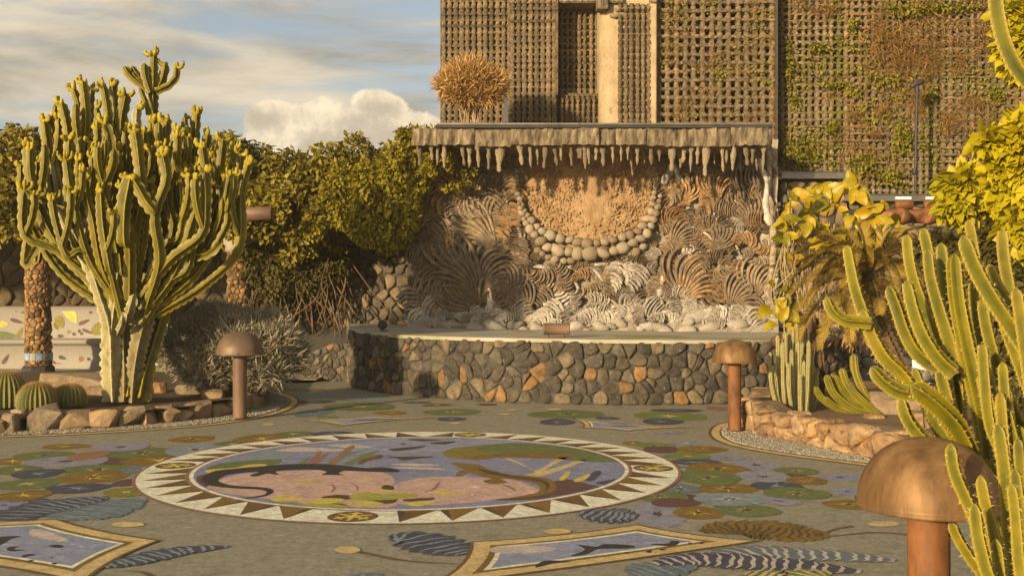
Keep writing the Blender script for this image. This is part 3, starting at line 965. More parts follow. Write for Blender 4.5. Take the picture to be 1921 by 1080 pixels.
bit('green_leaf', 'lime', 5, [[(750, 258), (800, 250), (870, 262), (940, 262), (900, 276), (800, 280), (740, 272)], [(560, 292), (640, 288), (740, 302), (660, 306), (590, 302)], [(440, 290), (520, 290), (560, 300), (500, 300)], [(850, 262), (900, 254), (980, 260), (930, 272)]])
bit('dark_leaf', 'umber', 4, [[(640, 268), (700, 260), (760, 266), (740, 276), (660, 276)], [(850, 240), (860, 226), (890, 230), (890, 242)], [(620, 296), (700, 290), (730, 300), (660, 304)], [(930, 276), (1030, 270), (1020, 280), (940, 284)], [(800, 272), (900, 268), (890, 290), (820, 288)], [(1205, 212), (1250, 205), (1290, 216), (1240, 222)]])
bit('rock_crack', 'rust', 3, [[(670, 220), (690, 235), (680, 250), (672, 248), (682, 236)], [(1000, 250), (1030, 238), (1050, 216), (1056, 216), (1036, 242)], [(1270, 222), (1310, 235), (1320, 246), (1300, 238)], [(735, 215), (770, 232), (760, 246), (762, 232)]])

# ---- edge strips and gravel -----------------------------------------
LE = [(-420, 862), (-260, 840), (-120, 826), (0, 821), (130, 816), (300, 806), (400, 797), (470, 787), (520, 776), (548, 765), (560, 754), (552, 744), (520, 735), (480, 729)]
RE = [(1452, 786), (1395, 789), (1352, 795), (1334, 806), (1336, 820), (1362, 833), (1420, 846), (1500, 858), (1580, 868), (1700, 884), (1800, 897), (1990, 915)]


def band(name, pts, w0, w1, z, m, parent):
    g = catmull([G(*p) for p in pts], n=8)
    V, Fc = [], []
    for i, p in enumerate(g):
        t = (g[min(i + 1, len(g) - 1)] - g[max(i - 1, 0)]).normalized()
        s = Vector((-t.y, t.x, 0))
        V += [(p.x + s.x * w0, p.y + s.y * w0, z), (p.x + s.x * w1, p.y + s.y * w1, z)]
        if i:
            b = 2 * i
            Fc.append((b - 2, b - 1, b + 1, b))
    return link(name, mesh(name, V, Fc, False), m, parent)


for E, sg in ((LE, 1), (RE, 1)):
    # sg: the gravel lies to the left of the walking direction
    band('edge_line', E, -.02, .015, .0264, M['i_brown'], plaza)
    band('edge_strip', E, .015, .10, .0264, M['i_sandy'], plaza)
    band('edge_line', E, .10, .115, .0264, M['i_brown'], plaza)


def poly_sheet(name, g, z, m):
    a = sum(g[i - 1][0] * g[i][1] - g[i][0] * g[i - 1][1] for i in range(len(g)))
    if a < 0:
        g = g[::-1]
    return link(name, mesh(name, [(p[0], p[1], z) for p in g], [tuple(range(len(g)))], False), m)


def offset_curve(pts, d, n=8):
    g = catmull([G(*p) for p in pts], n=n)
    r = []
    for i, p in enumerate(g):
        t = (g[min(i + 1, len(g) - 1)] - g[max(i - 1, 0)]).normalized()
        r.append((p.x - t.y * d, p.y + t.x * d))
    return r


lg = offset_curve(LE, .115)
kind(poly_sheet('gravel_ground', lg + [(-9.5, 18.0), (-9.5, 12)], .0100, M['gravel_bed']), 'structure')
rg = offset_curve(RE, .115)
kind(poly_sheet('gravel_ground', rg + [(9, 9), (9, 16.8), (3.6, 16.4)], .0100, M['gravel_bed']), 'structure')


def pebbles(name, pts, s0, s1):
    n = len(pts)
    d = NR.normal(size=(n, 3))
    R = frames(d)
    sc = np.stack([NR.uniform(s0, s1, n), NR.uniform(s0, s1, n), NR.uniform(s0, s1, n) * .8], 1)
    bv = [(1, 0, 0), (-1, 0, 0), (0, 1, 0), (0, -1, 0), (0, 0, 1), (0, 0, -1)]
    bf = [(0, 2, 4), (2, 1, 4), (1, 3, 4), (3, 0, 4), (2, 0, 5), (1, 2, 5), (3, 1, 5), (0, 3, 5)]
    return kind(link(name, inst(name, bv, bf, pts, R, sc, None, M['gravel'])), 'stuff')


def scatter_band(E, w0, w1, n, z):
    g = catmull([G(*p) for p in E], n=8)
    L_ = [(g[i + 1] - g[i]).length for i in range(len(g) - 1)]
    pr = np.array(L_) / sum(L_)
    idx = NR.choice(len(L_), n, p=pr)
    t = NR.random(n)
    ww = NR.uniform(w0, w1, n)
    P_ = []
    for i, tt, w_ in zip(idx, t, ww):
        p = g[i].lerp(g[i + 1], tt)
        d = (g[i + 1] - g[i]).normalized()
        P_.append((p.x - d.y * w_, p.y + d.x * w_, z))
    return np.array(P_)


gp = pebbles('gravel', scatter_band(LE, .13, .62, 9000, .013), .006, .016)
gp['label'] = 'grey gravel strip round the left cactus bed'
gp = pebbles('gravel', scatter_band(RE, .13, .75, 11000, .013), .006, .017)
gp['label'] = 'pale gravel strip round the right cactus bed'

# ================================================================== RUBBLE WALLS
def clip(poly, a, b):
    """keep the side of the bisector nearer to a"""
    mx, my = (a[0] + b[0]) / 2, (a[1] + b[1]) / 2
    nx, ny = b[0] - a[0], b[1] - a[1]
    res = []
    n = len(poly)
    for i in range(n):
        p, q = poly[i - 1], poly[i]
        dp = (p[0] - mx) * nx + (p[1] - my) * ny
        dq = (q[0] - mx) * nx + (q[1] - my) * ny
        if (dp <= 0) != (dq <= 0):
            t = dp / (dp - dq)
            res.append((p[0] + (q[0] - p[0]) * t, p[1] + (q[1] - p[1]) * t))
        if dq <= 0:
            res.append(q)
    return res


def cells(w_, h_, su, sv, seed, jit=.42):
    rr = random.Random(seed)
    pts = []
    nr = max(1, round(h_ / sv))
    nc = max(1, round(w_ / su))
    for j in range(nr):
        for i in range(nc):
            if rr.random() < .10:
                continue
            x = (i + .5 + (.5 if j % 2 else 0) + rr.uniform(-jit, jit)) * w_ / nc
            y = (j + .5 + rr.uniform(-jit, jit)) * h_ / nr
            pts.append((x % w_, y))
            if rr.random() < .16:
                pts.append(((x + su * rr.uniform(.3, .6)) % w_, min(h_ * .99, max(.01, y + sv * rr.uniform(-.5, .5)))))
    A_ = np.array(pts)
    out_ = []
    for k, p in enumerate(pts):
        d = (A_[:, 0] - p[0]) ** 2 + (A_[:, 1] - p[1]) ** 2
        near = np.argsort(d)[1:16]
        poly = [(0, 0), (w_, 0), (w_, h_), (0, h_)]
        for j in near:
            poly = clip(poly, p, pts[j])
            if len(poly) < 3:
                break
        if len(poly) >= 3:
            ar = abs(sum(poly[i - 1][0] * poly[i][1] - poly[i][0] * poly[i - 1][1] for i in range(len(poly)))) / 2
            if ar > su * sv * .06:
                out_.append(poly)
    return out_


def stone_mesh(name, poly, f, gap, depth, rr, cut=.20, fine=0):
    cx = sum(p[0] for p in poly) / len(poly)
    cy = sum(p[1] for p in poly) / len(poly)
    c = []
    n = len(poly)
    for i in range(n):
        p, q = poly[i], poly[(i + 1) % n]
        c.append((p[0] + (q[0] - p[0]) * cut, p[1] + (q[1] - p[1]) * cut))
        c.append((p[0] + (q[0] - p[0]) * (1 - cut), p[1] + (q[1] - p[1]) * (1 - cut)))
    tiltu, tiltv = rr.uniform(-.38, .38), rr.uniform(-.38, .38)
    V, Fc = [], []
    m = len(c)
    size = max(.02, math.sqrt(abs(sum(poly[i - 1][0] * poly[i][1] - poly[i][0] * poly[i - 1][1] for i in range(n))) / 2))
    for (k, dd) in ((0, -.35), (0, .35), (.09, .85), (.40, 1.0)):
        for (x, y) in c:
            dx, dy = x - cx, y - cy
            r = math.hypot(dx, dy) + 1e-6
            q = max(.3, (r - gap) / r) * (1 - k) * (1 + (rr.uniform(-.09, .09) if k > .2 else rr.uniform(-.03, .02) if k else 0))
            u, v = cx + dx * q, cy + dy * q
            d = depth * dd + (tiltu * (u - cx) + tiltv * (v - cy)) * (.7 if dd > .3 else 0) + (rr.uniform(-.24, .24) * depth if k else 0)
            V.append(f(u, v, d))
    V.append(f(cx, cy, depth * (1.0 + rr.uniform(-.1, .25))))
    for r_ in range(3):
        for i in range(m):
            i2 = (i + 1) % m
            Fc.append((r_ * m + i, r_ * m + i2, (r_ + 1) * m + i2, (r_ + 1) * m + i))
    for i in range(m):
        Fc.append((3 * m + i, 3 * m + (i + 1) % m, 4 * m))
    me = mesh(name, V, Fc, True)
    return me


class Path:
    """a wall line over the ground: arc length u -> point and outward normal (towards the viewer)"""

    def __init__(s, pts):
        s.p = [Vector((x, y, 0)) for x, y in pts]
        s.l = [0]
        for i in range(1, len(s.p)):
            s.l.append(s.l[-1] + (s.p[i] - s.p[i - 1]).length)
        s.len = s.l[-1]

    def at(s, u, off=0):
        u = min(max(u, 0), s.len - 1e-5)
        i = max(k for k in range(len(s.l) - 1) if s.l[k] <= u)
        t = (u - s.l[i]) / (s.l[i + 1] - s.l[i])

        def nrm(k):
            a = s.p[max(0, k - 1)]
            b = s.p[min(len(s.p) - 1, k + 1)]
            d = (b - a).normalized()
            return Vector((d.y, -d.x, 0))
        q = s.p[i].lerp(s.p[i + 1], t)
        n = nrm(i).lerp(nrm(i + 1), t).normalized()
        return q + n * off


def wall(name, label, path, z0, z1, su, sv, m, seed, gap=.008, depth=.035, thick=.4, cat_='stone wall', mm='mortar', cut=.22, ztop=None, lean=0.0, jit=.42):
    t = thing(name, label, cat_, path.at(path.len / 2, -thick / 2) + Vector((0, 0, z0)))
    org = t.location.copy()
    zt = ztop or (lambda u: z1)

    def f(u, v, d):
        k = (v - z0) / (z1 - z0)
        zz = z0 + (zt(u) - z0) * k
        p = path.at(u, d - lean * k)
        return (p.x - org.x, p.y - org.y, zz - org.z)
    rr = random.Random(seed)
    for poly in cells(path.len, z1 - z0, su, sv, seed, jit):
        poly = [(a, b + z0) for a, b in poly]
        me = stone_mesh('stone', poly, f, gap, depth * rr.uniform(.75, 1.35), rr, cut)
        link('stone', me, m, t)
    # the mortared core behind the stones
    V, Fc = [], []
    n = max(2, int(path.len / .15))
    for i in range(n + 1):
        u = path.len * i / n
        for (d, v) in ((0, z0), (0, z1 - .004), (-thick, z1 - .004), (-thick, z0)):
            V.append(f(u, v, d))
        if i:
            b = 4 * i
            for k in range(4):
                k2 = (k + 1) % 4
                Fc.append((b - 4 + k, b - 4 + k2, b + k2, b + k))
    Fc += [(0, 1, 2, 3), (4 * n, 4 * n + 3, 4 * n + 2, 4 * n + 1)]
    link('mortar_core', mesh('mortar_core', V, Fc, False), M[mm], t)
    return t


def pxpath(l):
    return Path([((px - 960.5) / F * D, D) for px, D in l])


STZ = .88
SP = [(656, 18.6), (657, 18.0), (664, 17.5), (690, 16.95), (740, 16.35), (820, 15.75), (920, 15.25), (1020, 15.0), (1130, 14.85), (1240, 14.85), (1350, 15.0), (1450, 15.35), (1540, 15.95), (1600, 16.6)]
sp = catmull([Vector(((px - 960.5) / F * D, D, 0)) for px, D in SP], n=3)
stage_path = Path([(p.x, p.y) for p in sp])
sw = wall('stage_wall', 'low curved wall of dark and ochre lava stones carrying the stage', stage_path, 0, STZ, .185, .165, M['lava'], 3, gap=.006, depth=.032, thick=.30, ztop=lambda u: .955 - .075 * min(1, u / 2.6) - .03 * max(0, (u - 5) / 4))
# stage top: concrete sheet behind the wall with painted fields
V = [(p.x, p.y, STZ + .0) for p in sp]
top_ring = []
for i in range(41):
    u = stage_path.len * i / 40
    p = stage_path.at(u, .028)
    zz = .955 - .075 * min(1, u / 2.6) - .03 * max(0, (u - 5) / 4)
    top_ring.append((p.x, p.y, zz + .022))
back = [(4.9, 19.2, .87), (-2.85, 19.2, .97)]
V = top_ring + back
n = len(V)
V += [(x, y, z - .05) for x, y, z in V]
cx_ = (0.8, 17.2, .895)
V.append(cx_)
Fc = [(i, (i + 1) % n, 2 * n) for i in range(n)] + [(i, n + i, n + (i + 1) % n, (i + 1) % n) for i in range(n)]
stf = mat('stage_concrete', (.34, .30, .22), (.46, .42, .33), 1.2, .85, .4, 30, spots=[((.25, .26, .10), .45, .52, .60), ((.30, .31, .33), .6, .62, .68)], bdist=.01)
stage = kind(link('stage_floor', mesh('stage_floor', V, Fc, False), stf), 'structure')

# low side wall and the tall wall left of the stage
wall('side_wall', 'short low rubble wall of ochre and grey stones left of the stage', pxpath([(556, 18.9), (600, 18.8), (657, 18.6)]), 0, .62, .15, .13, M['lava'], 5, gap=.007, depth=.03, thick=.3, ztop=lambda u: .36 + .30 * min(1, u / .7))
ramp = link('earth_bank', mesh('earth_bank', [(-4.0, 19.1, .36), (-2.82, 18.9, .66), (-2.82, 20.0, .98), (-4.4, 20.0, .72), (-4.0, 19.1, 0), (-2.82, 18.9, 0), (-2.82, 20, 0), (-4.4, 20, 0)], [(0, 1, 2, 3), (0, 4, 5, 1), (1, 5, 6, 2), (2, 6, 7, 3), (3, 7, 4, 0)], False), M['mortar'])
kind(ramp, 'structure')
wall('tall_rubble_wall', 'tall wall of rounded lava stones under the hedge left of the relief', pxpath([(500, 20.1), (600, 20.0), (700, 19.9), (790, 19.8)]), 0, 2.80, .225, .20, M['lava_far'], 8, gap=.012, depth=.05, thick=.4, cut=.28)
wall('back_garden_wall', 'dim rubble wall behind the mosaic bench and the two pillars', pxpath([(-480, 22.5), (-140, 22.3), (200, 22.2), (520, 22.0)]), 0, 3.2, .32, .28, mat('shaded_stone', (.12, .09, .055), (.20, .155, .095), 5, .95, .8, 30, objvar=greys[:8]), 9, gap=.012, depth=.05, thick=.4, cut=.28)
wall('right_stone_wall', 'pale grey stone wall behind the right cactus bed', pxpath([(1480, 18.2), (1600, 17.6), (1760, 16.8), (1960, 15.8)]), 0, .87, .21, .17, M['lava_pale'], 12, gap=.007, depth=.03, thick=.3)
wall('upper_stone_wall', 'stone wall with round ochre cobbles under the steel ledges', pxpath([(1462, 18.45), (1600, 18.4), (1800, 18.3), (2040, 18.2)]), .87, 3.42, .22, .20, mat('cobble', (.15, .12, .075), (.28, .225, .15), 7, .9, .8, 40, objvar=[(1, 1, 1), (1.3, 1.0, .75), (.7, .7, .7), (.85, .8, .75), (1.15, 1.1, 1)]), 14, gap=.015, depth=.06, thick=.35, cut=.32, ztop=lambda u: 3.42 if u < 1.1 else 3.10)

# ================================================================== RELIEF WALL
RD = 18.3
rl = thing('relief_wall', 'tall relief wall of fanned rope lava slabs with a pebble necklace', 'relief wall', ((1110 - 960.5) / F * RD, RD + .2, .87))
RO_ = rl.location.copy()


def loc(v, o=RO_):
    return (v[0] - o.x, v[1] - o.y, v[2] - o.z)


def rx_left(py):
    t = (py - 300) / 320
    return 812 + (765 - 812) * min(1, max(0, t) * 1.25)


nx_, nz_ = 150, 84
V, Fc = [], []
for j in range(nz_ + 1):
    py = 262 + (628 - 262) * j / nz_
    for i in range(nx_ + 1):
        x0 = rx_left(py)
        px = x0 + (1459 - x0) * i / nx_
        d = mnoise.fractal(Vector((px * .02, py * .02, 0)), 1.0, 2.0, 5) * .07
        foot = max(0, (py - 575) / 50) ** 1.5 * .35
        edge = .16 * max(0, (px - 1425) / 34)
        p = P(px, py, RD - foot - edge)
        V.append(loc((p.x, p.y + d, p.z)))
for j in range(nz_):
    for i in range(nx_):
        a = j * (nx_ + 1) + i
        Fc.append((a, a + nx_ + 1, a + nx_ + 2, a + 1))
link('mortar_ground', mesh('mortar_ground', V, Fc), M['panel'], rl)
p0, p1 = P(765, 620, RD), P(1459, 262, RD)
V = []
for (x_, y_) in ((p0.x, RD + .12), (P(1459, 0, RD).x, RD + .12), (P(1459, 0, RD).x, RD + .6), (p0.x, RD + .6)):
    V.append(loc((x_, y_, .85)))
tl = P(808, 262, RD).x
for (x_, y_) in ((tl, RD + .12), (P(1459, 0, RD).x, RD + .12), (P(1459, 0, RD).x, RD + .6), (tl, RD + .6)):
    V.append(loc((x_, y_, 4.05)))
link('wall_core', mesh('wall_core', V, [(0, 3, 2, 1), (4, 5, 6, 7), (0, 1, 5, 4), (1, 2, 6, 5), (2, 3, 7, 6), (3, 0, 4, 7)], False), M['panel'], rl)


def rock_mesh(name, seed, sub=2, rough=.12, squash=(1, .7, 1)):
    bm = bmesh.new()
    bmesh.ops.create_icosphere(bm, subdivisions=sub, radius=1)
    off = Vector((seed * 3.7, seed * 1.3, seed * 7.1))
    for v in bm.verts:
        k = 1 + rough * mnoise.fractal(v.co * 1.3 + off, 1.0, 2.0, 4)
        v.co = Vector((v.co.x * squash[0], v.co.y * squash[1], v.co.z * squash[2])) * k
    me = bpy.data.meshes.new(name)
    bm.to_mesh(me)
    bm.free()
    me.polygons.foreach_set('use_smooth', [True] * len(me.polygons))
    return me


def fan_mesh(nr, turn, seed, grow=.05, arc=2.3, wid=1.0):
    """overlapping crescent plates stacked along a bending line, like cooled rope lava; about 1 m long, facing -Y"""
    rr = random.Random(seed)
    V, Fc = [], []
    segs = 10
    x, z, th = 0.0, -.42, -turn / 2
    step_ = .72 / nr
    for k in range(nr):
        R_ = (.25 + grow * k) * wid * rr.uniform(.95, 1.05)
        th += turn / nr
        x += math.sin(th) * step_
        z += math.cos(th) * step_
        a_ = arc * rr.uniform(.85, 1.1)
        b = len(V)
        dep = .115 + .02 * math.sin(k * 2 + seed)
        for s in range(segs + 1):
            t = -1 + 2 * s / segs
            a = math.pi / 2 + t * a_ / 2
            tp = max(.05, 1 - abs(t) ** 3)
            wob = 1 + .05 * math.sin(a * 4 + k * 1.7 + seed) + rr.uniform(-.015, .015)
            for (q, dy) in ((1.0, .04), (.985, -dep * .95 * tp), (.95, -dep * tp), (.955 - .8 * step_ / R_, -dep * .62 * tp), (.95 - 1.25 * step_ / R_, .03)):
                r = R_ * wob * max(.05, q)
                lx, lz = r * math.cos(a), r * math.sin(a) * .8
                V.append((x + lx * math.cos(th) + lz * math.sin(th), dy - .004 * (nr - k), z + lz * math.cos(th) - lx * math.sin(th)))
            if s:
                q = b + 5 * (s - 1)
                for h in range(4):
                    Fc.append((q + h, q + h + 1, q + 6 + h, q + 5 + h))
    me = mesh('lava_fan', V, Fc, True)
    me.set_sharp_from_angle(angle=rad(35))
    return me


FV = [fan_mesh(*q) for q in [(9, .9, 1, .012), (10, -1.2, 2, .012), (7, .4, 3, .03), (9, 1.6, 4, .012), (11, -.6, 5, .010), (7, -1.9, 6, .02), (10, 1.9, 7, .008, 2.2), (11, 1.0, 8, .010, 2.5, .95), (8, -.2, 9, .035, 2.0, 1.1)]]
FM = [[m_.copy() for m_ in FV] for _ in range(2)]
for q in FM[0]:
    q.materials.append(M['lavaroll'])
for q in FM[1]:
    q.materials.append(M['paleroll'])


def frond_mesh(seed, n=9, spread=1.5, curl=1.6):
    """long bowed ridges fanning out of one root, like a fern of lava ropes; about 1 m long, facing -Y"""
    rr = random.Random(seed)
    V, Fc = [], []
    segs = 12
    for k in range(n):
        f_ = k / (n - 1)
        th = -spread / 2 + spread * f_
        ln = 1.0 - .45 * f_ + rr.uniform(-.05, .05)
        x, z = 0.0, 0.0
        b = len(V)
        for s in range(segs + 1):
            t = s / segs
            wd = .045 * math.sin(math.pi * (.10 + .86 * t)) ** .6 * (1 + .12 * math.sin(9 * t + k))
            a = th + curl * t * t * (1.1 - .3 * f_)
            dx, dz = math.sin(a), math.cos(a)
            x += dx * ln / segs
            z += dz * ln / segs
            nx, nz = dz, -dx
            dep = .10 * math.sin(math.pi * (.08 + .84 * t)) + .02
            for (q, dd) in ((-1, .03), (-.75, -dep * .8), (.1, -dep), (.8, -dep * .45), (1, .03)):
                V.append((x + nx * wd * q, dd, z + nz * wd * q))
            if s:
                q = b + 5 * (s - 1)
                for h in range(4):
                    Fc.append((q + h, q + h + 1, q + 6 + h, q + 5 + h))
    return mesh('lava_frond', V, Fc, True)


def inside_u(px, py, k=1.0):
    """inside the necklace"""
    if py < 300:
        return 965 < px < 1245
    x = (px - 1108) / (136 * k)
    y = (py - 345) / (128 * k)
    return abs(px - 1108) < 136 * k if py < 345 else (x * x + y * y) < 1


def fan(px, py, w_px, rot, pale=0, dy=0.0, sx=1.0):
    me = RND.choice(FM[pale])
    foot = max(0, (py - 575) / 50) ** 1.5 * .35
    p = P(px, py, RD - .05 - dy - foot)
    o = link('lava_fan' if not pale else 'lime_curl', me, None, rl)
    o.location = loc(p)
    s = w_px / F * RD
    o.scale = (s * sx * RND.uniform(.85, 1.15), s * RND.uniform(.6, 1.7), s * RND.uniform(.85, 1.15))
    o.rotation_euler = (rad(RND.uniform(-7, 7)), rot, rad(RND.uniform(-10, 10)))


rr = random.Random(21)
npal = 0
for row, py in enumerate(range(300, 582, 19)):
    px = 800 + (row % 2) * 16
    while px < 1450:
        x, y = px + rr.uniform(-9, 9), py + rr.uniform(-8, 8)
        if x > rx_left(y) + 12 and not inside_u(x, y, 1.02):
            left = x < 975
            if left:
                # fronds sweeping up and over, away from two roots
                rx_, ry_ = (905, 560) if x < 930 else (985, 600)
                rot = math.atan2(x - rx_, ry_ - y) * .9 + rr.uniform(-.3, .3)
                fan(x, y, rr.uniform(58, 88), rot, 0, rr.uniform(0, .05), rr.choice((-1, 1)))
                px += 42
            elif x > 1240 or y > 470:
                rot = 2.6 * mnoise.noise(Vector((x * .010, y * .012, 3.3))) * 2 + rr.uniform(-.4, .4)
                pale = 1 if (abs(x - 1110) < 120 and rr.random() < .22) or (y > 550 and rr.random() < .5) or rr.random() < .04 else 0
                fan(x, y, rr.uniform(42, 66), rot, pale, rr.uniform(0, .06), rr.choice((-1, 1)))
                px += 37
            else:
                fan(x, y, rr.uniform(30, 45), rr.uniform(-1.5, 1.5), 1 if rr.random() < .4 else 0, 0)
                px += 30
        else:
            px += 14
FR = [frond_mesh(k, 8 + k, 1.0 + .25 * k, 1.3 + .3 * k, ) for k in range(4)]
for m_ in FR:
    m_.materials.append(M['lavaroll'])
for (x, y, rot, sz, sx) in [(905, 575, -1.0, 120, 1), (900, 560, -.5, 150, -1), (895, 520, -.9, 130, 1), (870, 600, -1.1, 90, 1), (930, 470, -.6, 120, -1), (925, 430, -1.0, 110, 1), (840, 480, -.4, 90, -1), (860, 420, -.2, 80, 1), (960, 420, -.9, 90, -1), (905, 545, .2, 110, 1),
                            (985, 590, -.3, 90, -1), (830, 590, -.3, 100, 1), (800, 600, .1, 90, 1), (900, 380, -.7, 90, 1), (950, 560, .2, 90, -1), (1280, 570, .4, 110, 1), (1290, 560, -.2, 110, 1), (1330, 470, .9, 80, -1), (1370, 580, .5, 100, 1), (1400, 430, .2, 80, -1), (1260, 470, .5, 80, 1), (1420, 560, -.2, 90, 1), (1350, 380, -.5, 80, 1)]:
    o = link('lava_frond', rr.choice(FR), None, rl)
    o.location = loc(P(x, y, RD - .09))
    q = sz / F * RD
    o.scale = (q * sx, q * 1.3, q)
    o.rotation_euler = (0, rot, 0)
# pale curls heaped along the foot
for k in range(62):
    x = 775 + k * 11.0 + rr.uniform(-6, 6)
    y = rr.uniform(583, 612)
    fan(x, y, rr.uniform(34, 60), rr.choice((-1.2, -.6, 0, .5, 1.1)) + rr.uniform(-.3, .3), 1, rr.uniform(.0, .05))


for k in range(46):
    x = 775 + k * 15.0 + rr.uniform(-8, 8)
    y = rr.uniform(604, 622) if k % 3 else rr.uniform(585, 600)
    foot = max(0, (y - 575) / 50) ** 1.5 * .35
    o = link('lime_lump', rock_mesh('lime_lump', k, 2, .45, (1, .7, .75)), M['paleroll'], rl)
    o.location = loc(P(x, y, RD - foot - .04))
    s = rr.uniform(.06, .16)
    o.scale = (s * rr.uniform(1, 1.7), s, s)
    o.rotation_euler = (0, rr.uniform(-.6, .6), 0)


# pale roots and lime runs on the relief
def strand(pts, w0, w1, dy=.10, m='paleroll', nm='lime_root', prof=None):
    c = catmull([P(px, py, RD - dy) for px, py in pts], step=.06)
    c = [q + Vector((mnoise.noise(q * 3) * .04, mnoise.noise(q * 4 + Vector((3, 1, 2))) * .03, 0)) for q in c]
    base = P(*pts[0], RD)
    n = len(c)
    c = [Vector(loc(q)) for q in c]
    pr = [(2 * math.pi * i / 10, (lambda i_: (lambda ring: 1 + .22 * math.sin(ring * .9 + i_ * 2.1)))(i), 0) for i in range(10)]
    Vv, Ff, _ = sweep(c, lambda t, i: ((w0 + (w1 - w0) * t) / 2 / F * RD) * (1 + .22 * math.sin(i * 1.3 + 2 * math.sin(i * .37))), pr)
    return link(nm, mesh(nm, Vv, Ff), M[m], rl)


Q = lambda p: tr(740, 220, 2.572, p)
strand(Q([(540, 440), (585, 500), (612, 590), (605, 680), (598, 760), (600, 850), (628, 930), (620, 1000)]), 8, 15)
strand(Q([(545, 465), (600, 470), (640, 520), (700, 560)]), 7, 5)
strand(Q([(640, 520), (625, 600), (640, 700), (700, 720), (800, 730), (930, 712), (1060, 705), (1170, 700), (1250, 650)]), 6, 9, .08)
strand(Q([(620, 690), (640, 800), (640, 900), (700, 980)]), 9, 12)
strand(Q([(450, 680), (480, 740), (455, 830), (470, 930)]), 9, 14)
strand(Q([(1330, 150), (1345, 235), (1320, 280), (1300, 320)]), 9, 20, .12)
strand(Q([(1345, 230), (1370, 280), (1395, 325)]), 12, 5, .14)
strand(Q([(1805, 120), (1812, 260), (1808, 380), (1832, 560), (1826, 700), (1800, 800), (1830, 930)]), 9, 15, .16, 'stalactite')
strand(Q([(1760, 200), (1800, 330), (1790, 420), (1820, 520)]), 9, 14, .18)
strand(Q([(1290, 760), (1280, 850), (1300, 960)]), 8, 18)
strand(Q([(780, 740), (850, 770), (900, 850), (860, 930)]), 6, 9)
strand(Q([(960, 730), (1000, 790), (960, 860), (1000, 930)]), 6, 10)
strand(Q([(1080, 720), (1130, 760), (1240, 790), (1280, 840)]), 6, 8)
for (a, b) in (((1500, 410), (1560, 520)), ((1420, 520), (1540, 600)), ((1600, 560), (1680, 700)), ((1350, 610), (1460, 700)), ((1640, 400), (1720, 480)), ((900 - 560, 520), (480, 600))):
    strand(Q([a, ((a[0] + b[0]) / 2 + 12, (a[1] + b[1]) / 2 - 8), b]), 3, 4, .13)

# the rendered field inside the necklace, with small pebbles
n1, n2 = 70, 60
V, Fc = [], []
for j in range(n2 + 1):
    py = 262 + (470 - 262) * j / n2
    hw = 134 if py < 345 else 134 * math.sqrt(max(0.01, 1 - ((py - 345) / 128) ** 2))
    for i in range(n1 + 1):
        s = -1 + 2 * i / n1
        px = 1108 + s * hw
        bul = .10 * (1 - s * s) * max(0, min(1, (py - 300) / 90)) - .05
        d = mnoise.fractal(Vector((px * .06, py * .06, 5)), .9, 2.0, 5) * .045
        # smoother upright ridge in the middle
        mid = math.exp(-((px - 1110) / 42) ** 2)
        p = P(px, py, RD - .09 - bul * .8 - mid * .06)
        V.append(loc((p.x, p.y + d * (1 - .55 * mid), p.z)))
for j in range(n2):
    for i in range(n1):
        a = j * (n1 + 1) + i
        Fc.append((a, a + n1 + 1, a + n1 + 2, a + 1))
link('rendered_field', mesh('rendered_field', V, Fc), M['sand'], rl)
ico = bmesh.new()
bmesh.ops.create_icosphere(ico, subdivisions=1, radius=1)
IV = np.array([v.co[:] for v in ico.verts])
IF = np.array([[v.index for v in f.verts] for f in ico.faces])
ico.free()
pp, ss = [], []
for k in range(2300):
    px, py = NR.uniform(978, 1238), NR.uniform(300, 470)
    if not inside_u(px, py, .93) or math.exp(-((px - 1112) / 44) ** 2 - ((py - 385) / 80) ** 2) > NR.uniform(.15, .9):
        continue
    s = (px - 1108) / 134
    bul = .10 * (1 - s * s) * max(0, min(1, (py - 300) / 90)) - .05
    p = P(px, py, RD - .10 - bul * .8 - math.exp(-((px - 1110) / 42) ** 2) * .06)
    pp.append(loc(p))
    a = NR.uniform(.012, .034)
    ss.append((a, a * NR.uniform(.5, .8), a * NR.uniform(.6, 1)))
o = kind(link('small_pebbles', inst('small_pebbles', IV, IF, np.array(pp), frames(NR.normal(size=(len(pp), 3)) * .3 + np.array([0, 1, 0])), np.array(ss), None, M['sand'], True), None, rl), 'stuff')


PEB = [rock_mesh('necklace_stone', s, 2, .16, (1, .75, RND.uniform(.75, 1.1))) for s in range(7)]
for m_ in PEB:
    m_.materials.append(M['pebble'])


def necklace(pts, r0, rm, dy, k0=1.75):
    c = catmull([Vector((a, b, 0)) for a, b in Q(pts)], step=1.0)
    L_ = [0]
    for i in range(1, len(c)):
        L_.append(L_[-1] + (c[i] - c[i - 1]).length)
    u = 0
    tot = L_[-1]
    while u < tot:
        t = u / tot
        r = r0 + (rm - r0) * math.sin(math.pi * t) ** .9
        r *= rr.uniform(.82, 1.2)
        i = min(range(len(L_)), key=lambda k: abs(L_[k] - u))
        p = P(c[i].x + rr.uniform(-1, 1), c[i].y + rr.uniform(-1, 1), RD - dy)
        o = link('necklace_stone', rr.choice(PEB), None, rl)
        o.location = loc(p)
        s = r / F * RD
        o.scale = (s * rr.uniform(.9, 1.25), s * 1.05, s * rr.uniform(.85, 1.1))
        o.rotation_euler = (rr.uniform(-.3, .3), rr.uniform(-.7, .7), rr.uniform(-.3, .3))
        u += r * k0


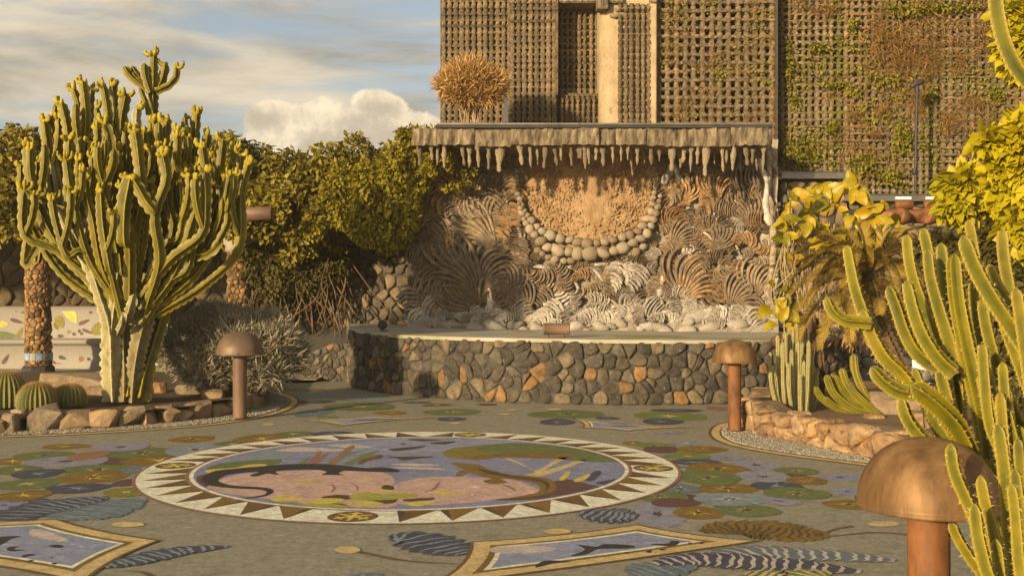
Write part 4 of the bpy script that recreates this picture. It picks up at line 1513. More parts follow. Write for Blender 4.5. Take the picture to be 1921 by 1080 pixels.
necklace([(588, 262), (592, 330), (605, 400), (632, 465), (680, 520), (740, 565), (830, 590), (940, 610), (1060, 592), (1170, 550), (1228, 480), (1248, 400), (1262, 330), (1270, 262)], 3.9, 10.3, .20)
necklace([(600, 420), (640, 520), (685, 578), (730, 618), (775, 638), (840, 648), (915, 660), (995, 655), (1070, 642), (1150, 605), (1210, 572), (1243, 510), (1268, 440), (1286, 370)], 4.2, 12.0, .24)
necklace([(690, 640), (740, 672), (810, 690), (860, 690)], 7, 9, .17)
necklace([(1100, 640), (1160, 650), (1215, 610)], 7, 9, .17)
necklace([(548, 405), (575, 408)], 8, 9, .12)

# ================================================================== CANOPY SLAB + DRIPSTONES
SD = 16.8
cs = thing('canopy_slab', 'rough concrete canopy slab jutting over the relief wall', 'canopy', P(1110, 270, 17.6))
co_ = cs.location.copy()
zl = P(0, 271, SD).z
zt_ = P(0, 242, SD).z
xl, xr = P(772, 0, SD).x, P(1449, 0, SD).x
box('slab', xl - co_.x + .02, xr - co_.x - .02, SD + .07 - co_.y, 18.9 - co_.y, zl - co_.z + .01, zt_ - co_.z + .02, M['concrete'], cs)
x = xl
while x < xr:
    wd = rr.uniform(.22, .62)
    x2 = min(xr, x + wd)
    d = rr.uniform(-.03, .03)
    nu, nv = max(3, int((x2 - x) / .025)), 9
    Vb, Fb = [], []
    za, zb_ = zl - rr.uniform(.0, .03), zt_ + rr.uniform(-.015, .02)
    for jj in range(nv + 2):
        for ii in range(nu + 1):
            u_, v_ = ii / nu, min(1, jj / nv)
            q = Vector((x + (x2 - x) * u_, 0, za + (zb_ - za) * v_))
            bulge = .010 * (math.sin(math.pi * u_) ** .5 + math.sin(math.pi * v_) ** .5) if jj <= nv else 0
            nz = mnoise.fractal(Vector((q.x * 11, 3, q.z * 4)), 1, 2, 5) * .05
            ry = SD + d + .02 - bulge + nz if jj <= nv else SD + .12
            Vb.append((q.x - co_.x, ry - co_.y, q.z + (mnoise.noise(Vector((q.x * 14, 0, v_))) * .02 if jj in (0, nv) else 0) - co_.z))
    for jj in range(nv + 1):
        for ii in range(nu):
            b = jj * (nu + 1) + ii
            Fb.append((b, b + 1, b + nu + 2, b + nu + 1))
    o = link('slab_block', mesh('slab_block', Vb, Fb), M['concrete'], cs)
    x = x2
for (pxa, pxb) in ((820, 1086), (1087, 1449)):
    g_ = thing('roof_gutter', 'long steel roof gutter on the canopy slab, %s length' % ('left' if pxa < 1000 else 'right'), 'gutter', (P((pxa + pxb) / 2, 0, SD).x, SD + .1, zt_ + .05))
    o_ = g_.location
    xa, xb = P(pxa, 0, SD).x - o_.x, P(pxb, 0, SD).x - o_.x
    zz = P(0, 238, SD).z - o_.z
    V = []
    for X in (xa, xb):
        V += [(X, -.10, zz + .055), (X, -.10, zz - .012), (X, -.02, zz - .04), (X, .25, zz - .04), (X, .25, zz + .055), (X, .23, zz + .055), (X, .23, zz - .02), (X, -.08, zz - .0), (X, -.08, zz + .055)]
    Fc = [(i, (i + 1) % 9, 9 + (i + 1) % 9, 9 + i) for i in range(9)]
    link('gutter_channel', mesh('gutter_channel', V, Fc, False), M['darkmetal'], g_)
    box('gutter_lip', xa, xb, -.115, -.102, zz + .032, zz + .058, M['steel'], g_)


def stal_mesh(seed):
    rr_ = random.Random(seed)
    V, Fc = [], []
    n_, k = 14, 9
    ox = oy = 0
    for i in range(n_ + 1):
        t = i / n_
        r = (.5 * (1 - t) ** (.35 + .1 * (seed % 4)) * .75 + .16) * (1 + .26 * math.sin(t * (7 + seed) + seed) + rr_.uniform(-.12, .12))
        if t > .93:
            r *= .55
        ox += rr_.uniform(-.06, .06) + .03 * math.sin(seed)
        for j in range(k):
            a = 2 * math.pi * j / k
            q = r * (1 + .13 * math.sin(a * 2 + seed + t * 3) + rr_.uniform(-.06, .06))
            V.append((ox + q * math.cos(a), oy + q * math.sin(a), -t))
        if i:
            b = (i - 1) * k
            for j in range(k):
                Fc.append((b + j, b + k + j, b + k + (j + 1) % k, b + (j + 1) % k))
    Fc.append(tuple(range(n_ * k, n_ * k + k)))
    return mesh('dripstone', V, Fc)


SM = [stal_mesh(s) for s in range(8)]
for m_ in SM:
    m_.materials.append(M['stalactite'])
ST = [(787, 300, 9), (808, 292, 8), (822, 300, 8), (834, 306, 10), (866, 301, 8), (881, 303, 9), (896, 306, 9), (917, 310, 10), (939, 313, 14), (974, 302, 10), (993, 307, 8), (1007, 300, 7), (1024, 309, 9), (1039, 302, 9), (1052, 293, 8), (1071, 302, 9), (1085, 288, 7), (1090, 289, 8), (1097, 309, 8), (1103, 300, 7), (1120, 291, 7), (1130, 303, 9), (1149, 298, 6), (1165, 293, 7), (1178, 291, 6), (1195, 299, 8), (1222, 300, 10), (1237, 293, 7), (1261, 312, 12), (1286, 296, 10), (1297, 313, 8), (1310, 300, 9), (1326, 322, 12), (1354, 314, 8), (1362, 299, 8), (1378, 311, 11), (1398, 303, 9), (1413, 300, 9), (1433, 316, 8), (1184, 312, 7), (1275, 299, 7), (1389, 306, 7), (1418, 306, 6), (850, 292, 6), (955, 290, 6), (1208, 290, 6), (1340, 292, 6)]
names_ = 'first second third fourth fifth sixth'.split()
for i, (px, py, w_) in enumerate(ST):
    D = SD + .10 + (.0 if i < 39 else .45) + rr.uniform(0, .12)
    ln_ = P(0, 268, D).z - P(0, py, D).z
    o = link('dripstone', SM[i % 8], None, cs)
    o.location = (P(px, 0, D).x - co_.x, D - co_.y, zl + .02 - co_.z)
    s = w_ / F * D * 1.02
    o.scale = (s, s, max(.12, ln_ + .05))
    o.rotation_euler = (rr.uniform(-.05, .05), rr.uniform(-.08, .08), rr.uniform(0, 6))

# ================================================================== TOWER
TZ0, TZ1 = 3.95, 8.2


def rib_mesh(seed, h, wd, dep, amp=.25, pitch=.11):
    """an upright rib of rough blocks"""
    rr_ = random.Random(seed)
    V, Fc = [], []
    n_ = int(h / (pitch / 4))
    for i in range(n_ + 1):
        z = h * i / n_
        blk = (1 - amp, 1.0, 1.06, 1.0)[i % 4]
        e = rr_.uniform(.86, 1.14)
        e2 = rr_.uniform(.86, 1.14)
        sh = rr_.uniform(-.06, .06) * wd
        x0, x1 = -wd / 2 * blk * e + sh, wd / 2 * blk * e2 + sh
        d = -dep * ((1 - amp * 1.5) if i % 4 == 0 else 1.0) * rr_.uniform(.72, 1.22)
        V += [(x0, .05, z), (x0, d * .7, z), (x0 * .5, d * rr_.uniform(.85, 1.1), z), (x1 * .5, d * rr_.uniform(.85, 1.1), z), (x1, d * .7, z), (x1, .05, z)]
        if i:
            b = 6 * (i - 1)
            for k in range(5):
                Fc.append((b + k, b + k + 1, b + 7 + k, b + 6 + k))
    return mesh('rib', V, Fc, True)


tower = thing('stone_tower', 'tall ribbed lava stone tower with an upright recess and a plastered shaft', 'tower', P(1140, 228, 20.6))
to = tower.location.copy()


def tbox(nm, pxa, pxb, D, D2, z0, z1, m, bev=0.0, jit=0.0, par=None, org=None):
    org = to if org is None else org
    return box(nm, P(pxa, 0, D).x - org.x, P(pxb, 0, D).x - org.x, D - org.y, D2 - org.y, z0 - org.z, z1 - org.z, m, par or tower, bev, jit)


def ribs(pxa, pxb, D, pitch_px, wd_px, dep, z0, z1, m, par, org, seed, amp=.25, name='stone_rib', pitch=.115, jit=.6):
    rr_ = random.Random(seed)
    var = [rib_mesh(seed + k, z1 - z0, wd_px / F * D, dep, amp, pitch) for k in range(3)]
    for v in var:
        v.materials.append(m)
    px = pxa + pitch_px / 2
    while px < pxb:
        o = link(name, rr_.choice(var), None, par)
        p = P(px + rr_.uniform(-jit, jit), 0, D)
        o.location = (p.x - org.x, D - rr_.uniform(0, .02) - org.y, z0 - org.z)
        o.scale = (rr_.uniform(.9, 1.1), rr_.uniform(.8, 1.2), 1)
        px += pitch_px


def courses(pxa, pxb, D, z0, z1, pitch, hgt, dep, m, par, org, seed, name='stone_course'):
    rr_ = random.Random(seed)
    z = z0 + pitch / 2
    wdt = P(pxb, 0, D).x - P(pxa, 0, D).x
    while z < z1:
        V, Fc = [], []
        n_ = max(2, int(wdt / .07))
        for i in range(n_ + 1):
            X = wdt * i / n_
            zz = rr_.uniform(-.012, .012)
            h2 = hgt / 2 * rr_.uniform(.7, 1.2)
            dd = -dep * rr_.uniform(.7, 1.15)
            V += [(X, .05, zz - h2), (X, dd, zz - h2 * .6), (X, dd, zz + h2 * .6), (X, .05, zz + h2)]
            if i:
                b = 4 * (i - 1)
                for k in range(3):
                    Fc.append((b + k, b + 4 + k, b + 5 + k, b + k + 1))
        o = link(name, mesh(name, V, Fc, False), m, par)
        o.location = (P(pxa, 0, D).x - org.x, D - org.y, z - org.z)
        z += pitch


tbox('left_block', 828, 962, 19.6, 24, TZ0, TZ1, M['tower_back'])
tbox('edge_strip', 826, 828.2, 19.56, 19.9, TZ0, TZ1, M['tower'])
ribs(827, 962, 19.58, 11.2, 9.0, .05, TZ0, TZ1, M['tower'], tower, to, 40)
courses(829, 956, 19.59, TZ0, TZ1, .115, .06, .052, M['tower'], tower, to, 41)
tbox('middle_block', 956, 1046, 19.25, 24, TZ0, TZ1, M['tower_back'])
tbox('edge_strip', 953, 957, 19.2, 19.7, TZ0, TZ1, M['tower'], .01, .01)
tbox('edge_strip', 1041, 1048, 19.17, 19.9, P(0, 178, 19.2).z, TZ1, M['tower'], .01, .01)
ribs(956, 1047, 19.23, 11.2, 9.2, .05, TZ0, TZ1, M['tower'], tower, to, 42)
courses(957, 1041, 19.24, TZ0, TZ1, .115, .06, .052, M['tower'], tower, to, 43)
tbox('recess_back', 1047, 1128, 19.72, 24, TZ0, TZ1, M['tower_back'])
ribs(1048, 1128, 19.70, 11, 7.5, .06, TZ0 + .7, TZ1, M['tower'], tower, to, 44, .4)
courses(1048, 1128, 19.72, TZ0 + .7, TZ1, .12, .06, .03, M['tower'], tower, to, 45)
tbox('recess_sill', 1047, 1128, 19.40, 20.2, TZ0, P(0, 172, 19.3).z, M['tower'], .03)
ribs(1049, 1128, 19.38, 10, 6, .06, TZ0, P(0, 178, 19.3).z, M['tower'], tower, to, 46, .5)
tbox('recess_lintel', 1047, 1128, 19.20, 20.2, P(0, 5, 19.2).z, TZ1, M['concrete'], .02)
# plastered shaft with a rounded left corner
V, Fc = [], []
shx0, shx1 = P(1126, 0, 18.95).x, P(1233, 0, 18.95).x
prof_ = [(shx0, 20.2), (shx0, 19.25)] + [(shx0 + .22 * (1 - math.cos(a)), 19.25 - .30 * math.sin(a)) for a in [rad(15 * k) for k in range(1, 7)]] + [(shx1, 18.95), (shx1, 20.2)]
for z in (TZ0, TZ1):
    V += [(a - to.x, b - to.y, z - to.z) for a, b in prof_]
k = len(prof_)
Fc = [(i, (i + 1) % k, k + (i + 1) % k, k + i) for i in range(k)] + [tuple(range(k, 2 * k))]
link('plastered_shaft', mesh('plastered_shaft', V, Fc, False), M['tower_plain'], tower)
ribs(1158, 1222, 18.94, 10.7, 7.4, .075, TZ0 + .12, P(0, 8, 18.9).z, M['tower'], tower, to, 47, .35)
courses(1160, 1222, 18.95, TZ0 + .12, P(0, 8, 18.9).z, .10, .05, .035, M['tower'], tower, to, 48)
tbox('corner_strip', 1219, 1232, 18.86, 19.0, TZ0 + .05, TZ1, M['tower_plain'], .012, .01)
tbox('corner_block', 1120, 1142, 18.78, 19.1, P(0, 17, 18.8).z, TZ1, M['concrete'], .015, .01)
tbox('top_beam', 1142, 1170, 18.85, 19.1, P(0, 4, 18.8).z, TZ1, M['concrete'], .015, .01)
tbox('top_beam', 1219, 1234, 18.80, 19.1, P(0, 5, 18.8).z, TZ1, M['concrete'], .015, .01)
for kx, ky in ((1139, 30), (1147, 18), (1151, 28)):
    o = link('stone_lump', rock_mesh('stone_lump', kx, 2, .4, (1, .6, .6)), M['tower_plain'], tower)
    q = P(kx + 14, ky, 18.92)
    o.location = (q.x - to.x, q.y - to.y, q.z - to.z)
    o.scale = (.09, .09, .07)
# lattice bay
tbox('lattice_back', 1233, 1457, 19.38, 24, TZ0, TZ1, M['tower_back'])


def lattice(pxa, pxb, D, pitch_px, bar_px, z0, z1, dep, m, par, org, seed, holes=1.0):
    rr_ = random.Random(seed)
    px = pxa + 3
    wb = bar_px / F * D
    while px < pxb:
        var = rib_mesh(rr_.randint(0, 9999), z1 - z0, wb, dep, .22, pitch_px / F * D)
        o = link('upright_bar', var, m, par)
        o.location = (P(px + rr_.uniform(-.8, .8), 0, D).x - org.x, D - org.y, z0 - org.z)
        o.rotation_euler = (0, rad(rr_.uniform(-.25, .25)), 0)
        px += pitch_px * rr_.uniform(.93, 1.07)
    courses(pxa, pxb, D - .005, z0, z1, pitch_px / F * D, wb * .95, dep * .9, m, par, org, seed + 1, 'cross_bar')


lattice(1233, 1457, 19.1, 16.2, 10.4, TZ0, TZ1, .10, M['tower'], tower, to, 60)
box('lattice_floor', P(1233, 0, 19).x - to.x, P(1457, 0, 19).x - to.x, 18.95 - to.y, 19.5 - to.y, TZ0 - .25 - to.z, TZ0 - to.z, M['concrete'], tower)

# mossy ribbed wall to the right
gw = thing('mossy_wall', 'high ribbed stone wall overgrown with moss and dry plants', 'wall', P(1700, 360, 19.6))
go = gw.location.copy()
z0g = 3.15
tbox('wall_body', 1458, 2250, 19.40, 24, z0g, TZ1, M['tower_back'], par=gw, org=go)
for (a, b, sd_, pc) in ((1459, 1630, 70, 13.2), (1631, 1760, 73, 12.6), (1761, 2120, 76, 13.6)):
    dd = 19.34 + (.05 if a == 1631 else 0)
    ribs(a, b, dd, pc, 8.4, .095, z0g, TZ1, M['tower_moss'], gw, go, sd_, .35, pitch=.13, jit=1.2)
    courses(a, b, dd + .0, z0g, TZ1, .125, .075, .09, M['tower_moss'], gw, go, sd_ + 1)
box('corner_post', P(1456, 0, 18.9).x - go.x, P(1460, 0, 18.9).x - go.x, 18.9 - go.y, 19.4 - go.y, .9 - go.z, TZ1 - go.z, M['tower_back'], gw, .01)


def growth(name, n, m, size, thr, sc_, seed, blade=True, x0=1462, x1=2120, y0=-160, y1=362, par=None, org=None, D=19.25, biasf=None):
    """thin wild growth spread over a wall in ragged patches"""
    pos, dirs, up = [], [], []
    k = 0
    while len(pos) < n and k < n * 30:
        k += 1
        px, py = NR.uniform(x0, x1), NR.uniform(y0, y1)
        q = mnoise.fractal(Vector((px * sc_, py * sc_ * 1.2, seed)), 1, 2, 5) + (biasf(px, py) if biasf else 0)
        if q < thr + NR.uniform(-.12, .25):
            continue
        p = P(px, py, D + NR.uniform(-.06, .08))
        pos.append((p.x - org.x, p.y - org.y, p.z - org.z))
        dirs.append((NR.normal() * .8, -.45 + NR.normal() * .3, NR.normal() * .6 - .25))
    bv, bf = (BLADE_V, BLADE_F) if blade else (LEAF_V, LEAF_F)
    n = len(pos)
    return kind(link(name, inst(name, bv, bf, np.array(pos), frames(np.array(dirs), up=NR.normal(size=(n, 3)) * .6 + np.array([0, -.6, 1])), NR.uniform(size * .4, size * 1.3, n), None, m), None, par), 'stuff')


growth('dry_growth', 10000, M['drymoss'], .13, .10, .012, 5.5, par=gw, org=go, biasf=lambda x, y: .35 * math.exp(-((x - 1720) / 130) ** 2 - ((y - 110) / 110) ** 2) - .12)
growth('moss_growth', 7000, M['moss'], .06, .16, .014, 9.1, False, par=gw, org=go, biasf=lambda x, y: .3 * math.exp(-((x - 1560) / 120) ** 2 - ((y - 270) / 70) ** 2))
growth('dry_growth', 2600, M['drymoss'], .09, .12, .02, 2.2, True, 1236, 1452, -20, 228, tower, to, 19.02)
growth('moss_growth', 1400, M['moss'], .05, .2, .02, 4.2, False, 1236, 1452, -20, 228, tower, to, 19.02)

# tufts of moss and dry growth: each cushion a thing
def tuft(name, label, cat_, c, r, n, ms, m, blade=True, group=None, base=None, flat_=.45, down=0.2, mesh_v=None):
    t = thing(name, label, cat_, c, group)
    d = NR.normal(size=(n, 3))
    d /= np.linalg.norm(d, axis=1, keepdims=True)
    rad__ = NR.random(n) ** .45
    pos = NR.normal(size=(n, 3)) * np.array(r) * (.5 if blade or m is M['moss'] else .55)
    dirs = d + np.array([0, -.5, -down]) + NR.normal(size=(n, 3)) * .45
    bv, bf = (BLADE_V, BLADE_F) if blade else (LEAF_V, LEAF_F)
    R = frames(dirs, up=NR.normal(size=(n, 3)) * .5 + np.array([0, 0, 1.0]))
    if blade:
        bf2 = [(0, 1, 2), (0, 2, 3), (3, 2, 4)]
    else:
        bf2 = bf
    var = np.clip(.5 * NR.random(n) + .5 * (d[:, 2] * .5 + .3), 0, 1)
    o = kind(link('foliage', inst('foliage', bv, bf2, pos, R, NR.uniform(ms * .6, ms * 1.3, n), var, m), None, t), 'stuff')
    return t


mi = 0
places = ['near the tower corner', 'high under the top edge', 'beside the lamp post', 'low over the steel ledge', 'in the middle of the wall']


USED = set()


def where_label(px, py, rx_, ry_, k):
    a = 'flat' if rx_ > ry_ * 1.8 else 'tall' if ry_ > rx_ * 1.4 else 'small' if rx_ * ry_ < 230 else 'broad'
    b = ('olive moss' if k == 'm' else 'dry plant')
    h_ = 'near the top edge' if py < 50 else 'in the upper half' if py < 140 else 'at mid height' if py < 235 else 'low down'
    if px < 1458:
        s = 'of the tower lattice'
    else:
        s = 'of the wall, ' + ('by the tower' if px < 1530 else 'right of the tower' if px < 1615 else 'left of the lamp post' if px < 1695 else 'beside the lamp post' if px < 1745 else 'right of the lamp post' if px < 1815 else 'far right')
    l = '%s %s %s %s' % (a, b, h_, s)
    assert len(l.split()) < 19, l
    n = 0
    for e in ('', ', the lower one', ', the wider one', ', the smaller one'):
        if l + e not in USED:
            l += e
            break
    USED.add(l)
    return l


for (px, py, rx_, ry_, k) in [(1700, 20, 40, 10, 'm'), (1780, 14, 60, 9, 'm'), (1660, 150, 30, 12, 'm'), (1650, 60, 22, 60, 'd'), (1690, 90, 40, 50, 'd'), (1740, 110, 45, 45, 'd'), (1600, 45, 8, 12, 'm'), (1480, 120, 7, 50, 'm'), (1500, 285, 40, 26, 'm'),
                              (1535, 90, 12, 10, 'm'), (1570, 160, 20, 6, 'm'), (1600, 170, 14, 8, 'm'), (1690, 255, 16, 24, 'm'), (1745, 175, 12, 12, 'm'), (1870, 180, 14, 14, 'm'), (1620, 310, 30, 22, 'm'), (1600, 215, 18, 18, 'd'), (1820, 190, 30, 18, 'd'),
                              (1720, 190, 26, 40, 'd'), (1780, 230, 24, 30, 'd'), (1860, 60, 35, 40, 'd'), (1345, 8, 30, 10, 'm'), (1550, 20, 30, 14, 'd'), (1670, 330, 26, 14, 'm'), (1860, 260, 40, 16, 'd'), (1800, 120, 22, 22, 'd'), (1560, 240, 8, 10, 'm'), (1490, 190, 8, 12, 'm'), (1640, 250, 14, 10, 'd'), (1655, 205, 18, 16, 'd')]:
    D = 19.22
    ar = rx_ * ry_
    tuft('moss_cushion' if k == 'm' else 'dry_plant', where_label(px, py, rx_, ry_, k), 'moss' if k == 'm' else 'dry plant', P(px, py, D), (rx_ / F * D, .10, ry_ / F * D), int(min(1500, ar * .55 + 90)), .07 if k == 'm' else .10, M['moss'] if k == 'm' else M['drymoss'], blade=(k == 'd'), group='moss cushions on the high wall' if k == 'm' else 'dry plants on the high wall', down=.5)

# steel ledges
for (xa, xb, ya, yb, D, lb, gl) in ((1458, 1586, 323, 335, 18.2, 'brushed steel gutter ledge just right of the relief wall', 1), (1586, 1772, 365, 377, 18.1, 'thin steel ledge above the rusty spotlight tubes', 1)):
    t = thing('steel_ledge', lb, 'ledge', P((xa + xb) / 2, ya, D))
    o_ = t.location
    xa_, xb_ = P(xa, 0, D).x - o_.x, P(xb, 0, D).x - o_.x
    hh = (yb - ya) / F * D
    box('front_plate', xa_, xb_, 0, .012, -hh, 0, M['steel'], t, .003)
    box('shelf_plate', xa_, xb_, .013, .9, -hh * .95, -hh * .95 + .02, M['steel'], t)
    box('top_lip', xa_, xb_, -.03, .02, .002, .012, M['steel'], t)
box_t = thing('ledge_panel', 'dark box shelf under the thin steel ledge', 'shelf', P(1700, 395, 18.25))
box('shelf_board', -.95, .75, -.05, .12, -.12, .02, M['darkmetal'], box_t, .01)

# wall light on a dark curved pipe
wl = thing('wall_lamp', 'thin black lamp post with an angled head in front of the mossy wall', 'lamp', P(1719, 372, 18.6))
o_ = wl.location
lp = lambda px, py, D=18.6: P(px, py, D) - o_
tube('pole', [lp(1717, 366), lp(1718, 300), lp(1719, 230), lp(1721, 168)], .025, M['darkmetal'], wl)
tube('bracket', [lp(1721, 172), lp(1720, 162), lp(1718, 158)], .035, M['darkmetal'], wl)
tube('lamp_head', [lp(1709, 164), lp(1718, 157), lp(1733, 154)], .05, M['darkmetal'], wl, sides=10, rfun=lambda t, i: .035 + .02 * math.sin(3 * t))
tube('coupling', [lp(1716, 316), lp(1716, 328)], .045, M['darkmetal'], wl)

# ================================================================== PLANTERS
def bed_surface(name, g, z, zb, m, bump=.04, seed=1):
    """soil: a gently uneven sheet over an outline g (world xy), standing zb..z"""
    bm = bmesh.new()
    a = sum(g[i - 1][0] * g[i][1] - g[i][0] * g[i - 1][1] for i in range(len(g)))
    if a < 0:
        g = g[::-1]
    vs = [bm.verts.new((p[0], p[1], z)) for p in g]
    f = bm.faces.new(vs)
    bmesh.ops.triangulate(bm, faces=[f])
    for _ in range(5):
        lng = [e for e in bm.edges if e.calc_length() > .28]
        if not lng:
            break
        bmesh.ops.subdivide_edges(bm, edges=lng, cuts=1)
        bmesh.ops.triangulate(bm, faces=bm.faces[:])
    for v in bm.verts:
        v.co.z += mnoise.fractal(v.co * 1.5 + Vector((seed, 0, 0)), 1, 2, 4) * bump
    me = bpy.data.meshes.new(name)
    bm.to_mesh(me)
    bm.free()
    me.polygons.foreach_set('use_smooth', [True] * len(me.polygons))
    return kind(link(name, me, m), 'structure')


def hull_rock(name, seed, sx, sy, sz, m, parent=None, n=22, org=(0, 0, 0), fine=.02, bevel=.12):
    rr_ = random.Random(seed)
    bm = bmesh.new()
    for _ in range(n):
        v = Vector((rr_.gauss(0, 1), rr_.gauss(0, 1), rr_.gauss(0, 1))).normalized()
        v = Vector((max(-.8, min(.8, v.x * 1.15)), max(-.8, min(.8, v.y * 1.15)), max(-.8, min(.8, v.z * 1.15))))
        bm.verts.new(v)
    r = bmesh.ops.convex_hull(bm, input=bm.verts)
    bmesh.ops.delete(bm, geom=list({e for e in r['geom_interior'] + r['geom_unused'] if isinstance(e, bmesh.types.BMVert)}), context='VERTS')
    bmesh.ops.bevel(bm, geom=bm.edges[:], offset=bevel, segments=2, affect='EDGES', profile=.6, clamp_overlap=True)
    bmesh.ops.triangulate(bm, faces=bm.faces[:])
    lng = [e for e in bm.edges if e.calc_length() > .35]
    bmesh.ops.subdivide_edges(bm, edges=lng, cuts=1)
    bmesh.ops.triangulate(bm, faces=bm.faces[:])
    off = Vector((seed * 1.7, seed * .9, 0))
    for v in bm.verts:
        k = 1 + .10 * mnoise.fractal(v.co * 1.6 + off, 1, 2, 4)
        v.co = Vector((v.co.x * sx, v.co.y * sy, v.co.z * sz)) * k * 1.12
    me = bpy.data.meshes.new(name)
    bm.to_mesh(me)
    bm.free()
    me.polygons.foreach_set('use_smooth', [True] * len(me.polygons))
    try:
        me.set_sharp_from_angle(angle=rad(38))
    except Exception:
        pass
    return me


def rim(name, label, px_pts, px_tops, m, seed, w0=.16, w1=.36, px=True):
    """a rim of boulders standing along a ground line"""
    t = thing(name, label, 'stone edging', G(*px_pts[len(px_pts) // 2]))
    o_ = t.location.copy()
    g = catmull([G(*p) for p in px_pts], n=8)
    hs = catmull([Vector((h, 0, 0)) for h in px_tops], n=8)
    L_ = [0]
    for i in range(1, len(g)):
        L_.append(L_[-1] + (g[i] - g[i - 1]).length)
    rr_ = random.Random(seed)
    u = 0
    k = 0
    while u < L_[-1]:
        wd = rr_.uniform(w0, w1)
        i = min(range(len(L_)), key=lambda q: abs(L_[q] - (u + wd / 2)))
        h = hs[min(i, len(hs) - 1)].x * rr_.uniform(.66, .98)
        d = (g[min(i + 1, len(g) - 1)] - g[max(i - 1, 0)]).normalized()
        nrm_ = Vector((-d.y, d.x, 0))
        me = hull_rock('edging_rock', seed * 100 + k, wd * .64, rr_.uniform(.13, .19), h * .62, m, n=rr_.randint(14, 24))
        o = link('edging_rock', me, m, t)
        c = g[i] + nrm_ * .15
        o.location = (c.x - o_.x, c.y - o_.y, h * .40)
        o.rotation_euler = (rr_.uniform(-.12, .12), rr_.uniform(-.2, .2), math.atan2(d.y, d.x) + rr_.uniform(-.15, .15))
        u += wd
        k += 1
        if rr_.random() < .25:
            o = link('edging_rock', hull_rock('edging_rock', seed * 100 + k + 50, .09, .09, .07, m), m, t)
            o.location = (c.x - o_.x + rr_.uniform(-.1, .1), c.y - o_.y + .05, h * .88)
    return t


lpts = [(-400, 848), (-280, 836), (-170, 826), (-60, 819), (0, 815), (60, 811), (130, 808), (200, 805), (260, 801), (320, 795), (370, 789), (420, 781), (470, 772), (495, 762), (510, 748), (500, 738)]
rim('left_bed_edging', 'rim of brown angular rocks round the left cactus bed', lpts, [.28, .28, .28, .28, .28, .30, .31, .29, .26, .26, .24, .24, .26, .22, .2, .2], M['ochre_dim'], 5)
gl = [(g_.x, g_.y + .12) for g_ in catmull([G(*p) for p in lpts], n=4)]
bed_surface('soil_bed', gl + [(-4.0, 18.4), (-9.6, 18.6), (-9.6, 12.5)], .17, 0, M['soil'])
# right bed: a low retaining wall of big smooth ochre boulders set in mortar
rpts = [(1520, 768), (1455, 772), (1425, 780), (1408, 795), (1412, 806), (1440, 817), (1490, 827), (1540, 837), (1590, 849), (1640, 860), (1700, 872), (1800, 885), (1980, 900)]
rgp = catmull([G(*p) for p in rpts], n=4)
rpath = Path([(p.x, p.y) for p in rgp])
rw = wall('right_bed_wall', 'low wall of smooth golden boulders round the right cactus bed', rpath, 0, .33, .26, .21, M['ochre'], 33, gap=.003, depth=.10, thick=.22, cat_='stone edging', mm='ochre_dim', cut=.13, jit=.48, ztop=lambda u: .31 + .03 * math.sin(u * 3) + .02 * math.sin(u * 7 + 1) - .05 * min(1, max(0, (u - 3) / 2)))
for i in range(1, 13):
    u = rpath.len * (i / 13)
    c = rpath.at(u, -.10)
    o = link('capping_rock', hull_rock('capping_rock', 900 + i, RND.uniform(.13, .2), RND.uniform(.09, .13), RND.uniform(.035, .06), None, bevel=.2), M['ochre'], rw)
    o.location = (c.x - rw.location.x, c.y - rw.location.y, .255)
    o.rotation_euler = (0, 0, RND.uniform(0, 3))
bed_surface('soil_bed', [(p.x, p.y + .08) for p in rgp] + [(8.5, 14.0), (8.5, 16.2), (3.6, 16.2)], .19, 0, mat('gravelly_soil', (.20, .13, .07), (.32, .22, .12), 20, .95, 1.0, 90, bdist=.03, spots=[((.42, .32, .20), 70, .62, .7)]))
# loose rocks in the beds
for (px, py, z, sx, sz, m, lb) in [(190, 742, .17, .22, .10, 'ochre_dim', 'low grey brown rock at the foot of the big candelabra cactus'), (370, 738, .17, .34, .10, 'ochre_dim', 'long brown rock in the soil behind the candelabra cactus'), (300, 735, .17, .10, .10, 'ochre', 'small orange rock behind the candelabra trunk'), (150, 724, .17, .62, .15, 'ochre_dim', 'long low boulder behind the barrel cacti'),
                                   (215, 716, .17, .3, .12, 'ochre_dim', 'brown boulder left of the candelabra trunk'), (400, 745, .17, .16, .08, 'ochre_dim', 'flat rock under the silver shrub'), (1690, 772, .19, .42, .17, 'ochre_dim', 'dark boulder behind the leaning cactus'), (1640, 786, .19, .12, .05, 'ochre', 'pale flat rock beside the leaning cactus'), (1600, 758, .19, .09, .04, 'ochre', 'small pale rock under the palm'),
                                   (1750, 800, .19, .35, .12, 'ochre', 'golden boulder behind the near cactus')]:
    o = link('rock', hull_rock('rock', int(px), sx, sx * .6, sz, None), M[m])
    o.location = G(px, py, z) + Vector((0, 0, sz * .45))
    tag(o, lb, 'rock')

# raised walk behind the left bed
box('side_path', -13.5, -3.3, 18.3, 22.0, .05, .06, M['i_floor'])
kind(bpy.data.objects['side_path'], 'structure')

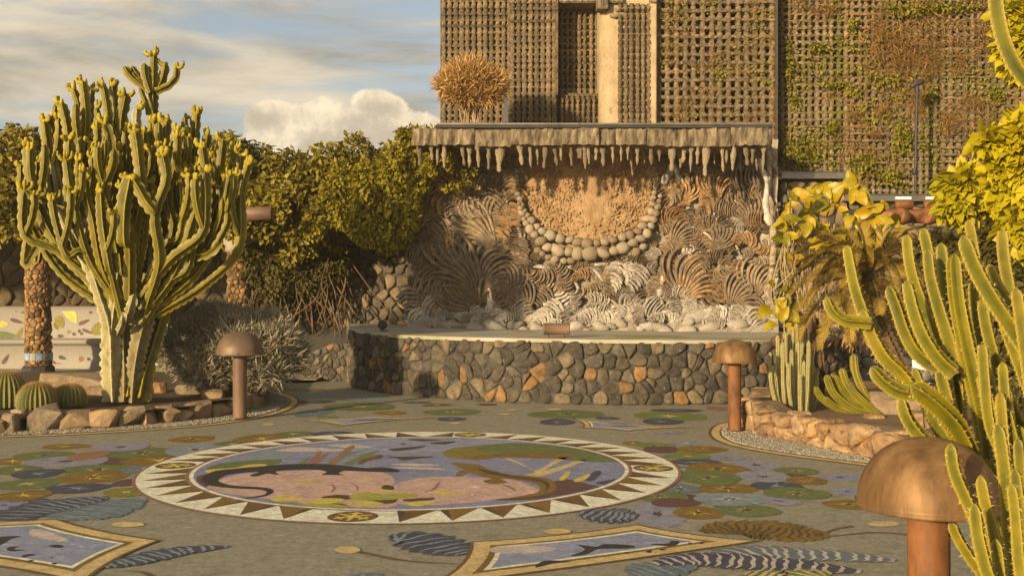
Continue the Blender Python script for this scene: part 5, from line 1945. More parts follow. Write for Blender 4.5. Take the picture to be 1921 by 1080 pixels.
# ================================================================== LAMPS
def bollard(label, base, hgt, dia, mp, md):
    t = thing('mushroom_lamp', label, 'lamp', base, 'mushroom shaped garden lamps')
    r = dia / 2
    hd = dia * .50
    pr = dia * .148
    V, Fc = lathe([(pr * 1.0, 0), (pr, .02), (pr, hgt - hd * .7), (pr, hgt - hd * .5)], 28)
    link('pole', mesh('pole', V, Fc), M[mp], t)
    V, Fc = lathe([(pr * 1.0, .001), (pr * 1.12, .004), (pr * 1.12, .012), (pr * 1.0, .014)], 28)
    link('base_collar', mesh('base_collar', V, Fc), M[mp], t)
    prof = [(r * .985, hgt - hd - .004), (r * 1.0, hgt - hd), (r * 1.0, hgt - hd * .96), (r * .985, hgt - hd * .95), (r * .99, hgt - hd * .90)]
    for k in range(1, 14):
        a = rad(90 * k / 14) * .985 + .08
        prof.append((r * .985 * math.cos(a) ** .92, hgt - hd * .92 + hd * .92 * math.sin(a)))
    prof.append((.004, hgt))
    inner = [(.01, hgt - .012)] + [(r * .96 * math.cos(rad(a)), hgt - hd * .92 + (hd * .9 - .01) * math.sin(rad(a))) for a in range(80, -1, -10)] + [(r * .96, hgt - hd - .003), (r * .985, hgt - hd - .004)]
    V, Fc = lathe(prof + inner, 44)
    d = link('lamp_hood', mesh('lamp_hood', V, Fc), M[md], t)
    V, Fc = lathe([(pr * 1.02, hgt - hd * .55), (pr * .8, hgt - hd * .5), (pr * .5, hgt - hd * .2), (.01, hgt - hd * .12)], 20)
    link('lamp_glass', mesh('lamp_glass', V, Fc), M['white'], t)
    for a in (.3, 2.4, 4.5):
        V, Fc = lathe([(.001, .006), (.006, .005), (.008, 0)], 8)
        s = link('screw', mesh('screw', V, Fc), M['darkmetal'], d)
        s.location = (r * .995 * math.cos(a - 1.7), r * .995 * math.sin(a - 1.7), hgt - hd * .93)
        s.rotation_euler = (0, rad(90), a - 1.7)
    return t


bollard('shaded brown mushroom lamp standing before the silver shrub', G(450, 783, .03), 1.05, .565, 'rust_dim', 'dome_dim')
bollard('rust orange mushroom lamp on the gravel before the stage wall', G(1378, 806, .03), 1.00, .495, 'rust', 'dome')
nb = P(1742, 820, 4.15)
bollard('nearest mushroom lamp with big bronze hood beside the green cactus', (nb.x, 4.15, 0), 1.03, .530, 'rust', 'dome')

# floodlights on the stage
fl = thing('stage_spotlight', 'rusty cylinder spotlight lying on two feet on the stage edge', 'spotlight', (P(1044, 0, 15.35).x, 15.35, .895))
r_ = .083
L2 = .187
V, Fc = lathe([(.001, -L2), (r_ * .92, -L2), (r_, -L2 + .01), (r_, -L2 * .93), (r_ * .985, -L2 * .92), (r_ * .985, L2 * .92), (r_, L2 * .93), (r_, L2 - .01), (r_ * .92, L2), (.001, L2)], 28)
c_ = link('cylinder_body', mesh('cylinder_body', V, Fc), M['rust_dim'], fl)
c_.rotation_euler = (0, rad(90), 0)
c_.location = (0, 0, .125)
for s in (-.11, .11):
    box('foot', s - .012, s + .012, -.05, .05, .0, .012, M['darkmetal'], fl)
    box('bracket', s - .006, s + .006, -.012, .012, .012, .06, M['darkmetal'], fl)
f2 = thing('disc_spotlight', 'small dark disc shaped spotlight on the left end of the stage', 'spotlight', (P(717, 0, 17.0).x, 17.0, .915))
V, Fc = lathe([(.001, -.04), (.05, -.04), (.072, .02), (.072, .05), (.001, .05)], 24)
c_ = link('lamp_head', mesh('lamp_head', V, Fc), M['darkmetal'], f2)
c_.rotation_euler = (rad(78), 0, rad(14))
c_.location = (0, 0, .10)
box('foot', -.03, .09, -.05, .05, 0, .02, M['darkmetal'], f2)
tube('stem', [(0, 0, .02), (0, 0, .06)], .015, M['darkmetal'], f2, n=4)
f3 = thing('tilted_spotlight', 'rusty round spotlight at the right end of the stage behind the pale cacti', 'spotlight', P(1462, 640, 15.2) - Vector((0, 0, .11)))
V, Fc = lathe([(.001, -.10), (.085, -.10), (.10, .06), (.10, .09), (.085, .08), (.001, .03)], 24)
c_ = link('lamp_head', mesh('lamp_head', V, Fc), M['rust_dim'], f3)
c_.rotation_euler = (rad(70), 0, rad(20))
c_.location = (0, 0, .12)
box('foot', -.05, .05, -.05, .05, 0, .02, M['darkmetal'], f3)

# rusty tube lights at the right and the one under the hedge
tl_ = thing('tube_spotlights', 'long rusty tube light under the thin steel ledge', 'spotlight', P(1710, 420, 16.6))
o_ = tl_.location.copy()


def hcyl(nm, pxa, pxb, py, r_px, D, m, par, org, tilt=0):
    a, b = P(pxa, py, D) - org, P(pxb, py + tilt, D) - org
    ln2 = (b - a).length / 2
    r2 = r_px / F * D
    V, Fc = lathe([(.001, -ln2), (r2 * .93, -ln2), (r2, -ln2 + .012), (r2, ln2 - .012), (r2 * .93, ln2), (.001, ln2)], 26)
    o = link(nm, mesh(nm, V, Fc), m, par)
    o.location = (a + b) / 2
    o.rotation_euler = (b - a).to_track_quat('Z', 'Y').to_euler()
    return o


hcyl('long_tube', 1640, 1778, 406, 13, 16.6, M['rust'], tl_, o_)
for (x_, w_) in ((1682, 16), (1733, 14)):
    s = hcyl('tube_lamp', x_, x_ + 18, 406, 15, 16.35, M['rust'], tl_, o_)
    s.rotation_euler = (rad(80), 0, rad(-60))
for (a, b, lb) in ((1680, 1712, 'left small rusty tube light above the long tube'), (1734, 1772, 'right small rusty tube light above the long tube')):
    t = thing('small_tube_light', lb, 'spotlight', P((a + b) / 2, 392, 16.8))
    hcyl('tube_lamp', a, b, 384, 8, 16.8, M['rust'], t, t.location)
    box('blue_glass', -.12, .12, .02, .05, .15, .19, M['signwhite'], t)
hl = thing('hedge_spotlight', 'brown tube light jutting out from under the hedge', 'spotlight', P(488, 412, 17.6))
s = hcyl('tube_lamp', 460, 511, 401, 13, 17.6, M['rust_dim'], hl, hl.location)
tube('mounting_arm', [P(470, 401, 17.65) - hl.location, P(455, 405, 18.6) - hl.location, P(450, 420, 19.4) - hl.location], .02, M['darkmetal'], hl)
sg = tag(link('small_sign', bpy.data.meshes.new('small_sign')), 'small blank white name plate between the near cactus stems', 'sign')
bm = bmesh.new()
bmesh.ops.create_cube(bm, size=1)
for v in bm.verts:
    v.co = Vector((v.co.x * .16, v.co.y * .01, v.co.z * .09))
bm.to_mesh(sg.data)
bm.free()
sg.data.materials.append(M['signwhite'])
sg.location = P(1727, 685, 10.5)
sg.rotation_euler = (rad(-35), rad(10), 0)
st_ = tube('sign_stake', [(0, .02, -.02), (0, .03, -.30), (0, .03, -1.0)], .006, M['darkmetal'], sg)

# ================================================================== PILLARS, BENCH
def pillar(label, px, D, wpx, ytop, ycap, ybot, tile=False, cap=True):
    c = P(px, 0, D)
    zb, zt2 = .06, P(0, ytop, D).z
    t = thing('stone_pillar', label, 'pillar', (c.x, D, zb), 'pillars carrying the hedge')
    r = wpx / 2 / F * D
    rr_ = random.Random(int(px))
    V, Fc = lathe([(r * .93, 0), (r * .93, zt2 - zb)], 20)
    link('core', mesh('core', V, Fc), M['mortar'], t)
    circ = 2 * math.pi * r
    for poly in cells(circ, zt2 - zb, .10, .085, int(px) + 5):
        def f(u, v, d):
            a = u / r
            return ((r * .93 + d) * math.cos(a), (r * .93 + d) * math.sin(a), v)
        cxm = sum(p[0] for p in poly) / len(poly)
        if math.sin(cxm / r) > .35:
            continue        # the side turned away stays bare core
        link('stone', stone_mesh('stone', poly, f, .004, rr_.uniform(.012, .032), rr_), M['pillar'], t)
    if cap:
        V, Fc = lathe([(r * 1.0, zt2 - zb - .10), (r * 1.15, zt2 - zb - .09), (r * 1.17, zt2 - zb), (r * 1.3, zt2 - zb + .04), (r * 1.45, zt2 - zb + .30), (r * 1.0, zt2 - zb + .42)], 18)
        link('capital', mesh('capital', V, Fc), M['capital'], t)
    V, Fc = lathe([(r * 1.35, -.06), (r * 1.35, .10), (r * 1.2, .14), (r * .9, .16)], 8)
    link('plinth', mesh('plinth', V, Fc, False), M['darkmetal'], t)
    if tile:
        z = P(0, 668, D).z - zb
        for k in range(14):
            a = 2 * math.pi * k / 14
            V, Fc = [], []
            for da in (0, .2, .42):
                for zz, rr2 in ((z - .065, r * 1.1), (z + .065, r * 1.1)):
                    V.append((rr2 * math.cos(a + da), rr2 * math.sin(a + da), zz))
            Fc = [(0, 2, 3, 1), (2, 4, 5, 3)]
            link('band_tile', mesh('band_tile', V, Fc, False), M['bluetile'] if k % 2 else M['white'], t)
    return t


pillar('stone clad pillar with a blue tile band behind the candelabra cactus', 72, 19.6, 46, 445, 420, 700, True)
pillar('stone clad pillar with a pale collar above the silver shrub', 449, 19.3, 44, 462, 420, 590, False)
# bench: white mosaic, rolled seat, patterned back
bn = thing('mosaic_bench', 'long curved white mosaic bench with leaf patterns behind the pillars', 'bench', (P(150, 0, 21).x, 21, .06))
bo = bn.location.copy()


def bench_part(nm, prof, m):
    V, Fc = [], []
    nseg = 40
    for i in range(nseg + 1):
        px = -380 + (700) * i / nseg
        cur = min(1.2, ((px - 100) / 260) ** 2 * .35)
        for (dy, z) in prof:
            q = P(px, 0, 21)
            V.append((q.x - bo.x, 21 + dy - cur - bo.y, z - .06))
        if i:
            k = len(prof)
            b = (i - 1) * k
            for j in range(k - 1):
                Fc.append((b + j, b + j + 1, b + k + j + 1, b + k + j))
    return link(nm, mesh(nm, V, Fc), m, bn)


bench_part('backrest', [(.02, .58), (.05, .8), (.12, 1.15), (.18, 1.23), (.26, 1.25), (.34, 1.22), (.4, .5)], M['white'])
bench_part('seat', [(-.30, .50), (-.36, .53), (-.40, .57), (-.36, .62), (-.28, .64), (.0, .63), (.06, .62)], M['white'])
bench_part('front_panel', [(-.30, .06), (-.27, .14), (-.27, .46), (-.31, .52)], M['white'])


def bench_leaf(px, py, w_, h_, rot, m, back=True):
    k = 12
    pts = []
    for i in range(k):
        a = 2 * math.pi * i / k
        x_, y_ = w_ * math.cos(a), h_ * math.sin(a) * (1 - .35 * math.cos(a))
        pts.append((px + x_ * math.cos(rot) - y_ * math.sin(rot), py + x_ * math.sin(rot) + y_ * math.cos(rot)))
    V = []
    for (a, b) in pts:
        cur = ((a - 100) / 260) ** 2 * .35
        D = 21 - cur
        z = P(a, b, D).z
        if back:
            zz = min(1.15, max(.6, z))
            dy = .02 + (zz - .58) * (.10 / .57) if zz < 1.15 else .12
            dy = np.interp(zz, [.58, .8, 1.15], [.02, .05, .12])
        else:
            zz = min(.46, max(.15, z))
            dy = -.27
        q = P(a, 0, 21)
        V.append((q.x - bo.x, 21 + dy - .006 - cur - bo.y, zz - .06))
    link('inlaid_leaf' if w_ > 7 else 'inlaid_berry', mesh('inlaid_leaf', V, [tuple(range(k))], False), M['i_' + m], bn)


rr = random.Random(5)
Zt = lambda a, b: (a / 2.572, 400 + b / 2.572)
for (x_, y_, w_, h_, ro, m) in [(75, 520, 34, 9, .3, 'maroon'), (95, 575, 28, 12, -1.2, 'olive'), (30, 588, 50, 17, .1, 'green'), (15, 535, 22, 14, 0, 'yellow'), (330, 485, 55, 26, .9, 'yellow'), (282, 525, 34, 22, 1.0, 'olive'), (265, 545, 20, 10, 1, 'ochre'),
                                (400, 525, 30, 9, -.4, 'maroon'), (420, 570, 30, 7, .4, 'maroon'), (330, 572, 11, 9, 0, 'rust'), (355, 582, 9, 8, 0, 'navy'), (380, 568, 8, 8, 0, 'navy'), (290, 592, 16, 8, 0, 'maroon'), (470, 560, 30, 32, .5, 'olive'), (430, 478, 10, 7, 0, 'maroon'), (70, 468, 10, 8, 0, 'maroon'), (100, 478, 10, 6, 0, 'ochre'), (480, 470, 10, 10, 0, 'navy'), (392, 580, 8, 7, 0, 'maroon')]:
    a, b = Zt(x_, y_)
    bench_leaf(a, b, w_ / 2.572, h_ / 2.572, ro, m)
for (x_, y_, w_, h_, ro, m) in [(20, 698, 14, 12, 0, 'rust'), (62, 700, 30, 9, -1.0, 'maroon'), (105, 730, 14, 9, 0, 'rust'), (255, 700, 14, 10, 0, 'maroon'), (285, 712, 22, 7, .5, 'maroon'), (315, 724, 14, 9, 0, 'rust'), (330, 692, 20, 9, .3, 'navy'), (422, 697, 14, 14, 0, 'rust'), (458, 698, 9, 8, 0, 'navy'), (480, 725, 18, 4, 0, 'maroon'), (350, 735, 14, 4, 0, 'ochre')]:
    a, b = Zt(x_, y_)
    bench_leaf(a, b, w_ / 2.572, h_ / 2.572, ro, m, False)
link_ = hull_rock('green_cushion_stone', 3, .28, .2, .12, None, bevel=.3)
o = tag(link('green_mosaic_mound', link_, M['i_green']), 'small rounded green mosaic mound behind the candelabra trunk', 'mosaic seat')
o.location = P(300, 696, 18.9)

# ================================================================== CANDELABRA CACTUS
def star(ribs, depth, sharp=.5):
    """profile of a ribbed stem: peaks with attribute 1, flanks and valleys 0"""
    pr = []
    for i in range(ribs):
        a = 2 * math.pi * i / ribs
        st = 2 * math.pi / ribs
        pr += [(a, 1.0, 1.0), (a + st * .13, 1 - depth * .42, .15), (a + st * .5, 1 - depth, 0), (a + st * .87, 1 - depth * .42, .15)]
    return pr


def stem(name, pts, r0, r1, ribs, depth, m, parent, step=.03, scal=.0, wl_=.10, tip=True, teeth=0.0, org=None, seed=0, swell=0.0, age=0.0, spines=0.0):
    c = catmull(pts, step=step)
    if org is not None:
        c = [p - org for p in c]
    n = len(c)
    ln_ = [0]
    for i in range(1, n):
        ln_.append(ln_[-1] + (c[i] - c[i - 1]).length)
    tot = ln_[-1]

    def radius(t, i):
        u = ln_[i]
        r = r0 + (r1 - r0) * (u / tot)
        if tip:
            e = tot - u
            if e < r * 1.3:
                r *= max(.18, math.sqrt(max(0, 1 - ((r * 1.3 - e) / (r * 1.3)) ** 2)))
        if swell:
            r *= 1 + swell * math.sin(u * 5.1 + seed)
        return r
    base = star(ribs, depth)
    if scal or teeth:
        def mk(j):
            def fn(i):
                u = ln_[i]
                v = 1 + scal * abs(math.sin(math.pi * u / wl_ + j * 1.3 + seed)) - scal * .5
                if teeth:
                    v += teeth * (1 if i % 2 else 0)
                return v
            return fn
        base = [(a, (mk(j) if at == 1.0 else f), at) for j, (a, f, at) in enumerate(base)]
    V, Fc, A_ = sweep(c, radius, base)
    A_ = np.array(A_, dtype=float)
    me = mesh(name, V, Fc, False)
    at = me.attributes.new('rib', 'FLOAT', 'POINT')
    at.data.foreach_set('value', A_.astype(np.float32))
    if age:
        kk = len(base)
        ag = [min(1, max(0, (age - ln_[i] / tot) / .18)) for i in range(n) for _ in range(kk)] + [0]
        me.attributes.new('age', 'FLOAT', 'POINT').data.foreach_set('value', np.array(ag, dtype=np.float32))
    ob = link(name, me, m, parent)
    if spines:
        kk = len(base)
        pos, d = [], []
        nxt = 0
        for i in range(2, n - 1):
            if ln_[i] < nxt:
                continue
            nxt = ln_[i] + spines
            for j in range(0, kk, 4):
                p = Vector(V[i * kk + j])
                o_ = (p - c[i]).normalized()
                for _ in range(4):
                    pos.append(p[:])
                    v = o_ + Vector((rr.gauss(0, .55), rr.gauss(0, .55), rr.gauss(0, .55)))
                    d.append(v[:])
        if pos:
            q = inst('spines', [(-.07, 0, 0), (.07, 0, 0), (0, 1, 0)], [(0, 1, 2)], np.array(pos), frames(np.array(d)), NR.uniform(.008, .017, len(pos)), None, M['spine'])
            kind(link('spines', q, None, ob), 'stuff')
    return ob, c


CD = 13.4
cc = thing('candelabra_cactus', 'huge many armed candelabra cactus rising from the left bed', 'cactus', P(236, 752, CD))
cco = cc.location.copy()
rr = random.Random(17)


def bud(tipw, dirv, rad_, parent, n=None, big=1.0):
    """a knot of short knobbly new shoots at an arm's end"""
    Vs, Fs = [], []
    for k in range(n or rr.randint(3, 6)):
        a = rr.uniform(0, 6.28)
        sp_ = rr.uniform(.025, .095) * big
        tp = Vector((math.cos(a) * sp_, math.sin(a) * sp_ * .8, rr.uniform(.02, .11) * big))
        base_ = Vector(tipw) - dirv * .03
        pts = [base_, base_ + tp * .5 + Vector((tp.x * .5, tp.y * .5, 0)), base_ + tp + Vector((tp.x * .1, tp.y * .1, .02))]
        c = catmull(pts, n=4)
        pr = [(2 * math.pi * j / 8, (lambda jj: (lambda i: 1 + .3 * ((i + jj) % 2)))(j), 0) for j in range(8)]
        rb = rad_ * rr.uniform(.45, .8)
        V, Fc, _ = sweep(c, lambda t, i: rb * (1.0 + .12 * math.sin(i * 2.5)) * (1 if t < .8 else .75), pr)
        b = len(Vs)
        Vs += V
        Fs += [tuple(q + b for q in f) for f in Fc]
    link('bud_knot', mesh('bud_knot', Vs, Fs), M['cac_bud'], parent)


def arm(px_pts, w0, w1, dy=0.0, buds=True, m='cac_body', nbud=None, dys=None, ribs_=4, big=1.0, scal=.30):
    k = len(px_pts)
    pts = []
    for i, (a, b) in enumerate(px_pts):
        D = CD + (dys[i] if dys else dy * min(1, i / max(1, k - 2)))
        pts.append(P(a, b, D))
    r0, r1 = w0 / 2 / F * CD, w1 / 2 / F * CD
    o, c = stem('arm', pts, r0, r1, ribs_, .52, M[m], cc, .03, scal, rr.uniform(.09, .14), org=cco, seed=rr.uniform(0, 6), swell=.10)
    if buds:
        bud(c[-1], (c[-1] - c[-2]).normalized(), r1 * .62, o, nbud, big)
    return o


# trunks
arm([(212, 752), (210, 700), (209, 655), (208, 615)], 40, 32, 0, False, 'cac_trunk')
arm([(208, 640), (203, 600), (190, 560), (172, 505), (150, 455), (125, 415), (105, 385)], 28, 24, -.2, False, 'cac_trunk')
arm([(207, 640), (213, 590), (219, 545), (221, 511)], 26, 17, -.1, False, 'cac_trunk')
arm([(233, 754), (234, 700), (232, 650), (230, 600), (222, 560)], 36, 26, .15, False, 'cac_wood')
arm([(248, 754), (252, 700), (260, 650), (272, 600), (284, 550), (292, 480), (292, 430)], 38, 24, .05, False, 'cac_wood')
arm([(262, 750), (272, 700), (290, 640), (312, 560), (330, 480), (340, 420)], 34, 22, .5, False, 'cac_body')
arm([(240, 752), (245, 680), (250, 600), (250, 520), (245, 430)], 40, 28, .7, False, 'cac_body')
arm([(236, 600), (246, 575), (252, 552)], 22, 14, -.25, False, 'cac_trunk')
arm([(222, 625), (232, 600), (230, 585)], 16, 10, -.3, False, 'cac_trunk')
# the high leader
arm([(285, 420), (287, 300), (287, 205), (288, 120), (289, 100)], 30, 15, .3, True, dys=[.5, .5, .4, .35, .35], nbud=5, big=1.1)
arm([(280, 172), (262, 158), (246, 145), (232, 125)], 14, 17, .35, False, dys=[.38] * 4)
arm([(280, 160), (264, 148), (252, 133), (248, 124)], 13, 12, .4, False, dys=[.45] * 4)
arm([(282, 175), (274, 150), (271, 135), (271, 119)], 14, 16, .3, False, dys=[.3] * 4)
arm([(292, 175), (304, 150), (309, 130), (310, 118)], 14, 17, .3, True, dys=[.4] * 4, nbud=3, big=.8)
arm([(292, 172), (315, 162), (330, 145), (332, 124)], 13, 16, .3, True, dys=[.3] * 4, nbud=4, big=.8)
arm([(280, 215), (272, 190), (266, 175), (262, 165)], 12, 11, .3, False, dys=[.25] * 4)
# tips of the arms: (x, y, width, depth)
TIPS = [(53, 272, 22, -.1), (84, 225, 17, .3), (104, 195, 15, .5), (116, 193, 19, .1), (139, 168, 17, .4), (155, 152, 18, .1), (172, 165, 15, .6), (194, 160, 17, .2), (211, 156, 16, .5), (236, 177, 20, .3), (257, 200, 18, .1), (197, 228, 20, -.3), (183, 237, 14, 0),
        (130, 256, 20, -.2), (113, 264, 14, .3), (253, 244, 22, -.35), (270, 246, 14, 0), (278, 248, 16, .4), (288, 226, 19, .2), (313, 226, 18, .1), (300, 234, 14, .6), (334, 243, 18, -.1), (352, 250, 16, .4), (369, 212, 18, .5), (362, 218, 12, .8), (390, 250, 15, .5), (419, 260, 15, .2), (380, 272, 20, -.2),
        (306, 288, 20, -.4), (243, 330, 22, -.5), (369, 308, 15, -.1), (385, 318, 18, -.4), (412, 348, 16, .1), (440, 276, 14, .6), (452, 288, 14, .3), (468, 304, 16, .1), (42, 311, 16, .1), (46, 352, 16, -.2), (60, 340, 12, .2), (150, 232, 16, .5), (166, 262, 15, .2),
        (215, 205, 14, .7), (232, 232, 14, .8), (180, 200, 13, .8), (330, 270, 14, .7), (405, 282, 14, .7), (425, 300, 15, .5), (398, 300, 14, .9), (90, 262, 14, .7), (70, 300, 13, .5), (100, 300, 14, .2), (345, 320, 15, -.2), (150, 300, 16, .9), (205, 300, 14, .9), (270, 310, 14, 1.0), (320, 330, 14, .9), (433, 325, 14, 0), (160, 330, 18, -.3), (285, 340, 16, -.2), (215, 280, 18, -.1)]
for k in range(26):
    a_ = rr.uniform(-1, 1)
    TIPS.append((243 + 190 * a_ + rr.uniform(-8, 8), 235 + 95 * abs(a_) ** 1.5 + rr.uniform(0, 110), rr.uniform(12, 17), rr.uniform(-.7, 1.0)))
for i, (tx, ty, w_, dy) in enumerate(TIPS):
    off = tx - 243
    ax_ = abs(off) / 200
    hx = 243 + off * (.15 + .14 * rr.random())
    hy = 610 - ax_ * 40 + rr.uniform(-55, 25)
    if ty < 300 and ax_ < .5:
        hy -= rr.uniform(0, 160)
        hx = 243 + off * .5
    # swing out, then up
    m1 = (hx + off * .40, hy - 60 - (1 - ax_) * 40)
    m2 = (tx - off * .11 * (1 if ax_ > .3 else .5) + rr.uniform(-14, 14), (ty + hy) / 2 - 5 + rr.uniform(-40, 35))
    m3 = (tx + rr.uniform(-11, 11) - off * .02, ty + rr.uniform(40, 75))
    pts = [(hx, hy), m1, m2, m3, (tx, ty)]
    arm(pts, max(15, w_ * .95) * rr.uniform(.85, 1.1), w_ * rr.uniform(.95, 1.15), dy, True, 'cac_body' if rr.random() < .93 else 'cac_trunk', dys=[dy * .3, dy * .7, dy, dy, dy])
    # side shoots
    for _q in range(rr.choice((0, 1, 1, 2))):
        s_ = rr.choice((-1, 1))
        q = rr.uniform(.15, .6)
        bx, by = m2[0] + (m3[0] - m2[0]) * q, m2[1] + (m3[1] - m2[1]) * q
        hh = rr.uniform(50, 110)
        if by - hh > 190:
            arm([(bx, by), (bx + s_ * 10, by - hh * .35), (bx + s_ * 15, by - hh * .7), (bx + s_ * 15, by - hh)], 13, rr.uniform(12, 17), dy, rr.random() < .8, dys=[dy - .02, dy - .07, dy - .12, dy - .12], big=.8)
arm([(105, 372), (80, 372), (60, 368), (42, 352)], 18, 15, -.2, True, dys=[-.2] * 4, nbud=4)
arm([(245, 330), (258, 350), (275, 380), (292, 400)], 16, 24, -.4, False, dys=[-.5] * 4)
arm([(350, 478), (370, 480), (395, 475), (415, 455)], 22, 18, 0, False, dys=[0, -.1, -.2, -.2])

# ================================================================== BARREL CACTI
def barrel(label, px, py, rpx, hpx, ribs, D):
    base = P(px, py, D)
    t = thing('barrel_cactus', label, 'cactus', (base.x, D, .17), 'barrel cacti in the left bed')
    r = rpx / F * D
    h = hpx / F * D
    V, Fc, A_ = [], [], []
    nr_, k = 22, ribs * 4
    for i in range(nr_ + 1):
        t_ = i / nr_
        ph = -0.35 + (math.pi / 2 + .35) * t_
        for j in range(k):
            a = 2 * math.pi * j / k
            q = (1.0, .955, .90, .955)[j % 4]
            rr2 = r * max(.03, math.cos(ph)) ** .85 * q * (1 + (.015 if j % 4 == 0 and i % 2 else 0))
            V.append((rr2 * math.cos(a), rr2 * math.sin(a), h * (.30 + .70 * math.sin(ph)) - .0))
            A_.append((1.0, .2, 0, .2)[j % 4])
        if i:
            b = (i - 1) * k
            for j in range(k):
                Fc.append((b + j, b + (j + 1) % k, b + k + (j + 1) % k, b + k + j))
    me = mesh('ribbed_body', V, Fc, False)
    me.attributes.new('rib', 'FLOAT', 'POINT').data.foreach_set('value', np.array(A_, dtype=np.float32))
    link('ribbed_body', me, M['barrel'], t)
    pos, d, s = [], [], []
    for j in range(ribs):
        a = 2 * math.pi * j / ribs
        for i in range(1, 26):
            ph = -0.25 + (math.pi / 2 + .2) * i / 26
            c = Vector((math.cos(a) * math.cos(ph), math.sin(a) * math.cos(ph), math.sin(ph)))
            q = (r * max(.03, math.cos(ph)) ** .85 * math.cos(a), r * max(.03, math.cos(ph)) ** .85 * math.sin(a), h * (.30 + .70 * math.sin(ph)))
            top = ph > .9
            for _ in range(10 if top else 5):
                pos.append(q)
                v = c + Vector((rr.gauss(0, .7), rr.gauss(0, .7), rr.gauss(0, .7)))
                d.append(v[:])
                s.append(rr.uniform(.018, .035) * (1.15 if top else 1))
    bv = [(-.022, 0, 0), (.022, 0, 0), (0, 1, 0)]
    kind(link('spines', inst('spines', bv, [(0, 1, 2)], np.array(pos), frames(np.array(d)), np.array(s), None, M['spine_red']), None, t), 'stuff')


barrel('tall barrel cactus cut by the left picture edge', 12, 750, 38, 68, 26, 12.9)
barrel('round barrel cactus with golden spines, middle of the three', 69, 765, 37, 50, 26, 12.75)
barrel('smallest barrel cactus, nearest the candelabra trunk', 131, 760, 31, 42, 24, 13.1)

# ================================================================== FOREGROUND CEREUS
fc = thing('tall_green_cactus', 'big branching green column cactus filling the right foreground', 'cactus', (2.0, 4.6, 0))
fo = fc.location.copy()
rr = random.Random(4)


def cer(px_pts, w0, w1, D, ribs_=4, dD=0.0, m='cereus', wmul=1.0):
    k = len(px_pts)
    pts = [P(a, b, D + dD * (1 - i / (k - 1))) for i, (a, b) in enumerate(px_pts)]
    r0, r1 = w0 * .93 / 2 / F * D, w1 * .93 / 2 / F * D
    # pts run tip -> root; reverse so that it grows towards the tip
    pts = pts[::-1]
    o, c = stem('cactus_stem', pts, r0 * 1.04, r1 * 1.04, ribs_, .54, M[m], fc, .011, 0, .1, org=fo, seed=rr.uniform(0, 6), teeth=.085, swell=.035, spines=.026, age=(.42 if k > 6 else .22 if k > 5 else .08))
    # spines along the ribs
    return o


Z3 = lambda p: tr(1400, 300, 1.929, p)
Z4 = lambda p: tr(1250, 600, 2.25, p)
# roots are (last point); depth D at the tip, D+dD at the root
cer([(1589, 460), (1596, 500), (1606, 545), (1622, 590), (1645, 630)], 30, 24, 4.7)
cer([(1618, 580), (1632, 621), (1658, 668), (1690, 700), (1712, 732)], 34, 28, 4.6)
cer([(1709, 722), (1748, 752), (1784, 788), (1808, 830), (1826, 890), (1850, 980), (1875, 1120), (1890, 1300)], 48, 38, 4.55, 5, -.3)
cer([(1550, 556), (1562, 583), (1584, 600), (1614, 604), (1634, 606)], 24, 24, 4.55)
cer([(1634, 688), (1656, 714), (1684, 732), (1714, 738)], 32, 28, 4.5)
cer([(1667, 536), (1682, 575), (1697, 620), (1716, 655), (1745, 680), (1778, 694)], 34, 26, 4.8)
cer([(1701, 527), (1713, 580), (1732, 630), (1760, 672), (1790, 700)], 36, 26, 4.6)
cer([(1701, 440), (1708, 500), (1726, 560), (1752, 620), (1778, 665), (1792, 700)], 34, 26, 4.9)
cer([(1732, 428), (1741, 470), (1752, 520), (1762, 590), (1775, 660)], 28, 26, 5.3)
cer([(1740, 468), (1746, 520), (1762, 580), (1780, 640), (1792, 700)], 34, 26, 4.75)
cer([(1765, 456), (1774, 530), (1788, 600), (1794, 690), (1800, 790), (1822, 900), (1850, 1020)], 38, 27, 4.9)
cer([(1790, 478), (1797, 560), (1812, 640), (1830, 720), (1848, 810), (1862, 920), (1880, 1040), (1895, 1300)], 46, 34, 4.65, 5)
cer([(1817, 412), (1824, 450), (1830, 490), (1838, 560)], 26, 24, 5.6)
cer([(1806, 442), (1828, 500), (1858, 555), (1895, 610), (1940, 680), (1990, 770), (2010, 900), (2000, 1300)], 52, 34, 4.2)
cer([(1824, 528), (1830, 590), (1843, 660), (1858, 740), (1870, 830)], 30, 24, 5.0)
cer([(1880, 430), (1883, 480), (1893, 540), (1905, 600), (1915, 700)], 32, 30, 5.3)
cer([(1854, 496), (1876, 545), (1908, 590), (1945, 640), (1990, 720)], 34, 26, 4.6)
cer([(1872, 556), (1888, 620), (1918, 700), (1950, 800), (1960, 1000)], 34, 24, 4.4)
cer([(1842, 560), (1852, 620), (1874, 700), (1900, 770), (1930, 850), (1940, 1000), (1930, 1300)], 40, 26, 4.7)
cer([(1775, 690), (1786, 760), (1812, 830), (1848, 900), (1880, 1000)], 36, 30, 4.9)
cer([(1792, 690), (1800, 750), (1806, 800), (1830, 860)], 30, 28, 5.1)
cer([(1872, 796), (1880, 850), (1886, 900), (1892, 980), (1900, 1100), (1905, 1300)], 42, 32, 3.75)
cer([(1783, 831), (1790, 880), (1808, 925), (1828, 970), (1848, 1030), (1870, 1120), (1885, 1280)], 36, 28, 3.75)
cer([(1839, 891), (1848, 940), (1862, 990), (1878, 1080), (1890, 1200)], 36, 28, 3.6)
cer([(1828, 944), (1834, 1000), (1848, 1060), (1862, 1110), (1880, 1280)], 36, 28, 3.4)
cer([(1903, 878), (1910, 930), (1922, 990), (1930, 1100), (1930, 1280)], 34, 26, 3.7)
cer([(1897, 906), (1904, 960), (1910, 1040), (1915, 1100), (1915, 1280)], 34, 26, 3.45)
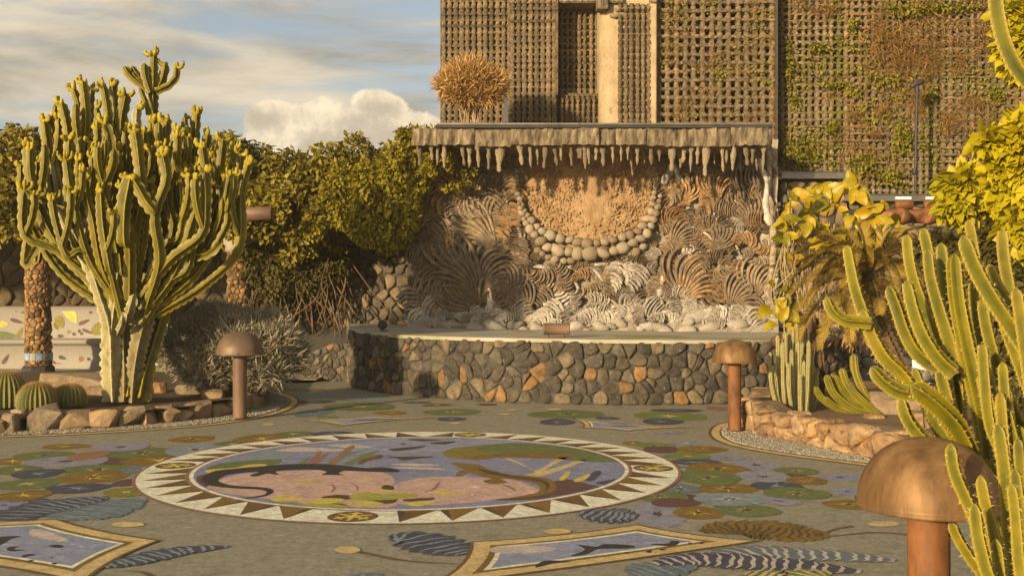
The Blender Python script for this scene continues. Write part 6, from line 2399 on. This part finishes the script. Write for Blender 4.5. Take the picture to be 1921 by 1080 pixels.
cer([(1783, 976), (1797, 1008), (1820, 1045), (1848, 1090), (1870, 1200)], 28, 24, 4.0)
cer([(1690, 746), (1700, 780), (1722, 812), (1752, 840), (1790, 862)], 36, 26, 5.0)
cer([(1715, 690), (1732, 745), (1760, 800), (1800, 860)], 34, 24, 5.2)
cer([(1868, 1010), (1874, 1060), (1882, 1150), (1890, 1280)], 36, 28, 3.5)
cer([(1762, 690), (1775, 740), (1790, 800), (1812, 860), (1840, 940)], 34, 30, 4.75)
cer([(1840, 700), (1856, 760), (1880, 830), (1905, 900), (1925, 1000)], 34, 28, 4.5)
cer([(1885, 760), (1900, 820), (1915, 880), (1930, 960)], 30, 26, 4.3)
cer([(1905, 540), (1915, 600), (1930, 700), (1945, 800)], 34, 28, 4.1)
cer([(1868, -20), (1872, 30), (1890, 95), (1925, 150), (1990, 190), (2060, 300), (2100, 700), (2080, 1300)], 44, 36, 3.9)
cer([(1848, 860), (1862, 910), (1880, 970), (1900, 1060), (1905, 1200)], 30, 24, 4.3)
for k in range(20):
    tx, ty = rr.uniform(1835, 1935), rr.uniform(640, 980)
    D = rr.uniform(4.1, 5.2)
    bx_ = tx + rr.uniform(20, 60)
    cer([(tx, ty), (tx + 5, ty + 70), (tx + 14, ty + 150), (bx_ - 10, ty + 260), (bx_, 1250)], 30, 26, D)
# the little bed it stands in, out of the frame
o = kind(link('soil_bed', mesh('soil_bed', [(1.72, 2.9, .09), (4.2, 2.6, .09), (4.4, 5.4, .09), (1.95, 5.1, .09), (1.72, 2.9, 0), (4.2, 2.6, 0), (4.4, 5.4, 0), (1.95, 5.1, 0)], [(0, 1, 2, 3), (0, 4, 5, 1), (1, 5, 6, 2), (2, 6, 7, 3), (3, 7, 4, 0)], False), M['soil']), 'structure')

# ================================================================== RIGHT BED PLANTS
# pale column cluster
pc = thing('pale_column_cactus', 'cluster of thin pale upright cactus columns at the corner of the right bed', 'cactus', G(1487, 770, .19))
po = pc.location.copy()
rr = random.Random(9)
for (xb, xt, yt, D, w_) in [(1462, 1444, 660, 12.3, 9), (1467, 1459, 628, 12.5, 10), (1473, 1468, 640, 12.4, 9), (1479, 1473, 622, 12.6, 11), (1484, 1481, 612, 12.7, 10), (1490, 1485, 655, 12.3, 10), (1494, 1494, 606, 12.8, 10), (1499, 1497, 640, 12.4, 11), (1504, 1505, 612, 12.6, 11),
                            (1506, 1508, 676, 12.2, 9), (1511, 1517, 638, 12.4, 10), (1514, 1524, 650, 12.5, 10), (1519, 1531, 640, 12.8, 9), (1488, 1478, 680, 12.2, 8), (1502, 1500, 700, 12.1, 9), (1470, 1452, 690, 12.35, 8), (1525, 1534, 690, 12.6, 9), (1476, 1464, 648, 12.8, 8), (1518, 1521, 618, 12.9, 9), (1497, 1490, 622, 12.9, 9)]:
    zb = .17
    base = P(xb, 0, D)
    base.z = zb
    tp = P(xt, yt, D)
    md_ = (base + tp) / 2 + Vector(((xt - xb) * .0018, 0, 0))
    md_ = base.lerp(tp, .45) + Vector((((xt - xb) / F * D) * .35, 0, 0))
    stem('column', [base, md_, tp], w_ / 2 / F * D * .80, w_ / 2 / F * D * .66, 6, .3, M['column_pale'], pc, .028, .08, .06, org=po, teeth=.10, seed=rr.random())

# leaning cluster of ribbed cactus
lc = thing('leaning_cactus', 'fan of dark green finely ribbed cactus stems leaning left in the right bed', 'cactus', G(1655, 782, .19))
lo_ = lc.location.copy()
for (tx, ty, mx1, my1, mx2, my2, w_) in [(1601, 663, 1605, 700, 1622, 740, 16), (1578, 690, 1590, 722, 1618, 752, 15), (1565, 703, 1580, 735, 1610, 762, 15), (1549, 703, 1566, 740, 1603, 768, 15), (1527, 725, 1548, 752, 1590, 771, 14), (1600, 676, 1612, 716, 1632, 752, 12), (1545, 745, 1570, 764, 1605, 776, 12)]:
    D = 11.9
    D2 = D
    bx_, by_ = 1652, 779
    base = G(bx_ + rr.uniform(-12, 4), by_ - rr.uniform(0, 4), .17)
    D = base.y
    stem('leaning_stem', [base, P(mx2, my2, D + .02), P(mx1, my1, D + .05), P(tx, ty, D + .05)], w_ / 2 / F * D, w_ / 2 / F * D * .95, 9, .2, M['cereus'], lc, .025, 0, .1, org=lo_, teeth=.03, seed=rr.random())

# cycad
cy = thing('sago_palm', 'bronze green sago palm with arching feather leaves and a rough trunk', 'palm', G(1600, 740, .19) + Vector((.1, 1.0, 0)))
cyo = cy.location.copy()
CYD = 13.0
crown = P(1632, 508, CYD)
trk = [Vector((cyo.x + .25, CYD, .15)), P(1650, 620, CYD), P(1638, 560, CYD), crown - Vector((0, 0, .02))]
stem('trunk', trk, .15, .11, 9, .25, M['palmtrunk'], cy, .03, .25, .07, tip=False, org=cyo)
stem('side_trunk', [G(1538, 748, .17), P(1536, 690, 12.7), P(1530, 640, 12.8), P(1524, 600, 13)], .06, .075, 9, .25, M['palmtrunk'], cy, .025, .22, .05, tip=False, org=cyo)


def feather(c0, pts, wl2, m, parent, org, nl=104):
    c = catmull(pts, n=10)
    pos, d, s, up = [], [], [], []
    n = len(c)
    for i in range(nl):
        t = .08 + .92 * i / nl
        f = t * (n - 1)
        k = min(n - 2, int(f))
        p = c[k].lerp(c[k + 1], f - k)
        tan = (c[k + 1] - c[k]).normalized()
        sd = tan.cross(Vector((0, 0, 1)))
        if sd.length < .1:
            sd = Vector((1, 0, 0))
        sd.normalize()
        upv = sd.cross(tan).normalized()
        ln_ = wl2 * (math.sin(math.pi * (.12 + .80 * t)) ** .6)
        for sg_ in (-1, 1):
            v = sd * sg_ * .75 + tan * .85 + upv * .42 + Vector((rr.gauss(0, .07), rr.gauss(0, .07), rr.gauss(0, .07)))
            pos.append((p - org)[:])
            d.append(v[:])
            s.append(ln_ * rr.uniform(.9, 1.1))
            up.append(upv[:])
    bv = [(-.036, 0, 0), (.036, 0, 0), (.03, .6, .02), (-.03, .6, .02), (0, 1, 0)]
    bf = [(0, 1, 2), (0, 2, 3), (3, 2, 4)]
    me = inst('palm_leaf', bv, bf, np.array(pos), frames(np.array(d), up=np.array(up) + 1e-3), np.array(s), NR.random(len(pos)) * .8, m)
    o = link('palm_leaf', me, None, parent)
    c2 = [p - org for p in c]
    V, Fc, _ = sweep(c2, lambda t, i: .009 * (1 - .7 * t), [(2 * math.pi * j / 5, 1, 0) for j in range(5)])
    link('midrib', mesh('midrib', V, Fc), M['twig_dark'], o)
    return o


for (tx, ty, mx, my, dz) in [(1483, 506, 1560, 470, -.5), (1487, 480, 1570, 455, -.2), (1482, 556, 1550, 512, -.4), (1488, 600, 1550, 530, -.7), (1500, 640, 1545, 560, -.5), (1540, 655, 1572, 565, -.6), (1536, 478, 1590, 462, -.9), (1565, 440, 1600, 450, 0), (1610, 420, 1622, 450, .2),
                             (1655, 430, 1655, 455, .1), (1700, 470, 1672, 465, -.2), (1745, 500, 1690, 470, -.1), (1760, 560, 1700, 500, .0), (1735, 600, 1690, 530, -.4), (1690, 590, 1662, 540, -.7), (1650, 590, 1645, 545, -.9), (1600, 600, 1605, 540, -.9), (1520, 530, 1570, 500, -.8),
                             (1500, 455, 1565, 445, .5), (1595, 640, 1590, 560, -.6), (1716, 430, 1678, 450, .5), (1690, 520, 1668, 490, -.8), (1575, 520, 1600, 505, -1.0), (1560, 600, 1580, 540, -.9), (1640, 470, 1640, 490, -.6), (1515, 580, 1560, 520, -.2), (1505, 500, 1560, 478, .3), (1740, 540, 1690, 490, .5), (1480, 530, 1545, 495, 0), (1625, 640, 1622, 560, -.4)]:
    feather(crown, [crown + Vector((0, 0, -.04)), P(mx, my, CYD + dz * .5), P((mx + tx) / 2 + (tx - mx) * .08, (my + ty) / 2 - 6, CYD + dz * .85), P(tx, ty, CYD + dz)], .15, M['sago'], cy, cyo)

for k in range(22):
    a = rr.uniform(0, 2 * math.pi)
    e = rr.uniform(-.5, .75)
    R_ = rr.uniform(.75, 1.0)
    t1 = Vector((math.cos(a) * R_, math.sin(a) * R_ * .8 - .1, math.sin(e) * .55 - .1))
    feather(crown, [crown, crown + t1 * .35 + Vector((0, 0, .18)), crown + t1 * .7 + Vector((0, 0, .14)), crown + t1 + Vector((0, 0, -.12))], .14, M['sago'], cy, cyo)

# round yellow-leaved climber
vb = thing('round_leaf_climber', 'climber with big round yellow leaves and tangled bare stems beside the relief', 'climber', G(1500, 745, .19) + Vector((0, 2.2, 0)))
vo = vb.location.copy()
rr = random.Random(31)
bl = []
for k in range(5):
    V, Fc = [], []
    n_ = 10
    for i in range(n_ + 1):
        t = i / n_
        wv = .36 * math.sin(math.pi * min(1, t * 1.0)) ** .62 * (1 - .25 * t)
        cz = -.25 * (t - .2) ** 2 * (1 + .4 * k) + .02 * math.sin(9 * t + k)
        V += [(-wv, t, cz + wv * .30), (-wv * .5, t, cz + wv * .06), (0, t, cz - .015), (wv * .5, t, cz + wv * .06), (wv, t, cz + wv * .30)]
        if i:
            b = 5 * (i - 1)
            for j in range(4):
                Fc.append((b + j, b + j + 1, b + 6 + j, b + 5 + j))
    bl.append(mesh('leaf', V, Fc))
    bl[-1].materials.append(M['bigleaf'])
VD = 13.6
clusters = [(1483, 372, 4), (1480, 385, 3), (1535, 362, 5), (1552, 358, 4), (1545, 352, 3), (1592, 362, 4), (1582, 358, 3), (1604, 355, 3), (1520, 395, 5), (1500, 398, 3), (1532, 412, 4), (1545, 425, 3), (1512, 412, 4), (1600, 405, 5), (1615, 400, 4), (1590, 412, 3), (1642, 405, 5), (1652, 415, 4), (1636, 392, 3), (1645, 425, 2), (1560, 450, 4), (1548, 452, 3),
            (1585, 445, 4), (1600, 465, 3), (1612, 462, 3), (1465, 440, 4), (1470, 560, 4), (1462, 540, 3), (1450, 570, 3), (1466, 592, 3), (1478, 600, 3), (1455, 606, 2), (1492, 478, 1), (1490, 497, 1), (1660, 390, 3), (1625, 445, 3), (1570, 470, 2), (1540, 385, 3), (1560, 375, 3), (1470, 420, 2), (1505, 430, 3), (1576, 390, 2), (1530, 450, 2), (1655, 440, 2), (1672, 402, 2), (1480, 575, 2)]
nodes = []
for (cx2, cy2, n_) in clusters:
    c = P(cx2, cy2, VD + rr.uniform(-.35, .35))
    nodes.append(c)
    for _ in range(n_):
        o = link('leaf', rr.choice(bl), None, vb)
        d = Vector((rr.gauss(0, .8), -.55 + rr.gauss(0, .35), rr.gauss(-.1, .7))).normalized()
        p = c + Vector((rr.uniform(-.05, .05), rr.uniform(-.05, .05), rr.uniform(-.05, .05)))
        o.location = p - vo
        # leaf faces roughly towards the viewer
        zax = Vector((rr.gauss(-.35, .4), -1, rr.gauss(.35, .4)))
        y_ = d
        x_ = y_.cross(zax).normalized()
        z_ = x_.cross(y_)
        o.rotation_euler = Matrix((x_, y_, z_)).transposed().to_euler()
        s = rr.uniform(.13, .25)
        o.scale = (s * rr.uniform(.85, 1.15), s, s)
for (i, c) in enumerate(nodes):
    if i % 2 == 0:
        b = P(1490 + rr.uniform(-20, 60), 640, VD + .5)
        md_ = P((c.x / c.y * F + 960) * .6 + 1500 * .4 + rr.uniform(-25, 25), 500 + rr.uniform(-40, 40), VD + .4)
        tube('climbing_stem', [b - vo, md_ - vo, c.lerp(md_, .3) + Vector((rr.uniform(-.1, .1), .1, 0)) - vo, c - vo], .012, M['twig'], vb, sides=5, step=.12)
for k in range(80):
    x0, y0 = rr.uniform(1468, 1625), rr.uniform(400, 470)
    x1 = x0 + rr.gauss(0, 22)
    y1 = y0 + rr.uniform(60, 170)
    D = VD + rr.uniform(.1, 1.0)
    pts = [P(x0, y0, D), P((x0 + x1) / 2 + rr.gauss(0, 12), (y0 + y1) / 2 + rr.gauss(0, 10), D + rr.uniform(-.1, .1)), P(x1, y1, D)]
    tube('bare_stem', [p - vo for p in pts], .006, M['twig'], vb, sides=4, step=.14, rfun=lambda t, i, r=rr.uniform(.004, .009): r)


def leafmass(name, label, cat_, blobs, n, size, m, D0, parts='foliage', group=None, base=None, droop=.35, shell=True, blade=False, stems=None, sm='twig_dark', wz=1.0, depth=.5):
    """foliage: blobs = list of (px, py, rx, ry) in photo pixels with optional depth offset"""
    t = thing(name, label, cat_, base if base is not None else P(blobs[0][0], blobs[0][1], D0), group)
    o_ = t.location.copy()
    ws = np.array([b[2] * b[3] for b in blobs], float)
    ws /= ws.sum()
    idx = NR.choice(len(blobs), n, p=ws)
    d = NR.normal(size=(n, 3))
    d /= np.linalg.norm(d, axis=1, keepdims=True)
    d[:, 1] = -np.abs(d[:, 1]) * np.where(NR.random(n) < .78, 1, -1)
    rr_ = (NR.uniform(.55, 1.05, n)) if shell else NR.random(n) ** .5
    B_ = np.array([(b[0], b[1], b[2], b[3], b[4] if len(b) > 4 else 0) for b in blobs], float)[idx]
    D = D0 + B_[:, 4] + d[:, 1] * rr_ * (B_[:, 2] + B_[:, 3]) / 2 / F * D0 * depth * 2
    X = (B_[:, 0] + d[:, 0] * rr_ * B_[:, 2] - 960.5) / F * (D0 + B_[:, 4])
    Z = H - (B_[:, 1] - d[:, 2] * rr_ * B_[:, 3] - 540) / F * (D0 + B_[:, 4])
    pos = np.stack([X, D, Z], 1) - np.array(o_)
    dirs = d * .6 + NR.normal(size=(n, 3)) * .55 + np.array([0, -.2, -droop])
    up = d + np.array([0, 0, .8]) + NR.normal(size=(n, 3)) * .5
    bv, bf = (BLADE_V, BLADE_F) if blade else (LEAF_V, LEAF_F)
    cl = np.array([mnoise.noise(Vector(p) * 1.7) for p in pos])
    var = np.clip(.35 + .9 * cl + .35 * NR.random(n), 0, 1)
    f_ = kind(link(parts, inst(parts, bv, bf, pos, frames(dirs, up=up), NR.uniform(size * .6, size * 1.25, n), var, m), None, t), 'stuff')
    return t


# hedge over the pillars and the tall rubble wall
HB = []
rr = random.Random(77)


def htop(px):
    return 9 * math.sin(px * .11) + 6 * math.sin(px * .31 + 1) + float(np.interp(px, [-430, 0, 50, 440, 480, 520, 560, 600, 625, 680, 720, 760, 830], [228, 236, 244, 268, 276, 288, 296, 302, 286, 272, 286, 310, 330]))


def hbot(px):
    return float(np.interp(px, [-430, 0, 60, 420, 480, 560, 600, 650, 700, 760, 830], [440, 445, 430, 440, 465, 480, 470, 445, 445, 448, 390]))


px = -430
while px < 800:
    t_, b_ = htop(px), hbot(px)
    y = t_ + 18
    while y < b_:
        r1 = rr.uniform(18, 34)
        HB.append((px + rr.uniform(-12, 12), y + rr.uniform(-8, 8), r1, r1 * rr.uniform(.7, 1.0), rr.uniform(-.5, .5) - .35 * math.sin((y - t_) / (b_ - t_) * 3)))
        y += rr.uniform(18, 28)
    px += 24
hg = leafmass('vine_hedge', 'long dark green leafy hedge draped over the pergola and the rubble wall', 'hedge', HB, 78000, .12, M['hedge'], 19.3, base=P(400, 470, 19.6))
ho = hg.location.copy()
# shoots on top
pos, dd_, = [], []
V_all = []
SHO = [(640, 268), (680, 258), (718, 266), (560, 285), (600, 296), (505, 270), (460, 262), (20, 232), (60, 238), (-20, 226), (660, 280), (700, 275), (480, 268), (537, 282), (590, 292), (740, 285), (760, 262), (40, 240), (85, 246), (620, 274)]
for (sx_, sy_) in SHO:
    b = P(sx_ + rr.uniform(-8, 8), sy_ + 34, 19.3)
    tpv = P(sx_, sy_, 19.25)
    tube('shoot', [b - ho, b.lerp(tpv, .5) + Vector((rr.uniform(-.04, .04), 0, 0)) - ho, tpv - ho], .008, M['twig_dark'], hg, sides=5, step=.08)
    for k in range(16):
        q = b.lerp(tpv, .2 + .8 * k / 15)
        pos.append((q - ho)[:])
        a = k * 2.4
        dd_.append((math.cos(a), math.sin(a) * .8, rr.uniform(-.5, .35)))
kind(link('shoot_leaves', inst('shoot_leaves', LEAF_V, LEAF_F, np.array(pos), frames(np.array(dd_), up=np.tile([0, 0, 1.0], (len(pos), 1)) + NR.normal(size=(len(pos), 3)) * .3), NR.uniform(.09, .16, len(pos)), None, M['hedge']), None, hg), 'stuff')
# bare stems hanging under the hedge
for k in range(120):
    x0 = rr.uniform(440, 640)
    y0 = rr.uniform(450, 530)
    x1 = x0 + rr.gauss(0, 30)
    y1 = y0 + rr.uniform(50, 150)
    D = 19.3 + rr.uniform(-.2, .4)
    tube('hanging_stem', [P(x0, y0, D) - ho, P((x0 + x1) / 2 + rr.gauss(0, 15), (y0 + y1) / 2, D) - ho, P(x1, y1, D) - ho], .01, M['twig_dark'], hg, sides=4, step=.15, rfun=lambda t, i, r=rr.uniform(.007, .016): r)
for (a, b) in ((-13.0, -2.3),):
    o = box('pergola_beam', a - ho.x, b - ho.x, 19.4 - ho.y, 19.6 - ho.y, 3.0 - ho.z, 3.15 - ho.z, M['twig_dark'], hg)
# sunny yellow ivy climbing over the corner of the slab
IB = [(775, 262, 26, 22, -.2), (760, 250, 16, 12, -.3), (800, 248, 28, 8, -.6), (830, 244, 16, 6, -.8), (780, 300, 24, 30, -.2), (786, 335, 22, 34, -.2), (760, 330, 30, 40, .0), (745, 380, 40, 40, .1), (776, 390, 14, 40, -.2), (765, 420, 14, 34, 0), (730, 440, 34, 34, .1), (690, 350, 34, 50, .1), (690, 420, 36, 40, .1), (640, 330, 24, 30, .2), (650, 400, 30, 30, .3), (815, 300, 16, 30, -.5), (845, 312, 12, 9, -.5), (868, 318, 12, 3, -.5), (845, 352, 26, 3, -.2), (866, 344, 22, 3, -.3), (838, 290, 10, 18, -.8), (705, 446, 40, 14, 0), (620, 370, 20, 30, .4), (590, 430, 24, 20, .4), (755, 290, 30, 30, -.3), (735, 320, 30, 40, 0), (796, 312, 14, 24, -.3), (884, 322, 9, 4, -.5), (846, 290, 8, 8, -.7)]
leafmass('yellow_ivy', 'sunlit yellow green ivy over the left corner of the canopy slab', 'ivy', IB, 15000, .085, M['ivy'], 18.0, droop=.3)

HV = [(480, 500, 30, 40, 0), (520, 520, 40, 50, .1), (570, 520, 40, 40, .2), (610, 500, 30, 40, .2), (500, 570, 30, 40, .3), (460, 470, 20, 30, 0), (545, 580, 30, 40, .4), (640, 500, 20, 26, .2)]
leafmass('hanging_vine', 'loose brown vine trails hanging over the rubble wall beside the pillar', 'vine', HV, 5200, .075, M['darkleaf'], 19.2, droop=.8, shell=False)
# silver shrub
SB = [(440, 650, 75, 62, 0), (370, 650, 60, 50, -.1), (500, 640, 60, 50, .1), (420, 610, 60, 36, .2), (330, 660, 34, 34, -.1), (545, 660, 32, 40, .2), (390, 690, 60, 34, -.1), (490, 690, 60, 34, 0), (395, 595, 26, 26, .2), (510, 610, 26, 24, .2)]
sh_base = G(440, 742, .17)
sh = leafmass('silver_shrub', 'round grey green silver leaved shrub behind the left mushroom lamp', 'shrub', SB, 30000, .15, M['shrub'], 14.6, base=(sh_base.x, 14.7, .16), droop=-.55, blade=True)
so = sh.location.copy()
for k in range(46):
    a = rr.uniform(-1.35, 1.35)
    tpv = P(430 + 125 * math.sin(a) * rr.uniform(.5, 1), 655 - 60 * math.cos(a) * rr.uniform(.3, 1), 14.6 + rr.uniform(-.4, .4))
    b = Vector((so.x + rr.uniform(-.12, .12), so.y + rr.uniform(-.1, .1), .15))
    tube('branch', [b - so, b.lerp(tpv, .5) + Vector((0, 0, .06)) - so, tpv - so], .01, M['twig_dark'], sh, sides=5, step=.12)

# dry plant on the canopy slab
DB = [(885, 150, 48, 22, 0), (850, 160, 28, 22, -.1), (920, 160, 28, 20, 0), (880, 132, 30, 14, 0), (870, 180, 36, 14, -.1), (910, 182, 26, 12, -.1)]
dp = leafmass('dry_bush', 'round bush of dry orange straw growing on top of the canopy slab', 'dry bush', DB, 7500, .20, M['dry'], 17.7, base=P(882, 228, 17.7), droop=-.25, blade=True)
do = dp.location.copy()
for k in range(16):
    tpv = P(882 + rr.uniform(-38, 38), 165 + rr.uniform(-20, 15), 17.7 + rr.uniform(-.2, .2))
    b = P(882 + rr.uniform(-16, 16), 230, 17.7)
    tube('woody_branch', [b - do, b.lerp(tpv, .5) + Vector((rr.uniform(-.05, .05), 0, 0)) - do, tpv - do], .014, M['twig'], dp, sides=5, step=.1)
wp = tag(link('white_slat', mesh('white_slat', [(a, b, c) for c in (0, .42) for a, b in ((-.045 + c * .05, 0), (.03 + c * .03, 0), (.03 + c * .03, .03), (-.045 + c * .05, .03))], [(0, 1, 5, 4), (1, 2, 6, 5), (2, 3, 7, 6), (3, 0, 4, 7), (4, 5, 6, 7), (3, 2, 1, 0)], False), M['signwhite']), 'narrow white slat leaning at the tower foot right of the dry bush', 'slat')
wp.location = P(949, 229, 18.6)

# bright lime foliage at the right
leafmass('lime_shrub', 'bright yellow green large leaved shrub at the right picture edge', 'shrub', [(1860, 265, 22, 18, 0), (1895, 290, 34, 46, 0), (1910, 250, 26, 24, .1), (1925, 330, 30, 60, 0), (1890, 350, 28, 22, .1), (1915, 420, 26, 50, .1)], 2600, .17, M['lime'], 9.5, droop=.45)
leafmass('yellow_shrub', 'sunlit yellow shrub above the steel ledge right of the tube lights', 'shrub', [(1805, 350, 34, 26, 0), (1840, 345, 34, 20, .1), (1790, 378, 20, 18, 0), (1850, 375, 40, 22, .2), (1800, 395, 20, 14, .1), (1870, 400, 50, 30, .3)], 2600, .19, M['lime'], 12.5, droop=.4)
leafmass('tree_foliage', 'lime green hanging foliage in the upper right corner', 'tree', [(1905, 30, 34, 30, 0), (1925, 80, 40, 60, 0), (1895, 90, 24, 16, 0), (1915, 130, 24, 20, .1)], 2200, .13, M['lime'], 10.5, droop=.5)
leafmass('shade_shrub', 'olive leafy undergrowth between the palm and the near cactus', 'shrub', [(1870, 470, 60, 50, 0), (1830, 520, 50, 60, .3), (1900, 560, 50, 80, 0), (1760, 470, 50, 30, 1.2), (1880, 660, 60, 80, .3), (1790, 640, 40, 60, 1.0), (1800, 560, 40, 60, .8), (1900, 780, 40, 60, .3)], 9000, .12, M['darkleaf'], 11.5, droop=.4, base=G(1830, 820, .19))
leafmass('low_growth', 'low dark leaves at the foot of the round leaf climber', 'ground plant', [(1480, 520, 22, 80, .6), (1500, 440, 40, 30, .9), (1560, 480, 60, 40, 1.0), (1475, 470, 16, 40, .7), (1640, 450, 40, 30, 1.3), (1500, 600, 30, 40, .8)], 1800, .10, M['darkleaf'], 14.2, droop=.4, base=G(1500, 745, .19) + Vector((0, 1.5, 0)))
leafmass('dry_palm_skirt', 'dry straw hanging round the sago palm trunk', 'dry leaves', [(1625, 600, 60, 26, .4), (1600, 625, 50, 18, .3), (1660, 630, 40, 30, .4)], 900, .16, M['dry'], 13.2, droop=.6, blade=True)
# thin even haze volume, added for a slight warm veil
vm = bpy.data.materials.new('haze_air')
vm.use_nodes = True
vt = vm.node_tree
vt.nodes.clear()
vo_ = vt.nodes.new('ShaderNodeOutputMaterial')
vp = vt.nodes.new('ShaderNodeVolumePrincipled')
vp.inputs['Density'].default_value = .0010
vp.inputs['Color'].default_value = (.95, .88, .74, 1)
vt.links.new(vp.outputs[0], vo_.inputs['Volume'])
hz = box('haze', -30, 30, -12, 60, -1.02, 9.5, vm)
kind(hz, 'stuff')
bpy.context.view_layer.update()
